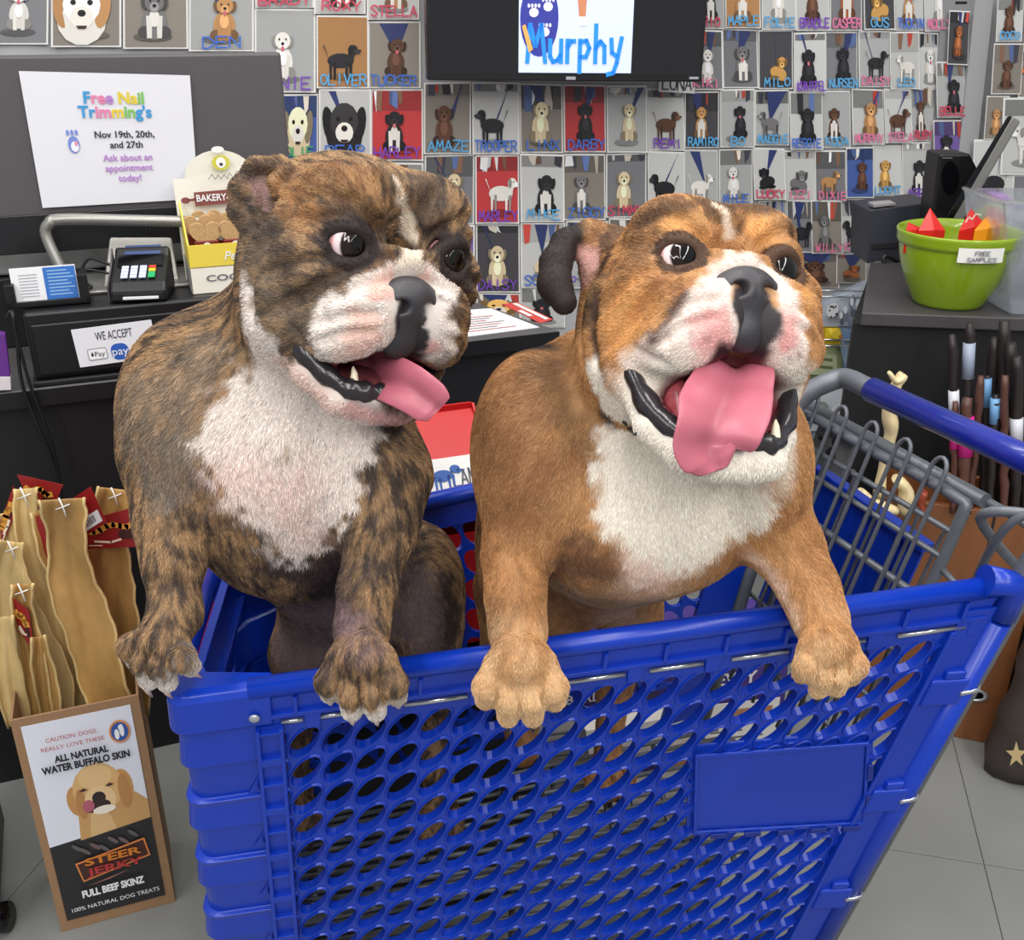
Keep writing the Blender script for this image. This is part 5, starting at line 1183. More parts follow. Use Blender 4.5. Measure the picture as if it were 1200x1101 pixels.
# ------------------------------------------------------------------ checkout counter and what stands on it
m_blk = mat('counter_black_laminate', rgb(19, 18, 21), .5, noise=(30, .1)); m_top = mat('counter_top_grey', rgb(84, 82, 82), .42, noise=(40, .12))
m_plas = mat('black_plastic', rgb(16, 16, 18), .4); m_mon = mat('monitor_back_grey', rgb(84, 80, 82), .45); m_mon2 = mat('monitor_dark', rgb(26, 26, 29), .35)
m_paper = mat('paper_white', rgb(226, 226, 232), .6); m_pr = mat('printed_colours', vcol=True, rough=.5)
m_kraft = mat('cardboard_kraft', rgb(150, 116, 84), .75, noise=(60, .06))
def ink(name, c, **k): return mat('ink_' + name, rgb(*c), .55, **k)
i_blk = ink('black', (28, 28, 32)); i_red = ink('red', (176, 52, 52)); i_wht = ink('white', (235, 235, 235)); i_pur = ink('purple', (180, 130, 200)); i_sky = ink('sky', (60, 150, 210)); i_pnk = ink('pink', (225, 130, 170)); i_yel = ink('yellow', (225, 200, 60)); i_grn = ink('green', (120, 190, 90)); i_brn = ink('brown', (120, 60, 48)); i_gry = ink('grey', (110, 112, 118)); i_org = ink('orange', (206, 120, 40))
CZ = .90
c0, c1, c2 = PZ(-70, 468, CZ), PZ(655, 387, CZ), PZ(538, 347, CZ); cd_ = (c1 - c0).normalized(); cn = Vector((-cd_.y, cd_.x, 0)); c3 = c0 + cn * .75
CTR = empty('checkout_counter', c1, 'black checkout counter with a grey top behind the cart', 'counter')
e0, e3 = c0 - cd_ * .9, c3 - cd_ * .9
b = MB(); b.prism([e0, c1, c2, c2 + cn * .15 - cd_ * .3, e3], (0, 0, -.035)); b.build('worktop', m_top, CTR, bevel=.003)
b = MB(); q = [e0 + cn * .03, c1 + cn * .03 - cd_ * .03, c2 - cd_ * .05, e3]; b.prism([Vector((p.x, p.y, CZ - .036)) for p in q], (0, 0, -.864)); b.build('front_panel', m_blk, CTR)
b = MB(); b.quadbox([e0 - cn * .001 - Vector((0, 0, .002)), c1 - cn * .001 - Vector((0, 0, .002)), c1 - cn * .001 - Vector((0, 0, .034)), e0 - cn * .001 - Vector((0, 0, .034))], -cn * .003); b.build('edge_band', m_plas, CTR)
UZ = Vector((0, 0, 1))
def CTP(a, b_, z=0.): return c0 + cd_ * a + cn * b_ + UZ * z         # along, back, up on the counter
def onrow(px, py, back):                                           # pixel on a vertical plane parallel to the counter's front
    return PL(px, py, c0 + cn * back, -cn)
# cash drawer
D0 = onrow(50, 455, .012); D0.z = CZ + .001
DR = empty('cash_drawer', D0, 'black cash drawer under the card terminal with a payment sign', 'cash drawer')
DH = .142
def DP(a, b_, z): return D0 + cd_ * a + cn * b_ + UZ * z
b = MB(); b.quadbox([DP(-.01, 0, .012), DP(.46, 0, .012), DP(.46, .265, .012), DP(-.01, .265, .012)], UZ * (DH - .012)); b.build('housing', m_plas, DR, bevel=.006)
b = MB(); b.quadbox([DP(.0, -.006, .02), DP(.45, -.006, .02), DP(.45, -.006, DH - .022), DP(.0, -.006, DH - .022)], cn * .006); b.build('drawer_front', m_plas, DR, bevel=.004)
b = MB(); b.quadbox([DP(-.015, -.008, 0), DP(.465, -.008, 0), DP(.465, .27, 0), DP(-.015, .27, 0)], UZ * .011); b.build('base_plate', m_blk, DR, bevel=.003)
b = MB(); M = Matrix.Translation(DP(.2, -.0065, .028)) @ (-cn).to_track_quat('Z', 'Y').to_matrix().to_4x4(); b.lathe([(.008, 0), (.008, .003), (.003, .004)], 14, M, capt=True); b.build('lock', m_silv, DR)
q = [onrow(83, 386, .004), onrow(177, 374, .004), onrow(188, 418, .004), onrow(94, 430, .004)]; q[2] = q[1] + (q[3] - q[0])
q = [p - cn * .003 for p in q]
b = MB(); b.quadbox(q, cn * .001); SG = tag(b.build('payment_sign', m_paper), 'white WE ACCEPT payment sign taped to the black cash drawer', 'sign'); f = frame_from(q)
wS = (q[1] - q[0]).length
text('WE ACCEPT', f, .5, .26, .017, i_blk, SG, width=wS * .46)
def rrect(f, u0, v0, u1, v1, rad, h, n=5):
    a = (f(1, 0) - f(0, 0)).length; c_ = (f(0, 1) - f(0, 0)).length; ru, rv = rad / a, rad / c_; out = []
    for cx, cy, a0 in ((u1 - ru, v0 + rv, -90), (u1 - ru, v1 - rv, 0), (u0 + ru, v1 - rv, 90), (u0 + ru, v0 + rv, 180)):
        for k in range(n): t = R(a0 + 90 * k / (n - 1)); out.append(f(cx + ru * math.cos(t), cy + rv * math.sin(t), h))
    return out
b = MB(); b.col = rgb(150, 150, 155); b.poly(rrect(f, .13, .55, .37, .86, .004, .0008)); b.col = rgb(238, 238, 240); b.poly(rrect(f, .14, .575, .36, .835, .003, .0011))
b.col = rgb(40, 90, 180); b.poly(rrect(f, .42, .50, .64, .93, .012, .0009)); b.col = rgb(30, 30, 32); b.poly(disc(f, .185, .71, .016, .05, .0013)); b.poly(disc(f, .192, .645, .006, .014, .0013))
for k, c_ in enumerate(((66, 133, 244), (52, 168, 83), (251, 188, 5), (234, 67, 53))):
    b.col = rgb(*c_); P_ = [f(.715 + .024 * math.cos(R(a)), .66 + .07 * math.sin(R(a)), .001) for a in range(10 + k * 82, 10 + k * 82 + 76, 15)]; ribbon(b, P_, .0022, f.n)
b.build('printed_logos', m_pr, SG, fixn=False)
text('Pay', f, .275, .71, .010, i_blk, SG, h=.0018); text('pay', f, .53, .71, .016, i_wht, SG, h=.0018); text('Pay', f, .83, .66, .012, i_gry, SG, h=.0018)
# monitor seen from behind
MB_ = .20
def mo(px, py, h=0.): return onrow(px, py, MB_) - cn * h
q = [mo(-70, 50), mo(329, 61), mo(331, 303), mo(-70, 305)]; q[2] = Vector((q[1].x, q[1].y, q[3].z))
q[0].z = q[1].z
MON = empty('point_of_sale_monitor', (q[2] + q[3]) / 2, 'large dark grey monitor seen from the back with a taped flyer', 'monitor')
b = MB(); b.quadbox(q, cn * .028); b.build('back_shell', m_mon, MON, bevel=.006)
f = frame_from(q); b = MB(); b.quadbox([f(0, .79, .001), f(1, .79, .001), f(1, .995, .001), f(0, .995, .001)], f.n * .006); b.build('lower_band', m_mon2, MON, bevel=.002)
for k in range(14): b = MB(); b.quadbox([f(.55 + k * .011, .83, .008), f(.554 + k * .011, .83, .008), f(.554 + k * .011, .93, .008), f(.55 + k * .011, .93, .008)], f.n * .001); b.build('vent_slot', i_blk, MON)
b = MB(); pts = smoothpts([mo(88, 334, .10), mo(70, 300, .085), mo(55, 268, .07), mo(58, 255, .07), mo(72, 250, .07), mo(150, 251, .07), mo(250, 254, .07), mo(262, 258, .07), mo(262, 270, .07), mo(240, 330, .10)], 5)
b.tube(pts, .011, 8); b.build('stand_loop', mat('brushed_silver', rgb(150, 148, 142), .35, metal=.6), MON)
b = MB(); b.quadbox([DP(.05, .10, DH), DP(.36, .10, DH), DP(.36, .26, DH), DP(.05, .26, DH)], UZ * .008); b.quadbox([mo(120, 335, .06), mo(210, 335, .06), mo(200, 270, .0), mo(130, 270, .0)], cn * .02); b.build('stand_base', mat('brushed_silver'), MON, bevel=.003)
q = [mo(22, 83, .004), mo(222, 88, .004), mo(233, 241, .004), mo(50, 243, .004)]; q[2].z = q[3].z
b = MB(); ff = frame_from(q); N_ = 6; vs = [ff(i / N_, j / N_, .002 + .006 * max(0, (i / N_ - .5)) * (1 - j / N_)) for j in range(N_ + 1) for i in range(N_ + 1)]; fs = [(j * 7 + i, j * 7 + i + 1, j * 7 + 8 + i, j * 7 + 7 + i) for j in range(N_) for i in range(N_)]
b.add(vs, fs, True); FL = tag(b.build('flyer', m_paper), 'white Free Nail Trimmings flyer taped to the monitor back', 'flyer')
f = ff; wF_ = (q[1] - q[0]).length
H_ = .005
cm = [i_sky, i_pnk, i_yel, i_grn, i_pur]
text('Free Nail', f, .525, .185, .0215, cm, FL, h=H_, bold=.03, mi=(0, 1, 1, 4, 4, 2, 2, 3, 3)); text("Trimming's", f, .525, .29, .0215, cm, FL, h=H_, bold=.03, mi=(0, 0, 1, 1, 2, 3, 3, 0, 0, 0))
text('Nov 19th, 20th,', f, .565, .46, .0125, i_blk, FL, h=H_, bold=.02); text('and 27th', f, .57, .54, .0125, i_blk, FL, h=H_, bold=.02)
for s_, v in (('Ask about an', .64), ('appointment', .72), ('today!', .80)): text(s_, f, .57, v, .0125, i_pur, FL, h=H_, bold=.02)
b = MB(); b.col = rgb(120, 140, 210); b.poly(disc(f, .25, .53, .035, .065, .004)); b.col = rgb(235, 235, 245); b.poly(disc(f, .255, .545, .024, .04, .0044)); b.col = rgb(225, 150, 170); b.poly(disc(f, .265, .52, .01, .02, .0048)); b.col = rgb(120, 140, 210)
for k in range(3): b.poly(disc(f, .222 + k * .026, .44, .009, .022, .004))
b.build('printed_picture', m_pr, FL, fixn=False)
# brochure holder
q = [onrow(14, 330, .03), onrow(80, 325, .03), onrow(84, 361, .03), onrow(32, 366, .03)]; z0 = CZ + DH + .002
def KP(a, b_, z): return D0 + cd_ * a + cn * b_ + UZ * (DH + z)
BH = empty('brochure_holder', KP(-.005, .07, .002), 'black brochure holder on the cash drawer beside the card terminal', 'brochure holder')
b = MB()
for lo_, hi_ in (((-.035, .03, .0), (.11, .036, .012)), ((-.035, .066, 0), (.11, .072, .05)), ((-.035, .03, 0), (.11, .072, .005)), ((-.035, .03, 0), (-.018, .072, .045)), ((.093, .03, 0), (.11, .072, .055))): b.quadbox([KP(lo_[0], lo_[1], lo_[2] + .002), KP(hi_[0], lo_[1], lo_[2] + .002), KP(hi_[0], hi_[1], lo_[2] + .002), KP(lo_[0], hi_[1], lo_[2] + .002)], UZ * (hi_[2] - lo_[2]))
b.build('tray', m_plas, BH, bevel=.001)
BR = None
for k in range(3):
    q = [KP(-.022, .05 + k * .004, .072), KP(.092, .05 + k * .004, .072), KP(.092, .044 + k * .004, .009), KP(-.022, .044 + k * .004, .009)]; f = frame_from(q); b = MB(); b.col = rgb(232, 232, 234); b.quadbox(q, cn * .0008)
    if k == 0:
        b.col = rgb(50, 110, 190); b.poly([f(.5, .01, .0006), f(.99, .01, .0006), f(.99, .99, .0006), f(.5, .99, .0006)]); 
        for r_ in range(8): b.col = rgb(150, 190, 225); b.poly([f(.56, .1 + r_ * .1, .0009), f(.56 + .3 + .05 * (r_ % 3), .1 + r_ * .1, .0009), f(.56 + .3 + .05 * (r_ % 3), .13 + r_ * .1, .0009), f(.56, .13 + r_ * .1, .0009)]); b.col = rgb(150, 155, 165); b.poly([f(.12, .18 + r_ * .09, .0009), f(.4, .18 + r_ * .09, .0009), f(.4, .20 + r_ * .09, .0009), f(.12, .20 + r_ * .09, .0009)])
    o = b.build('brochure', m_pr, fixn=False); tag(o, 'blue and white folded brochure in the black holder, ' + ('frontmost', 'middle one', 'rear one')[k] + ' of the stack', 'brochure', 'brochures in the holder')
# card terminal
TO = KP(.155, .055, .002); TER = empty('card_terminal', TO, 'black card payment terminal with coloured keypad on the cash drawer', 'card terminal')
def TP(a, b_, z): r_ = R(-12); return TO + (cd_ * math.cos(r_) + cn * math.sin(r_)) * a + (cn * math.cos(r_) - cd_ * math.sin(r_)) * b_ + UZ * z
b = MB(); prof = [(-.045, .0), (-.045, .022), (-.03, .036), (.045, .070), (.062, .086), (.075, .078), (.075, .0)]
b.prism([TP(0, y, z) for y, z in prof], TP(.104, 0, 0) - TP(0, 0, 0)); b.build('housing', m_plas, TER, bevel=.006)
b = MB(); b.prism([TP(-.003, y, z) for y, z in ((-.03, .0), (-.03, .03), (.02, .052), (.06, .085), (.07, .0))], TP(-.004, 0, 0) - TP(0, 0, 0)); b.build('side_cheek', m_mon, TER, bevel=.003)
q = [TP(.01, .0415, .0705), TP(.094, .0415, .0705), TP(.094, -.028, .0385), TP(.01, -.028, .0385)]; f = frame_from(q)
b = MB(); b.quadbox([f(0, -.05, .001), f(1, -.05, .001), f(1, .42, .001), f(0, .42, .001)], -f.n * .002); b.build('bezel', mat('gloss_black', rgb(10, 10, 14), .12), TER)
q2 = [TP(.02, .068, .0855), TP(.088, .068, .0855), TP(.088, .046, .0725), TP(.02, .046, .0725)]; b = MB(); b.quadbox(q2, UZ * .001); b.build('display', mat('display_blue_grey', rgb(70, 84, 125), .2), TER)
mk = [mat('key_white', rgb(205, 212, 245), .4), mat('key_red', rgb(225, 70, 35), .4), mat('key_yellow', rgb(230, 190, 40), .4), mat('key_green', rgb(30, 165, 95), .4)]
for r_ in range(4):
    for c_ in range(4):
        if c_ == 3 and r_ == 3: continue
        u, v = .12 + c_ * .2, .46 + r_ * .125; hh = .105 if not (c_ == 3 and r_ == 2) else .23
        b = MB(); b.quadbox([f(u, v, .001), f(u + .155, v, .001), f(u + .155, v + hh, .001), f(u, v + hh, .001)], f.n * .003); b.build('key', mk[0] if c_ < 3 else mk[1 + min(r_, 2)], TER, bevel=.0008)
b = MB(); b.quadbox([TP(.025, -.048, .008), TP(.09, -.048, .008), TP(.09, -.048, .012), TP(.025, -.048, .012)], TP(0, -.006, 0) - TP(0, 0, 0)); b.build('card_slot', m_paper, TER)
b = MB(); b.tube(smoothpts([TP(-.004, .05, .05), TP(-.05, .06, .065), TP(-.07, .05, .03), TP(-.05, .04, .012), TP(-.1, .04, .01)], 5), .0032, 6); b.tube(smoothpts([TP(-.004, .045, .035), TP(-.06, .05, .045), TP(-.08, .06, .02)], 5), .0028, 6); b.build('cable', m_plas, TER)
# cookie box
KO = KP(.300, .03, .001); KB = empty('cookie_box', KO, 'yellow and white bakery cookie display box beside the card terminal', 'display box')
def QP(a, b_, z): return KO + cd_ * a + cn * b_ + UZ * z
m_ybox = mat('box_yellow', rgb(232, 208, 78), .55); m_cream = mat('box_cream', rgb(236, 232, 218), .55); m_side = mat('box_side_grey', rgb(150, 150, 150), .6)
W_B = .175
b = MB(); b.quadbox([QP(0, 0, .05), QP(W_B, 0, .05), QP(W_B, 0, .0), QP(0, 0, .0)], cn * .003); fr_ = b.build('front_panel', m_cream, KB)
b = MB(); b.quadbox([QP(0, -.0005, .095), QP(W_B, -.0005, .095), QP(W_B, -.0005, .052), QP(0, -.0005, .052)], cn * .003); b.build('front_panel', m_ybox, KB)
for x in (0, W_B - .003):
    b = MB(); b.prism([QP(x, .003, 0), QP(x, .003, .095), QP(x, .10, .165), QP(x, .10, 0)], cd_ * .003); b.build('side_panel', m_ybox, KB)
b = MB(); b.prism([QP(-.001, .004, 0), QP(-.001, .004, .05), QP(-.001, .1, .06), QP(-.001, .1, 0)], -cd_ * .001); b.build('side_label', m_side, KB)
b = MB(); b.prism([QP(-.004, .103, 0), QP(W_B + .004, .103, 0), QP(W_B + .004, .115, .205)] + [QP(W_B / 2 + .068 * math.cos(t), .115, .205 + .052 * math.sin(t)) for t in [math.pi * k / 14 for k in range(15)]] + [QP(-.004, .115, .205)], cn * .003); b.build('back_board', m_cream, KB)
f = frame_from([QP(0, .108, .205), QP(W_B, .108, .205), QP(W_B, .1035, .10), QP(0, .1035, .10)])
b = MB(); b.col = rgb(130, 72, 66); b.poly([f(.18, .24, .008), f(.84, .2, .008), f(.84, .46, .008), f(.18, .5, .008)]); b.poly(disc(f, .08, .38, .05, .06, .008)); b.poly(disc(f, .93, .32, .05, .06, .008)); b.poly([f(.1, .36, .008), f(.2, .34, .008), f(.2, .4, .008), f(.1, .4, .008)]); b.poly([f(.82, .3, .008), f(.92, .3, .008), f(.92, .34, .008), f(.82, .36, .008)])
b.col = rgb(205, 200, 70); b.poly(disc(f, .52, -.28, .10, .14, .008)); b.col = rgb(240, 240, 236); b.poly(disc(f, .52, -.28, .055, .10, .0085)); b.poly(disc(f, .5, -.52, .07, .06, .0085)); b.col = rgb(60, 60, 60); b.poly(disc(f, .52, -.25, .02, .03, .009)); b.build('printed_banner', m_pr, KB, fixn=False)
text('BAKERY-FRESH', f, .51, .355, .0135, i_wht, KB, width=.108, h=.0105, bold=.02); text('cookies', f, .54, -.02, .007, i_gry, KB, h=.009) if False else None
b = MB(); b.col = rgb(100, 96, 96); zz = [(.36, .02), (.4, -.08), (.44, .02), (.47, -.06), (.5, .02), (.54, -.06), (.57, .02), (.6, -.08), (.64, .0), (.62, .08), (.68, -.1), (.74, -.12)]; ribbon(b, [f(u, v, .009) for u, v in zz], .0012, f.n); b.build('script_lettering', m_pr, KB, fixn=False)
f2 = frame_from([QP(0, -.001, .095), QP(W_B, -.001, .095), QP(W_B, -.001, .0), QP(0, -.001, .0)]); text('Peanut', f2, .56, .26, .017, i_wht, KB, h=.0014, shear=.25, bold=.01); text('COOKIES', f2, .50, .70, .0125, i_gry, KB, h=.0014, bold=.02, width=.12)
m_ck = mat('cookie_brown', rgb(188, 152, 106), .85, noise=(200, .15), bump=(400, .5, .001)); m_wr = mat('wrapper_maroon', rgb(120, 40, 38), .35)
def heart(c, s_, nrm, th):
    pts = []
    for k in range(26):
        t = 2 * math.pi * k / 26; x = 16 * math.sin(t) ** 3; y = 13 * math.cos(t) - 5 * math.cos(2 * t) - 2 * math.cos(3 * t) - math.cos(4 * t); pts.append(c + cd_ * x / 16 * s_ + UZ * y / 16 * s_ * 1.0)
    return pts
for k, (a, d_, z_) in enumerate(((.040, .035, .120), (.095, .035, .120), (.150, .035, .118), (.030, .06, .130), (.072, .066, .132), (.118, .06, .13), (.155, .07, .132), (.05, .085, .135), (.135, .088, .137))):
    c_ = QP(a, d_, z_ - .012); ck = empty('wrapped_cookie', c_, ['heart cookie in the left front of the box', 'heart cookie in the middle front of the box', 'heart cookie in the right front of the box', 'left heart cookie in the second row of the box', 'second heart cookie in the second row', 'third heart cookie in the second row', 'right heart cookie in the second row', 'left heart cookie against the back board', 'right heart cookie against the back board'][k], 'cookie', 'heart cookies in the display box')
    b = MB(); b.prism(heart(c_, .031, cn, .01), cn * .010); b.build('cookie', m_ck, ck, bevel=.003)
    b = MB(); b.quadbox([c_ + cd_ * -.024 + UZ * -.012 - cn * .002, c_ + cd_ * .024 + UZ * -.012 - cn * .002, c_ + cd_ * .019 + UZ * -.040 - cn * .002, c_ + cd_ * -.019 + UZ * -.040 - cn * .002], cn * .013); b.build('band', m_wr, ck, bevel=.002)
    fb = frame_from([c_ + cd_ * -.02 + UZ * -.012 - cn * .003, c_ + cd_ * .02 + UZ * -.012 - cn * .003, c_ + cd_ * .02 + UZ * -.036 - cn * .003, c_ + cd_ * -.02 + UZ * -.036 - cn * .003]); b = MB(); b.poly(disc(fb, .5, .45, .2, .34, .001)); b.build('badge', m_cream, ck, fixn=False)
# things behind the monitor foot and at the left edge
b = MB(); b.quadbox([CTP(.0, .32, .15), CTP(.78, .32, .15), CTP(.78, .42, .15), CTP(.0, .42, .15)], UZ * .055); tag(b.build('receipt_printer', mat('printer_light_grey', rgb(176, 176, 174), .5, noise=(14, .3)), bevel=.006), 'pale grey low printer box behind the monitor stand', 'printer')
b = MB(); b.quadbox([CTP(.0, .30, .0), CTP(.80, .30, .0), CTP(.80, .45, .0), CTP(.0, .45, .0)], UZ * .148); tag(b.build('storage_riser', m_plas, bevel=.004), 'black riser carrying the pale printer box behind the monitor', 'riser')
b = MB(); b.col = rgb(96, 40, 130); q = [onrow(-14, 388, -.004), onrow(6, 392, -.004), onrow(12, 441, -.004), onrow(-14, 441, -.004)]; b.quadbox(q, cn * .02); b.col = rgb(214, 206, 210); b.quadbox([onrow(-14, 441.5, -.005), onrow(12, 441.5, -.005), onrow(13, 457, -.005), onrow(-14, 458, -.005)], cn * .022); tag(b.build('purple_treat_carton', m_pr, bevel=.001), 'purple and white carton edge at the far left of the counter', 'carton')
b = MB()
for dx, r_ in ((0, .0034), (9, .003)):
    b.tube(smoothpts([onrow(8, 372, .05), onrow(14, 366, -.01), onrow(20 + dx * .2, 400, -.012), onrow(26 + dx, 450, -.014), onrow(45 + dx, 500, -.016), onrow(62 + dx * .4, 540, -.014), onrow(74, 590, -.01)], 6), r_, 6)
tag(b.build('power_cable', m_plas), 'pair of black cables hanging down the counter front', 'cable')
# papers on the worktop
q = [PZ(470, 368, CZ + .002), PZ(575, 361, CZ + .002), PZ(632, 383, CZ + .002), PZ(500, 400, CZ + .002)]
b = MB(); b.col = rgb(232, 232, 234); b.quadbox(q, (0, 0, -.0015)); f = frame_from(q)
b.col = rgb(205, 90, 70); b.poly([f(.25, .06, .001), f(.68, .05, .001), f(.70, .22, .001), f(.25, .26, .001)])
for k in range(7): b.col = rgb(150, 130, 130) if k % 2 else rgb(200, 120, 105); v = .34 + k * .085; b.poly([f(.1, v, .001), f(.85 - .07 * (k % 3), v, .001), f(.85 - .07 * (k % 3), v + .022, .001), f(.1, v + .022, .001)])
tag(b.build('price_list', m_pr, fixn=False), 'white printed sheet with red heading on the counter corner', 'paper')
q = [PZ(588, 356, CZ + .002), PZ(606, 354, CZ + .002), PZ(648, 374, CZ + .002), PZ(633, 378, CZ + .002)]
b = MB(); b.col = rgb(205, 70, 66); b.quadbox(q, (0, 0, -.0015)); f = frame_from(q); b.col = rgb(238, 225, 220); b.poly([f(.55, .05, .001), f(.85, .05, .001), f(.85, .95, .001), f(.55, .95, .001)]); b.poly([f(.05, .4, .001), f(.35, .4, .001), f(.35, .7, .001), f(.05, .7, .001)]); tag(b.build('leaflet', m_pr, fixn=False), 'narrow red leaflet on the counter edge behind the white sheet', 'leaflet')
# ------------------------------------------------------------------ red display bin behind the cart
m_redc = mat('display_red', rgb(188, 20, 18), .4); m_wlab = mat('label_white', rgb(236, 234, 228), .5)
def RB(px, py, Y): return PY(px, py, Y)
r0 = Vector((-.60, 1.36, 0)); rd = Vector((.93, .34, 0)).normalized(); rn = Vector((-rd.y, rd.x, 0))
def RP2(a, b_, z): return r0 + rd * a + rn * b_ + UZ * z
RED = empty('red_floor_display', RP2(.35, .1, 0), 'red cardboard floor display with a slanted white label behind the cart', 'display')
a0_, a1_ = .075, .62
b = MB(); b.quadbox([RP2(a0_, .16, .52), RP2(a1_, .16, .52), RP2(a1_, .16, .915), RP2(a0_, .16, .915)], rn * .006); b.build('back_panel', m_redc, RED)
b = MB(); b.quadbox([RP2(a0_, .0, .52), RP2(a1_, .0, .52), RP2(a1_, .0, .74), RP2(a0_, .0, .74)], rn * .006); b.build('front_panel', m_redc, RED)
for a in (a0_, a1_): b = MB(); b.prism([RP2(a, .0, .52), RP2(a, .0, .775), RP2(a, .16, .915), RP2(a, .16, .52)], rd * .005); b.build('side_panel', m_redc, RED)
b = MB(); b.quadbox([RP2(a0_ + .03, -.10, .0), RP2(a1_ + .03, -.10, .0), RP2(a1_ + .03, -.10, .50), RP2(a0_ + .03, -.10, .50)], rn * .25); b.build('pedestal', m_blk, RED)
b = MB(); b.quadbox([RP2(a0_, .055, .855), RP2(a1_, .055, .855), RP2(a1_, .16, .905), RP2(a0_, .16, .905)], rn * .004); b.quadbox([RP2(a0_, .085, .845), RP2(a1_, .085, .845), RP2(a1_, .10, .86), RP2(a0_, .10, .86)], rn * .006); b.build('tray', m_redc, RED, bevel=.002)
q = [RP2(a0_ + .02, .055, .862), RP2(a1_ - .005, .055, .862), RP2(a1_ - .005, -.012, .782), RP2(a0_ + .02, -.012, .782)]; b = MB(); b.quadbox(q, -UZ * .004); lb = b.build('label', m_wlab, RED); f = frame_from(q)
b = MB(); b.col = rgb(45, 90, 165)
def dogsil(u, v, s_): 
    b.poly(disc(f, u, v, .034 * s_, .10 * s_, .001)); b.poly(disc(f, u + .045 * s_, v - .09 * s_, .018 * s_, .07 * s_, .001)); b.poly([f(u + .05 * s_, v - .1 * s_, .001), f(u + .08 * s_, v - .06 * s_, .001), f(u + .05 * s_, v, .001)])
    for k in (-.03, -.015, .015, .03): b.poly([f(u + k * s_, v, .001), f(u + (k + .01) * s_, v, .001), f(u + (k + .006) * s_, v + .26 * s_, .001), f(u + k * s_, v + .26 * s_, .001)])
    b.poly([f(u - .03 * s_, v - .05 * s_, .001), f(u - .07 * s_, v - .16 * s_, .001), f(u - .03 * s_, v + .02 * s_, .001)])
dogsil(.30, .35, 1.2); b.build('printed_dog', m_pr, lb, fixn=False); b = MB(); b.col = rgb(45, 90, 165); dogsil(.83, .30, 1.0); b.build('printed_dog', m_pr, lb, fixn=False)
text('Lucky', f, .40, .62, .016, i_gry, RED, h=.001) if False else None
strokes('LAMB', f, .86, .5, .11, .26, .003, (lambda mb: mb)(b2_ := MB()), .001); b2_.col = rgb(90, 90, 100); b2_.c = [rgb(90, 90, 100)] * len(b2_.v); b2_.build('lettering', m_pr, lb, fixn=False)
# bags of dog food standing on the floor behind the cart
def food_bag(x0, y0, w_, d_, h_, rot, base, label, texts, z0=0.):
    r_ = R(rot); ex = Vector((math.cos(r_), math.sin(r_), 0)); ey = Vector((-math.sin(r_), math.cos(r_), 0)); o = Vector((x0, y0, z0)); N1, N2 = 8, 10
    b = MB(); b.col = rgb(*base); vs = []; fs = []
    for j in range(N2 + 1):
        v = j / N2; th = d_ * (.25 + .75 * math.sin(math.pi * min(.97, max(.06, .12 + v * .8))))
        ring = [(-.5, -.5), (-.25, -.62), (0, -.66), (.25, -.62), (.5, -.5), (.5, .5), (0, .62), (-.5, .5)]
        for (a, c_) in ring: vs.append(o + ex * a * w_ * (1 - .05 * math.sin(math.pi * v)) + ey * c_ * th + UZ * v * h_)
    for j in range(N2):
        for k in range(8): l_ = (k + 1) % 8; fs.append((j * 8 + k, j * 8 + l_, (j + 1) * 8 + l_, (j + 1) * 8 + k))
    fs += [tuple(reversed(range(8))), tuple(N2 * 8 + k for k in range(8))]
    b.add(vs, fs, False); root = b.build('dog_food_bag', m_pr); tag(root, label, 'bag', 'bags on the floor behind the cart')
    fr = frame_from([o - ex * w_ / 2 - ey * d_ * .68 + UZ * h_ * .95, o + ex * w_ / 2 - ey * d_ * .68 + UZ * h_ * .95, o + ex * w_ / 2 - ey * d_ * .68 + UZ * h_ * .05, o - ex * w_ / 2 - ey * d_ * .68 + UZ * h_ * .05])
    p = MB()
    for (u0, v0, u1, v1, c_) in texts: p.col = rgb(*c_); p.quadbox([fr(u0, v0, .001), fr(u1, v0, .001), fr(u1, v1, .001), fr(u0, v1, .001)], -fr.n * .001)
    p.build('printed_panel', m_pr, root); return root, fr
lines = [(.12, .55 + k * .05, .8 - .08 * (k % 3), .565 + k * .05, (120, 120, 130)) for k in range(7)]
b1, f1 = food_bag(.10, 1.80, .30, .12, .42, 12, (224, 220, 214), 'white bag with a purple band standing on the floor behind the cart', [(.0, .18, 1, .40, (60, 40, 120)), (.3, .06, .7, .16, (214, 150, 60))] + lines)
text('OLD MOTHER', f1, .5, .25, .022, i_wht, b1, h=.003, bold=.02); text('HUBBARD', f1, .5, .34, .022, i_wht, b1, h=.003, bold=.02)
b2, f2_ = food_bag(.44, 1.86, .30, .12, .40, 10, (66, 44, 124), 'purple bag with a white panel on the floor behind the cart', [(.1, .45, .9, .95, (230, 226, 220)), (.55, .5, .85, .62, (220, 140, 60))] + lines)
text('SOFT', f2_, .4, .14, .03, i_wht, b2, h=.003, bold=.02); text('CHEWY', f2_, .45, .28, .03, i_wht, b2, h=.003, bold=.02)
b3, f3 = food_bag(.26, 1.64, .26, .10, .30, 16, (232, 226, 216), 'cream bag with an orange patch lowest behind the cart', [(.1, .1, .5, .3, (60, 40, 120)), (.6, .15, .9, .3, (222, 140, 62)), (.0, .8, 1, .95, (60, 40, 120))] + lines)
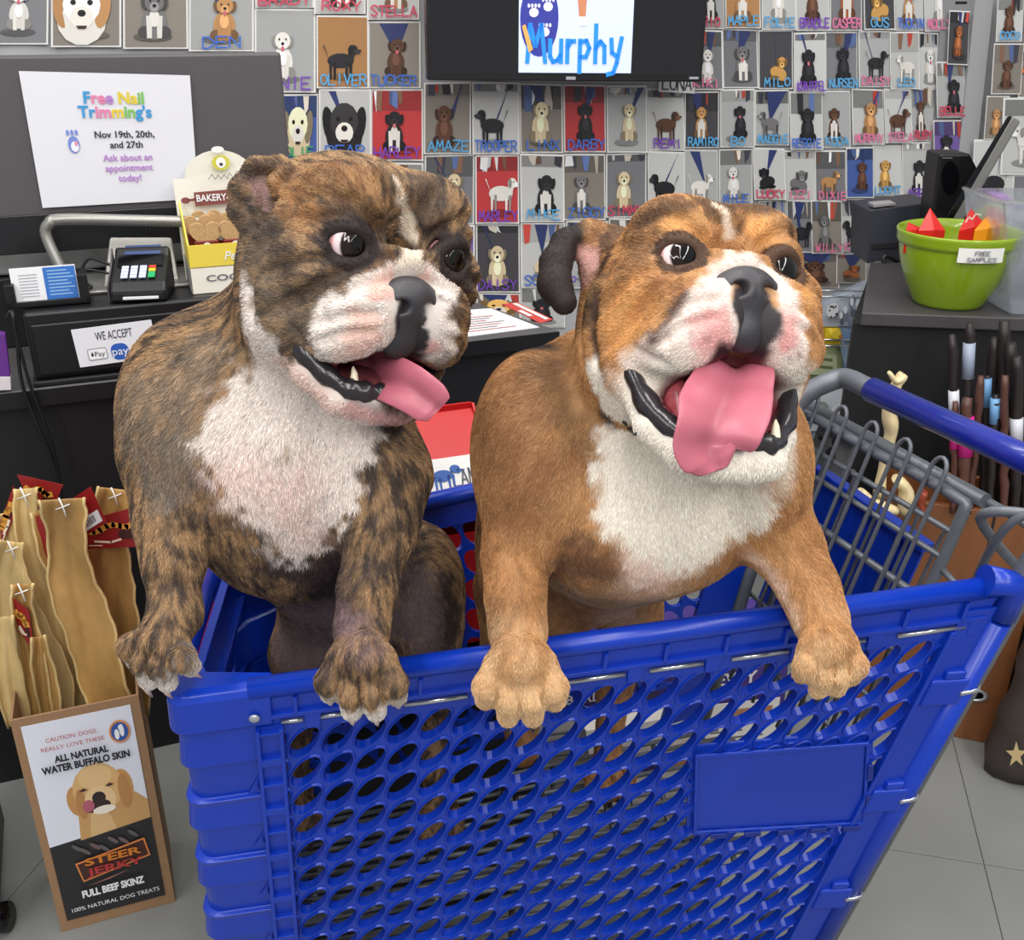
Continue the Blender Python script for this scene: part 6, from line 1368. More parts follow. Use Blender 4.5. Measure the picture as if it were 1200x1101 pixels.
# ------------------------------------------------------------------ box of buffalo skins on the floor at the left
bx0, bx1 = PZ(72, 1092, 0.), PZ(206, 1056, 0.); bd = (bx1 - bx0).normalized(); bn_ = Vector((-bd.y, bd.x, 0)); BW = (bx1 - bx0).length; BHt = .48; BD = .16
def XP(a, b_, z): return bx0 + bd * a + bn_ * b_ + UZ * z
BOX = empty('treat_box', (bx0 + bx1) / 2 + bn_ * .08, 'tall brown cardboard box of buffalo skins printed with a golden dog', 'box')
b = MB(); b.quadbox([XP(0, 0, 0), XP(BW, 0, 0), XP(BW, 0, BHt), XP(0, 0, BHt)], bn_ * .004); b.build('front_panel', m_kraft, BOX, bevel=.001)
b = MB(); b.quadbox([XP(0, BD, 0), XP(BW, BD, 0), XP(BW, BD, BHt), XP(0, BD, BHt)], bn_ * .004); b.build('back_panel', m_kraft, BOX)
for a in (0, BW - .004): b = MB(); b.quadbox([XP(a, .004, 0), XP(a + .004, .004, 0), XP(a + .004, .004, BHt), XP(a, .004, BHt)], bn_ * (BD - .004)); b.build('side_panel', m_kraft, BOX)
b = MB(); b.quadbox([XP(.004, .004, .005), XP(BW - .004, .004, .005), XP(BW - .004, BD, .005), XP(.004, BD, .005)], UZ * .004); b.build('bottom_panel', m_kraft, BOX)
q = [XP(.014, -.001, BHt - .016), XP(BW - .016, -.001, BHt - .016), XP(BW - .016, -.001, .025), XP(.014, -.001, .025)]; f = frame_from(q)
b = MB(); b.col = rgb(222, 224, 234); b.quadbox([f(0, 0), f(1, 0), f(1, .60), f(0, .60)], f.n * .0008); b.col = rgb(38, 36, 38); b.quadbox([f(0, .60), f(1, .56), f(1, 1), f(0, 1)], f.n * .0009)
b.build('label', m_pr, BOX, fixn=False)
b = MB(); K_ = [0]
def E2(u, v, ru, rv, c, rot=0.): K_[0] += 1; b.col = rgb(*c); b.poly(disc(f, u, v, ru, rv, .001 + K_[0] * .00013, 18, rot=rot))
def P2(pts, c): K_[0] += 1; b.col = rgb(*c); b.poly([f(u, v, .001 + K_[0] * .00013) for u, v in pts])
P2([(.30, .60), (.33, .46), (.36, .40), (.9, .42), (1, .47), (1, .565)], (196, 152, 96)); P2([(.40, .595), (.45, .45), (.62, .5), (.66, .58)], (214, 176, 124))
E2(.34, .40, .09, .075, (190, 140, 84), .2); E2(.78, .39, .11, .10, (196, 146, 88), -.3); E2(.56, .36, .24, .125, (214, 170, 112)); E2(.55, .30, .16, .06, (222, 184, 130)); E2(.38, .42, .05, .075, (178, 128, 76)); E2(.80, .40, .06, .09, (180, 130, 78)); E2(.56, .42, .15, .075, (226, 192, 142)); E2(.55, .405, .065, .03, (44, 32, 32)); E2(.52, .445, .13, .032, (52, 34, 34)); E2(.44, .435, .055, .03, (176, 92, 110)); E2(.58, .468, .11, .02, (236, 226, 210))
for u in (.42, .67): P2([(u - .045, .355), (u, .343), (u + .045, .353), (u, .36)], (70, 46, 34))
E2(.86, .11, .10, .055, (208, 140, 80)); E2(.86, .11, .082, .045, (52, 84, 158)); E2(.83, .12, .022, .025, (236, 236, 238)); E2(.88, .105, .022, .03, (236, 236, 238)); E2(.865, .09, .014, .012, (236, 236, 238))
for k, (u, v) in enumerate(((.25, .63), (.32, .655), (.42, .64), (.5, .66), (.6, .63), (.7, .645), (.8, .62))): E2(u, v, .05, .012, (92 + 8 * (k % 3), 88, 88), .4)
P2([(.20, .705), (.90, .655), (.93, .755), (.24, .81)], (216, 130, 70)); P2([(.22, .712), (.885, .665), (.912, .748), (.25, .802)], (66, 34, 28)); P2([(.27, .835), (.7, .80), (.5, .825)], (150, 100, 90))
b.build('printed_picture', m_pr, BOX, fixn=False)
def tl(s_, u, v, hgt, m_, wd, rot=0, bold=.045): return text(s_, f, u, v, hgt, m_, BOX, width=wd, h=.0078, bold=bold)
BWf = BW - .03
tl('CAUTION: DOGS', .42, .075, .0085, i_red, BWf * .46, bold=.0); tl('REALLY LOVE THESE', .42, .115, .0085, i_red, BWf * .58, bold=.0)
tl('ALL NATURAL', .48, .17, .0135, i_blk, BWf * .5); tl('WATER BUFFALO SKIN', .51, .215, .0145, i_blk, BWf * .82)
tl('STEER', .565, .708, .0165, i_org, BWf * .56, bold=.03); tl('JERKY', .575, .762, .0165, i_red, BWf * .56, bold=.03)
tl('FULL BEEF SKINZ', .51, .87, .016, i_wht, BWf * .62); tl('100% NATURAL DOG TREATS', .51, .94, .0095, i_wht, BWf * .88, bold=.0)
# dried skins standing in the box, with red header cards
m_hide = mat('dried_hide', rgb(176, 136, 78), .45, noise=(16, .28, (1, 1, .4)), bump=(28, .9, .008)); m_hide2 = mat('dried_hide_pale', rgb(206, 178, 122), .45, noise=(20, .22, (1, 1, .4)), bump=(32, .8, .006)); m_tagr = mat('header_card_red', rgb(140, 24, 26), .4); m_tie = mat('tie_white', rgb(228, 226, 224), .5)
def hide(pts, wds, m_, label, depth, edge=.010, tie=True, seed=0):
    """pts: pixel centre line top -> bottom, wds: half widths in pixels, depth: world y; a curled strip with rolled borders"""
    rr = random.Random(seed); C_ = smoothpts([Vector((x, y, 0)) for x, y in pts], 6); n = len(C_); ww = np.interp(np.linspace(0, len(wds) - 1, n), range(len(wds)), wds); b = MB(); K = 8; vs = []; ph = rr.uniform(0, 6)
    for i, c_ in enumerate(C_):
        t = i / (n - 1); t0 = C_[max(i - 1, 0)]; t1 = C_[min(i + 1, n - 1)]; d = (t1 - t0).normalized(); s_ = Vector((-d.y, d.x, 0)) * -1
        for k in range(K + 1):
            u = -1 + 2 * k / K; wv = ww[i] * (1 + .09 * math.sin(i * .55 + ph + (1 if u > 0 else 3)) + .05 * math.sin(i * 1.7 + ph * 2 * (1 if u > 0 else -1))); p = c_ + s_ * u * wv
            cup = .010 * (u * u) * (1 - t * .4) + .006 * math.sin(i * .45 + ph) * u + .004 * math.sin(k * 1.7 + i * .3)
            yv = depth - cup + t * .012; vs.append(PY(p.x, p.y, yv) + Vector((0, 0, 0)))
    fs = [(i * (K + 1) + k, i * (K + 1) + k + 1, (i + 1) * (K + 1) + k + 1, (i + 1) * (K + 1) + k) for i in range(n - 1) for k in range(K)]
    b.add(vs, fs, True); o = b.build('dried_skin', m_); tag(o, label, 'dog chew', 'dried skins standing in the box')
    sd = o.modifiers.new('thickness', 'SOLIDIFY'); sd.thickness = .004; sd.offset = 0; ss = o.modifiers.new('smooth', 'SUBSURF'); ss.levels = ss.render_levels = 1
    e = MB()
    for k in (0, K): e.tube([vs[i * (K + 1) + k] + Vector((0, -.001, 0)) for i in range(n)], .0026, 6)
    e.build('rolled_edge', m_hide2, o)
    if tie:
        a = vs[0 * (K + 1) + K // 2] + Vector((0, -.006, -.012)); e = MB(); e.tube([a + Vector((-.004, 0, .016)), a, a + Vector((.003, -.002, -.016))], .0014, 5); e.tube([a + Vector((-.012, -.001, -.004)), a, a + Vector((.012, -.002, .006))], .0012, 5); e.build('tie', m_tie, o)
    return o
def card(q, depth, label, art=1, bar=False):
    P_ = [PY(x, y, depth) for x, y in q]; b = MB(); b.quadbox(P_, (0, .0012, 0)); o = b.build('header_card', m_tagr); tag(o, label, 'tag', 'red header cards on the skins'); f = frame_from(P_); p = MB()
    if art: 
        p.col = rgb(214, 150, 60); ribbon(p, [f(.1 + .1 * k, .38 + .07 * math.sin(k * 1.3), .0012) for k in range(8)], .010, f.n); p.col = rgb(60, 22, 20); p.poly(disc(f, .72, .62, .16, .16, .001)); p.col = rgb(235, 215, 190); ribbon(p, [f(.2, .75, .0014), f(.45, .82, .0014), f(.6, .76, .0014)], .004, f.n); ribbon(p, [f(.1, .88, .0014), f(.3, .9, .0014)], .002, f.n)
    if bar:
        p.col = rgb(235, 235, 235); p.poly([f(.15, .58, .0012), f(.9, .58, .0012), f(.9, .9, .0012), f(.15, .9, .0012)]); p.col = rgb(25, 25, 25)
        for k in range(9): u = .22 + k * .055; p.poly([f(u, .63, .0016), f(u + .02 + .012 * (k % 2), .63, .0016), f(u + .02 + .012 * (k % 2), .82, .0016), f(u, .82, .0016)])
    p.build('card_print', m_pr, o, fixn=False)
hide([(135, 572), (128, 640), (132, 700), (145, 760), (160, 840)], [22, 24, 24, 27, 14], m_hide, 'dried skin standing at the right rear of the box, behind the red card', 1.56, seed=1)
hide([(8, 600), (20, 680), (40, 760), (60, 850)], [14, 18, 20, 16], m_hide2, 'dried skin leaning at the left rear of the box', 1.545, tie=False, seed=2)
hide([(29, 572), (34, 620), (62, 700), (95, 790), (110, 850)], [13, 14, 20, 20, 12], m_hide2, 'narrow pale dried skin behind the big front one', 1.53, seed=3)
hide([(48, 596), (66, 640), (92, 700), (118, 780), (128, 850)], [14, 20, 22, 18, 12], m_hide, 'dried skin half hidden between the pale and the big one', 1.515, tie=False, seed=4)
hide([(14, 634), (10, 680), (34, 740), (64, 800), (80, 860)], [13, 22, 26, 20, 10], m_hide2, 'curling pale dried skin low at the left of the box', 1.50, seed=5)
hide([(74, 584), (77, 628), (88, 690), (108, 752), (128, 818), (134, 850)], [26, 22, 27, 29, 24, 18], m_hide, 'big upright dried skin at the front of the box', 1.475, seed=6)
hide([(26, 684), (28, 720), (40, 780), (55, 860)], [13, 12, 15, 13], m_hide, 'short dried skin with a white tie, front left in the box', 1.465, seed=7)
hide([(2, 722), (8, 780), (22, 850)], [12, 17, 14], m_hide2, 'palest dried skin at the very front left of the box', 1.455, tie=False, seed=8)
hide([(45, 745), (52, 790), (62, 850)], [8, 13, 13], m_hide, 'dark narrow dried skin between the two front ones', 1.46, tie=False, seed=9)
card([(92, 612), (172, 590), (172, 640), (98, 643)], 1.54, 'wide red header card on the rear right skin')
card([(20, 556), (74, 568), (60, 600), (36, 592)], 1.55, 'red header card sticking up behind the skins')
card([(76, 590), (106, 570), (125, 612), (100, 628)], 1.50, 'red header card with a barcode beside the big skin', 0, True)
card([(0, 612), (16, 568), (18, 600), (2, 640)], 1.535, 'red header card at the far left edge')
card([(38, 606), (52, 603), (57, 655), (50, 662)], 1.51, 'narrow dark red header card behind the big skin', 0)
card([(12, 698), (34, 716), (40, 764), (22, 738)], 1.455, 'brown red header card on the short front skin')
# black wheeled thing at the left edge
b = MB(); b.quadbox([PZ(-60, 1110, .06), PZ(0, 1075, .06), PZ(6, 960, .06), PZ(-60, 960, .06)], UZ * .3); RK = b.build('black_rack', m_plas, bevel=.006); tag(RK, 'black wheeled rack cut off at the lower left edge', 'rack')
b = MB(); p = PZ(2, 1088, .0); M = Matrix.Translation(p + UZ * .028) @ Matrix.Rotation(R(80), 4, 'Y'); b.lathe([(.003, 0), (.026, 0), (.028, .004), (.028, .018), (.003, .02)], 18, M); b.build('wheel', mat('gloss_black'), RK)
# ------------------------------------------------------------------ right-hand display cabinet and what stands on it
RZ = .95
k0, k1, k2, k3 = PZ(1010, 366, RZ), PZ(1300, 376, RZ), PZ(1300, 290, RZ), PZ(1020, 306, RZ)
m_cab = mat('cabinet_black', rgb(20, 20, 23), .55, noise=(20, .08)); m_ctop = mat('cabinet_top_dark', rgb(70, 66, 68), .4, noise=(25, .1))
CAB = empty('display_cabinet', (k0 + k1) / 2, 'black display cabinet with a dark top at the right', 'cabinet')
b = MB(); b.prism([k0, k1, k2, k3], (0, 0, -.03)); b.build('top', m_ctop, CAB, bevel=.003)
kd = (k1 - k0).normalized(); kn = Vector((-kd.y, kd.x, 0))
def LP(a, b_, z): return Vector((k0.x, k0.y, 0)) + kd * a + kn * b_ + UZ * z
b = MB(); b.quadbox([LP(-.01, .02, .0), LP(.8, .02, .0), LP(.8, .02, RZ - .031), LP(-.01, .02, RZ - .031)], kn * .02); b.build('front_panel', m_cab, CAB)
sv = (k3 - k0); sv.z = 0; b = MB(); b.quadbox([LP(-.01, .04, .0), LP(.012, .04, .0), LP(.012, .04, RZ - .031), LP(-.01, .04, RZ - .031)], sv * .85 + kd * .02); b.build('side_panel', m_cab, CAB)
# wooden bin in front of the panel
m_wood = mat('bin_orange_wood', rgb(132, 80, 42), .45, noise=(16, .22, (1, 1, .08)), coat=.2)
w0, w1 = PZ(985, 836, 0), PZ(1166, 873, 0); wd = (w1 - w0).normalized(); wn = Vector((-wd.y, wd.x, 0)); WL = (w1 - w0).length; WH = .585
def WP(a, b_, z): return w0 + wd * a + wn * b_ + UZ * z
BIN = empty('wooden_bin', (w0 + w1) / 2, 'orange wood bin of chews on the floor in front of the black cabinet', 'bin')
b = MB(); b.quadbox([WP(0, 0, 0), WP(WL, 0, 0), WP(WL, 0, WH), WP(0, 0, WH)], wn * .016); b.build('front_board', m_wood, BIN, bevel=.002)
for a in (0, WL - .016): b = MB(); b.quadbox([WP(a, .016, 0), WP(a + .016, .016, 0), WP(a + .016, .016, WH + .05 * (a == 0)), WP(a, .016, WH + .05 * (a == 0))], wn * .13); b.build('side_board', m_wood, BIN, bevel=.002)
b = MB(); b.quadbox([WP(.016, .13, 0), WP(WL - .016, .13, 0), WP(WL - .016, .13, WH + .02), WP(.016, .13, WH + .02)], wn * .014); b.build('back_board', m_wood, BIN, bevel=.002)
b = MB(); b.quadbox([WP(.016, .016, .36), WP(WL - .016, .016, .36), WP(WL - .016, .13, .36), WP(.016, .13, .36)], UZ * .012); b.build('inner_floor', m_wood, BIN)
b = MB(); b.quadbox([WP(.24, -.002, WH - .01), WP(.245, -.002, WH - .01), WP(.245, -.002, .01), WP(.24, -.002, .01)], wn * .003); b.build('board_joint', i_blk, BIN)
p = PL(1141, 813, w0, -wn); M = Matrix.Translation(p - wn * .001) @ (-wn).to_track_quat('Z', 'Y').to_matrix().to_4x4()
b = MB(); b.lathe([(.028, 0), (.028, .003), (.022, .004), (.019, .001)], 20, M @ Matrix.Diagonal((1.1, .62, 1, 1))); b.build('pull_ring', m_silv, BIN); b = MB(); b.lathe([(.02, .0012), (.001, .0012)], 20, M @ Matrix.Diagonal((1.1, .62, 1, 1))); b.build('pull_recess', i_blk, BIN)
# neighbouring cabinet side at the far right and the dark sack
m_sack = mat('sack_dark', rgb(66, 58, 54), .55, noise=(12, .2), bump=(25, .5, .006)); m_gold = mat('print_gold', rgb(206, 180, 130), .5)
b = MB(); b.quadbox([WP(WL + .012, .02, 0), WP(WL + .5, .02, 0), WP(WL + .5, .02, .56), WP(WL + .012, .02, .56)], wn * .12); tag(b.build('grey_shelf_unit', mat('shelf_grey', rgb(122, 124, 126), .5), bevel=.003), 'grey shelf unit to the right of the wooden bin', 'shelf')
b = MB(); s0 = PZ(1163, 915, 0); so = s0 + Vector((.16, .03, 0)); vs = []; N1 = 14
for j in range(11):
    v = j / 10; sx = .165 * (1 - .16 * v ** 2) * (1 + .03 * math.sin(j * 2)); sy = .07 * (.55 + .45 * math.sin(math.pi * (.15 + .75 * v)))
    for k in range(N1): a = 2 * math.pi * k / N1; vs.append(so + Vector((math.copysign(abs(math.cos(a)) ** .6, math.cos(a)) * sx + .02 * v, math.copysign(abs(math.sin(a)) ** .7, math.sin(a)) * sy + .01 * math.sin(j + k), .004 + v * .40)))
b.add(vs, [(j * N1 + k, j * N1 + (k + 1) % N1, (j + 1) * N1 + (k + 1) % N1, (j + 1) * N1 + k) for j in range(10) for k in range(N1)] + [tuple(reversed(range(N1))), tuple(10 * N1 + k for k in range(N1))], True)
SK = b.build('dark_sack', m_sack); tag(SK, 'dark brown sack with a gold star on the floor at the right edge', 'sack')
q = [PY(1178, 868, so.y - .085), PY(1204, 868, so.y - .085), PY(1204, 900, so.y - .085), PY(1178, 900, so.y - .085)]; f = frame_from(q); b = MB(); b.poly([f(.5 + (.5 if k % 2 == 0 else .2) * math.sin(R(36 * k)), .5 - (.5 if k % 2 == 0 else .2) * math.cos(R(36 * k)), .0) for k in range(10)]); b.build('gold_star', m_gold, SK, fixn=False)
# chew sticks standing in the bin
m_st = mat('chew_stick_dark', rgb(34, 26, 25), .5, noise=(30, .3, (1, 1, .2)), bump=(50, .7, .004)); m_st2 = mat('chew_stick_brown', rgb(84, 52, 42), .45, noise=(30, .25, (1, 1, .2)), bump=(50, .6, .003))
m_raw = mat('rawhide_cream', rgb(226, 206, 160), .45, bump=(30, .5, .004))
def stick(px0, py0, px1, py1, wpx, Y, m_, label, bands=()):
    a, c_ = PY(px0, py0, Y), PY(px1, py1, Y - .03); rr = random.Random(int(px0 * 7 + py0)); n = 14; r_ = wpx / 2 / 1200 * Y / .95; pts = [a.lerp(c_, i / n) + Vector((rr.uniform(-.002, .002), rr.uniform(-.002, .002), 0)) for i in range(n + 1)]
    b = MB(); b.tube(pts, [r_ * rr.uniform(.82, 1.12) * (.75 if i == 0 else 1) for i in range(n + 1)], 9); o = b.build('chew_stick', m_); tag(o, label, 'dog chew', 'chew sticks standing in the wooden bin')
    for (t0, t1, col) in bands:
        e = MB(); e.tube([a.lerp(c_, t0), a.lerp(c_, t1)], r_ * 1.22, 10); e.build('label_band', mat('band_' + '_'.join(map(str, col)), rgb(*col), .4), o)
    return o
WHT, BLU, PNK, SLV = (205, 206, 214), (110, 160, 205), (214, 40, 140), (150, 160, 180)
SB = (
 (1116, 392, 1121, 600, 8, 2.02, m_st, 'thin dark chew stick with a white band, leftmost in the bin', ((.30, .46, WHT),)),
 (1137, 378, 1127, 600, 9, 2.03, m_st, 'tall dark chew stick with a shiny silver sleeve', ((.10, .28, SLV),)),
 (1119, 470, 1117, 600, 7, 1.99, m_st2, 'brown chew stick with a pink band, left of the pair', ((.14, .42, PNK),)),
 (1134, 466, 1128, 600, 11, 1.98, m_st2, 'brown chew stick with a wide pink barcode band', ((.16, .50, PNK),)),
 (1150, 440, 1136, 600, 8, 2.00, m_st2, 'reddish chew stick leaning right of the pink pair', ()),
 (1157, 440, 1150, 600, 7, 2.03, m_st, 'dark chew stick with a light blue band, higher one', ((.02, .22, BLU),)),
 (1167, 462, 1160, 600, 8, 1.99, m_st, 'dark chew stick with a light blue band, lower one', ((.03, .24, BLU),)),
 (1165, 395, 1158, 600, 10, 2.06, m_st, 'black chew stick behind the blue banded ones', ()),
 (1177, 376, 1172, 600, 12, 2.05, m_st, 'tallest knobbly black chew stick in the bin', ()),
 (1186, 402, 1183, 600, 11, 2.02, m_st, 'knobbly black chew stick right of the tallest', ()),
 (1192, 418, 1190, 600, 10, 1.99, m_st, 'black chew stick with a white barcode band', ((.38, .54, WHT),)),
 (1201, 450, 1200, 600, 9, 2.02, m_st, 'black chew stick at the right edge of the picture', ()),
 (1178, 440, 1176, 600, 8, 1.98, m_st2, 'tan brown chew stick half hidden among black ones', ()),
)
for s_ in SB: stick(s_[0], s_[1], s_[2], s_[3], s_[4] * 1.25, *s_[5:])
def knot(pts, wds, Y, label, hue=m_raw):
    b = MB(); C_ = smoothpts([PY(x, y, Y) for x, y in pts], 5); ww = np.interp(np.linspace(0, len(wds) - 1, len(C_)), range(len(wds)), wds); b.tube(C_, [w_ / 1200 * Y / .95 * (1 + .1 * math.sin(i * 1.1)) for i, w_ in enumerate(ww)], 10, flat=.55); o = b.build('rawhide_chew', hue); tag(o, label, 'dog chew', 'rawhide chews in the wooden bin'); return o
knot([(1059, 438), (1050, 452), (1042, 480), (1044, 505), (1036, 540), (1030, 580)], [9, 11, 15, 14, 9, 12], 2.0, 'tall cream rolled rawhide standing behind the cart handle')
knot([(1042, 436), (1050, 446), (1062, 440)], [4, 7, 4], 1.99, 'cream rawhide knot peeping above the blue handle')
knot([(1050, 560), (1062, 575), (1058, 600)], [10, 16, 12], 1.97, 'short cream rawhide chew low behind the wire gate')
knot([(1008, 575), (1025, 590), (1050, 598)], [8, 12, 10], 1.95, 'cream rawhide chew lying across the left bin corner')
knot([(1083, 575), (1078, 590), (1084, 604)], [8, 10, 8], 1.97, 'reddish brown chew chunk beside the rawhides', mat('chew_chunk_red', rgb(140, 62, 40), .4))
# green pot with candy
G0_ = PZ(1110, 354, RZ + .001); m_pot = mat('glazed_green', rgb(140, 168, 30), .22, coat=.5); POT = empty('green_pot', G0_, 'lime green glazed bowl full of red sweets on the cabinet', 'bowl')
sc_ = .131 / .5; M = Matrix.Translation(G0_) @ Matrix.Diagonal((1.0, 1.0, 1.0, 1))
rt = 67 / 1200 * (G0_ - CAM).dot(Vector((0, CP, -SP)))
pr_ = [(.0, .0), (.55, .0), (.57, .01), (.60, .08), (.68, .30), (.80, .62), (.88, .92), (.93, 1.18), (.95, 1.36), (.955, 1.40), (.985, 1.42), (1.0, 1.50), (1.005, 1.62), (1.02, 1.69), (1.0, 1.72), (.965, 1.68), (.94, 1.5), (.9, 1.2), (.55, .2), (.0, .15)]
b = MB(); b.lathe([(r_ * rt + .0001, z * rt * .74) for r_, z in pr_], 48, M, capb=False); b.build('bowl', m_pot, POT)
ht = 1.70 * rt * .74
cdv = (CAM - G0_); cdv.z = 0; cdv.normalize(); sdv = Vector((-cdv.y, cdv.x, 0)); lab = []
def onpot(ang, z): a = math.atan2(cdv.y, cdv.x) + ang; return G0_ + Vector((math.cos(a), math.sin(a), 0)) * (rt * 1.03) + UZ * z
b = MB(); vs = [onpot(R(2 + 7 * i), (1.55 - .16 * j) * rt * .74) for j in range(3) for i in range(7)]; b.add(vs, [(j * 7 + i, j * 7 + i + 1, j * 7 + i + 8, j * 7 + i + 7) for j in range(2) for i in range(6)], True); lb = b.build('label', m_wlab, POT); b = MB()
f = frame_from([onpot(R(2), 1.55 * rt * .74), onpot(R(44), 1.55 * rt * .74), onpot(R(44), 1.23 * rt * .74), onpot(R(2), 1.23 * rt * .74)])
b.col = rgb(120, 118, 130); strokes('FREE', f, .32, .48, .34, .28, .0018, b, .012); strokes('SAMPLES', f, .16, .88, .66, .26, .0018, b, .012); b.build('lettering', m_pr, lb, fixn=False)
m_cw = mat('sweet_wrapper_red', rgb(206, 34, 30), .25); m_cy = mat('sweet_wrapper_orange', rgb(238, 150, 30), .25)
CD = (((1090, 243), (1076, 270), (1108, 270), m_cw, 'red cone shaped sweet wrapper standing in the green bowl'), ((1064, 260), (1062, 270), (1082, 268), m_cw, 'small red sweet wrapper tip at the left of the bowl'), ((1138, 244), (1124, 270), (1154, 262), m_cw, 'red lettered sweet wrapper at the right of the bowl'), ((1158, 252), (1142, 270), (1168, 266), m_cy, 'orange and red sweet wrapper beside the lettered one'), ((1166, 256), (1158, 268), (1173, 266), m_cw, 'small red wrapper corner at the right rim'))
for k, (a_, b_, c_, m_, lbl) in enumerate(CD):
    Yc = G0_.y - .02 + .012 * (k % 3); A_, B_, C__ = PY(*a_, Yc + .02), PY(*b_, Yc - .01), PY(*c_, Yc - .01); dn = Vector((0, 0, -.05)); back = (B_ + C__) / 2 + Vector((0, .05, 0))
    mb = MB(); mid = (B_ + C__) / 2 + Vector((0, -.012, .004)); mb.add([A_, B_, mid, C__, back, B_ + dn, mid + dn, C__ + dn, back + dn], [(0, 1, 2), (0, 2, 3), (0, 3, 4), (0, 4, 1), (1, 5, 6, 2), (2, 6, 7, 3), (3, 7, 8, 4), (4, 8, 5, 1), (8, 7, 6, 5)])
    o = mb.build('wrapped_sweet', m_, bevel=.001); tag(o, lbl, 'sweet', 'sweets in the green bowl')
    if k == 2:
        f = frame_from([PY(1128, 250, Yc - .03), PY(1150, 243, Yc - .03), PY(1153, 256, Yc - .03), PY(1130, 266, Yc - .03)]); t = MB(); t.col = rgb(240, 220, 215); strokes('SWEET', f, .05, .8, .9, .5, .002, t, .001) if False else ribbon(t, [f(.1, .7, 0), f(.3, .4, 0), f(.45, .7, 0), f(.65, .35, 0), f(.9, .6, 0)], .003, f.n); t.build('wrapper_print', m_pr, o, fixn=False)
# dark receipt machine, card reader cradle, speaker, tilted screen
m_slate = mat('machine_slate', rgb(52, 54, 62), .45)
RMo = PZ(1020, 300, RZ); RM = empty('label_printer', RMo, 'dark slate grey printer behind the green bowl', 'printer')
def BB(q, Y, d, name, m_, parent, bev=.003): b = MB(); b.quadbox([PY(x, y, Y) for x, y in q], d); return b.build(name, m_, parent, bevel=bev)
YM = RMo.y - .02
BB([(1018, 246), (1092, 237), (1092, 300), (1016, 309)], YM, Vector((0, .15, 0)), 'body', m_slate, RM); BB([(1022, 286), (1092, 282), (1092, 288), (1022, 292)], YM - .004, Vector((0, .004, 0)), 'paper_slot', i_blk, RM, 0)
BB([(1024, 243), (1050, 240), (1050, 238), (1024, 240)], YM - .002, Vector((0, .05, .0)), 'lid_edge', m_silv, RM, 0)
b = MB(); b.tube(smoothpts([PY(1020, 309, YM - .05), PY(1034, 308, YM - .06), PY(1038, 318, YM - .07), PY(1036, 300, YM - .06), PY(1052, 305, YM - .05), PY(1060, 306, YM - .03)], 5), .006, 8); tag(b.build('handset_cord', m_plas), 'black curled scanner handle on the cabinet left of the bowl', 'scanner')
YS = G0_.y + .30
SPK = BB([(1101, 180), (1136, 180), (1146, 196), (1128, 225), (1092, 250), (1095, 230)], YS, Vector((0, .1, 0)), 'x', m_plas, None) if False else None
b = MB(); b.prism([PY(x, y, YS) for x, y in ((1101, 180), (1137, 180), (1147, 200), (1162, 228), (1160, 300), (1088, 300), (1094, 240))], (0, .09, 0)); SPK = b.build('card_reader_stand', m_plas, bevel=.006); tag(SPK, 'black angular speaker standing behind the green bowl', 'speaker')
b = MB(); f = frame_from([PY(1101, 182, YS - .001), PY(1140, 182, YS - .001), PY(1140, 240, YS - .001), PY(1101, 240, YS - .001)]); b.poly(disc(f, .32, .45, .26, .34, .002, 24)); b.build('driver', mat('gloss_black'), SPK, fixn=False); b = MB(); b.poly([f(.08, .04, .002), f(.38, .04, .002), f(.38, .06, .002), f(.08, .06, .002)]); b.build('printed_line', i_gry, SPK, fixn=False)
YT = G0_.y + .17
TS = empty('tilted_screen', PY(1120, 268, YT), 'thin silver edged screen tilted back above the green bowl', 'screen')
b = MB(); b.quadbox([PY(1186, 136, YT), PY(1196, 142, YT), PY(1126, 262, YT), PY(1114, 258, YT)], ray(1155, 200) * .16); b.build('silver_edge', mat('brushed_silver'), TS, bevel=.004)
b = MB(); b.quadbox([PY(1181, 136, YT - .002), PY(1187, 136, YT - .002), PY(1115, 260, YT - .002), PY(1107, 258, YT - .002)], ray(1155, 200) * .16); b.build('screen_glass', mat('gloss_black'), TS, bevel=.002)
b = MB(); b.tube([PY(1130, 240, YT + .1), PY(1138, 290, YT + .12), PZ(1138, 320, RZ)], .008, 8); b.build('foot', m_plas, TS)
# clear bin and white bottle
m_clear = mat('clear_plastic', rgb(225, 230, 238), .12, trans=.85, alpha=.55); BINc = empty('clear_bin', PZ(1225, 368, RZ), 'frosted clear plastic bin at the right edge on the cabinet', 'bin')
Yb = PZ(1190, 369, RZ + .001).y; b = MB(); q0 = [PY(1176, 238, Yb), PY(1300, 238, Yb), PY(1300, 372, Yb), PY(1184, 368, Yb)]
b.quadbox(q0, (0, .004, 0)); b.quadbox([q0[0], q0[0] + Vector((.004, 0, 0)), q0[3] + Vector((.004, 0, 0)), q0[3]], (0, .2, 0)); b.quadbox([p + Vector((0, .2, 0)) for p in q0], (0, .004, 0)); b.quadbox([q0[3], q0[2], q0[2] + Vector((0, .2, 0)), q0[3] + Vector((0, .2, 0))], (0, 0, .003)); b.build('walls', m_clear, BINc)
b = MB(); b.tube([q0[0] + Vector((-.002, .2, 0)), q0[0] + Vector((-.002, 0, 0)), q0[1]], .005, 8); b.build('rim', m_clear, BINc)
WB = PZ(1172, 330, RZ); Yw = G0_.y + .16; BO = empty('white_bottle', PY(1172, 300, Yw), 'white pouch with purple cap between the screen and the clear bin', 'bottle')
b = MB(); b.quadbox([PY(1162, 238, Yw), PY(1186, 238, Yw), PY(1186, 322, Yw), PY(1162, 322, Yw)], (0, .04, 0)); b.build('body', m_wlab, BO, bevel=.006); b = MB(); b.quadbox([PY(1163, 227, Yw), PY(1182, 227, Yw), PY(1184, 238, Yw), PY(1163, 238, Yw)], (0, .035, 0)); b.build('cap', i_pur, BO, bevel=.004)
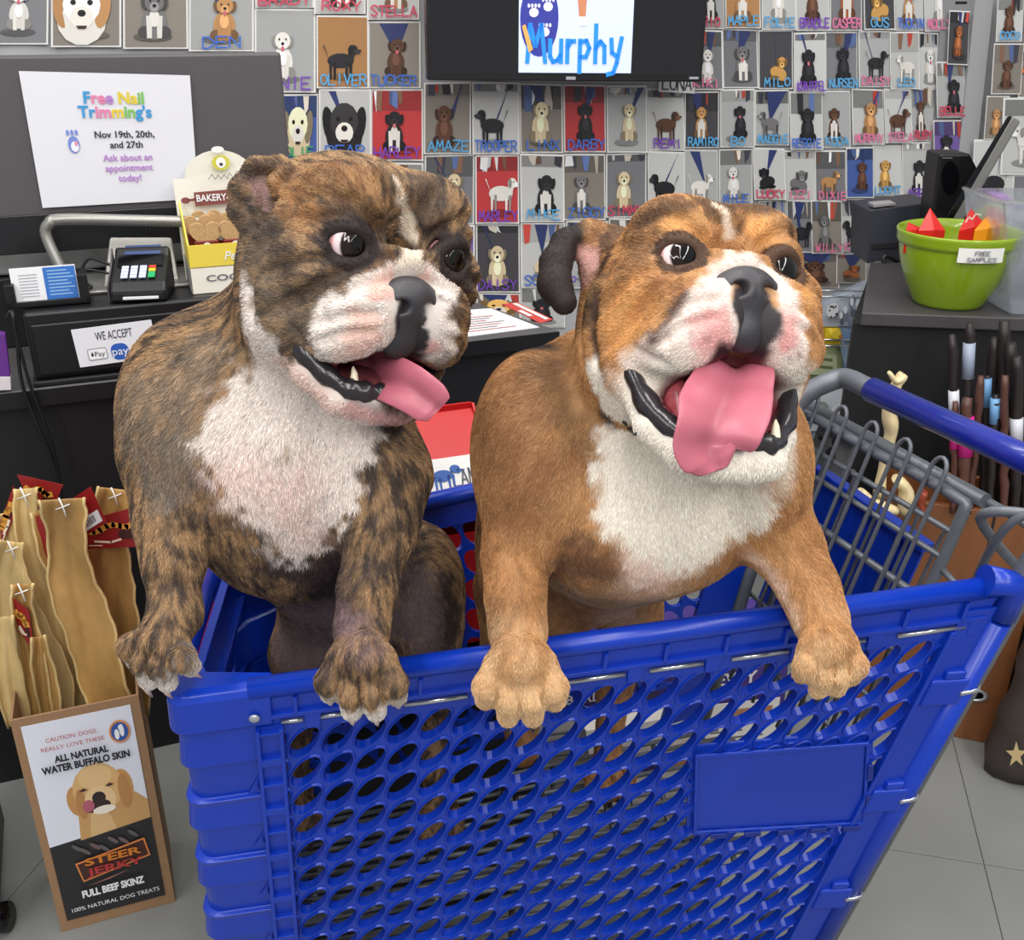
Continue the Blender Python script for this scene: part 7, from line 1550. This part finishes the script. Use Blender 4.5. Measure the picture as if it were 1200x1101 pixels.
b = MB(); b.quadbox([PY(1166, 262, Yw - .001), PY(1182, 262, Yw - .001), PY(1182, 266, Yw - .001), PY(1166, 266, Yw - .001)], (0, .001, 0)); b.quadbox([PY(1170, 250, Yw - .001), PY(1178, 250, Yw - .001), PY(1178, 258, Yw - .001), PY(1170, 258, Yw - .001)], (0, .001, 0)); b.build('printed_panel', i_gry, BO)
# ------------------------------------------------------------------ packages hanging on wire hooks below the photo wall
def hook(px0, px1, py, label):
    b = MB()
    for dy in (0, 7): b.tube([PW(px0, py + dy, .11), PW(px1, py + dy + 1, .11)], .0028, 6)
    for x in (px0, px1): b.tube([PW(x, py, .11), PW(x, py, .0)], .0028, 6)
    b.tube([PW(px0, py, .11), PW(px0, py + 7, .11)], .0025, 6); b.tube([PW(px1, py, .11), PW(px1, py + 8, .11)], .0025, 6)
    tag(b.build('wire_rail', m_wire), label, 'rail', 'wire rails on the wall')
hook(936, 1008, 330, 'upper wire rail on the wall right of the tan dog'); hook(936, 1004, 386, 'lower wire rail on the wall right of the tan dog')
def pouch(q, h, cols, name, label, kind='bag', marks=()):
    P_ = [PW(x, y, h) for x, y in q]; f = frame_from(P_); b = MB(); b.col = rgb(*cols[0]); N_ = 8; vs = [f(i / N_, j / N_, .02 * math.sin(math.pi * min(.98, max(.02, i / N_))) * math.sin(math.pi * min(.95, .08 + j / N_)) + .003 * math.sin(i * 2.1 + j * 1.3)) for j in range(N_ + 1) for i in range(N_ + 1)]
    fs = [(j * 9 + i, j * 9 + i + 1, j * 9 + 10 + i, j * 9 + 9 + i) for j in range(N_) for i in range(N_)]; b.add(vs, fs, True); b.add([v - f.n * .018 for v in [f(0, 0), f(1, 0), f(1, 1), f(0, 1)]], [(3, 2, 1, 0)])
    o = b.build(name, m_pr, fixn=False); tag(o, label, kind, 'packages hanging on the wall'); p = MB()
    for (kk, u, v, a, c_, col) in marks:
        p.col = rgb(*col); hh = .024 + .001 * len(p.v) * .01
        if kk == 'e': p.poly(disc(f, u, v, a, c_, hh))
        else: p.poly([f(u, v, hh), f(a, v, hh), f(a, c_, hh), f(u, c_, hh)])
    if marks: p.build('printed_panel', m_pr, o, fixn=False)
rs = random.Random(4)
pouch([(944, 500), (996, 498), (992, 540), (944, 545)], .05, [(190, 205, 225)], 'pale_bag', 'pale blue bag lowest on the wall beside the cart handle', marks=[('e', .5, .5, .2, .15, (225, 228, 232))])
pouch([(925, 448), (1000, 445), (996, 492), (925, 496)], .07, [(205, 212, 218)], 'clear_bag', 'crumpled whitish clear bag behind the grey handle curve', marks=[('e', .6, .5, .16, .2, (235, 238, 242)), ('e', .3, .4, .1, .16, (150, 165, 150))])
pouch([(925, 392), (975, 400), (978, 442), (925, 440)], .06, [(168, 178, 128)], 'green_pouch', 'olive green pouch hanging beside the blue bag', marks=[('r', .12, .2, .8, .75, (196, 204, 160)), ('r', .2, .3, .7, .38, (110, 124, 84)), ('r', .2, .5, .7, .58, (110, 124, 84)), ('r', .05, .9, .9, 1, (90, 140, 60))])
pouch([(966, 374), (1001, 376), (998, 438), (980, 438)], .075, [(160, 182, 208)], 'blue_bag', 'light blue hanging bag beside the black cabinet', marks=[('r', .1, .05, .95, .22, (120, 150, 190)), ('e', .55, .55, .2, .12, (190, 205, 225))])
pouch([(948, 345), (1001, 322), (1002, 372), (948, 374)], .085, [(196, 204, 216)], 'spotted_toy_bag', 'shiny bag with a black spotted toy hanging under the photos', marks=[('e', .15, .35, .13, .25, (238, 238, 240))] + [('e', .08 + .18 * rs.random(), .15 + .45 * rs.random(), .02, .035, (25, 25, 28)) for _ in range(9)] + [('e', .3 + .6 * rs.random(), .15 + .7 * rs.random(), .04, .12, rs.choice([(120, 130, 150), (232, 236, 242), (90, 98, 115)])) for _ in range(16)])
pouch([(950, 374), (968, 374), (968, 393), (951, 393)], .095, [(232, 200, 40)], 'yellow_duck_toy', 'small yellow toy under the spotted bag', 'toy', marks=[('e', .5, .3, .3, .25, (240, 214, 60)), ('e', .75, .4, .12, .1, (214, 120, 30))])
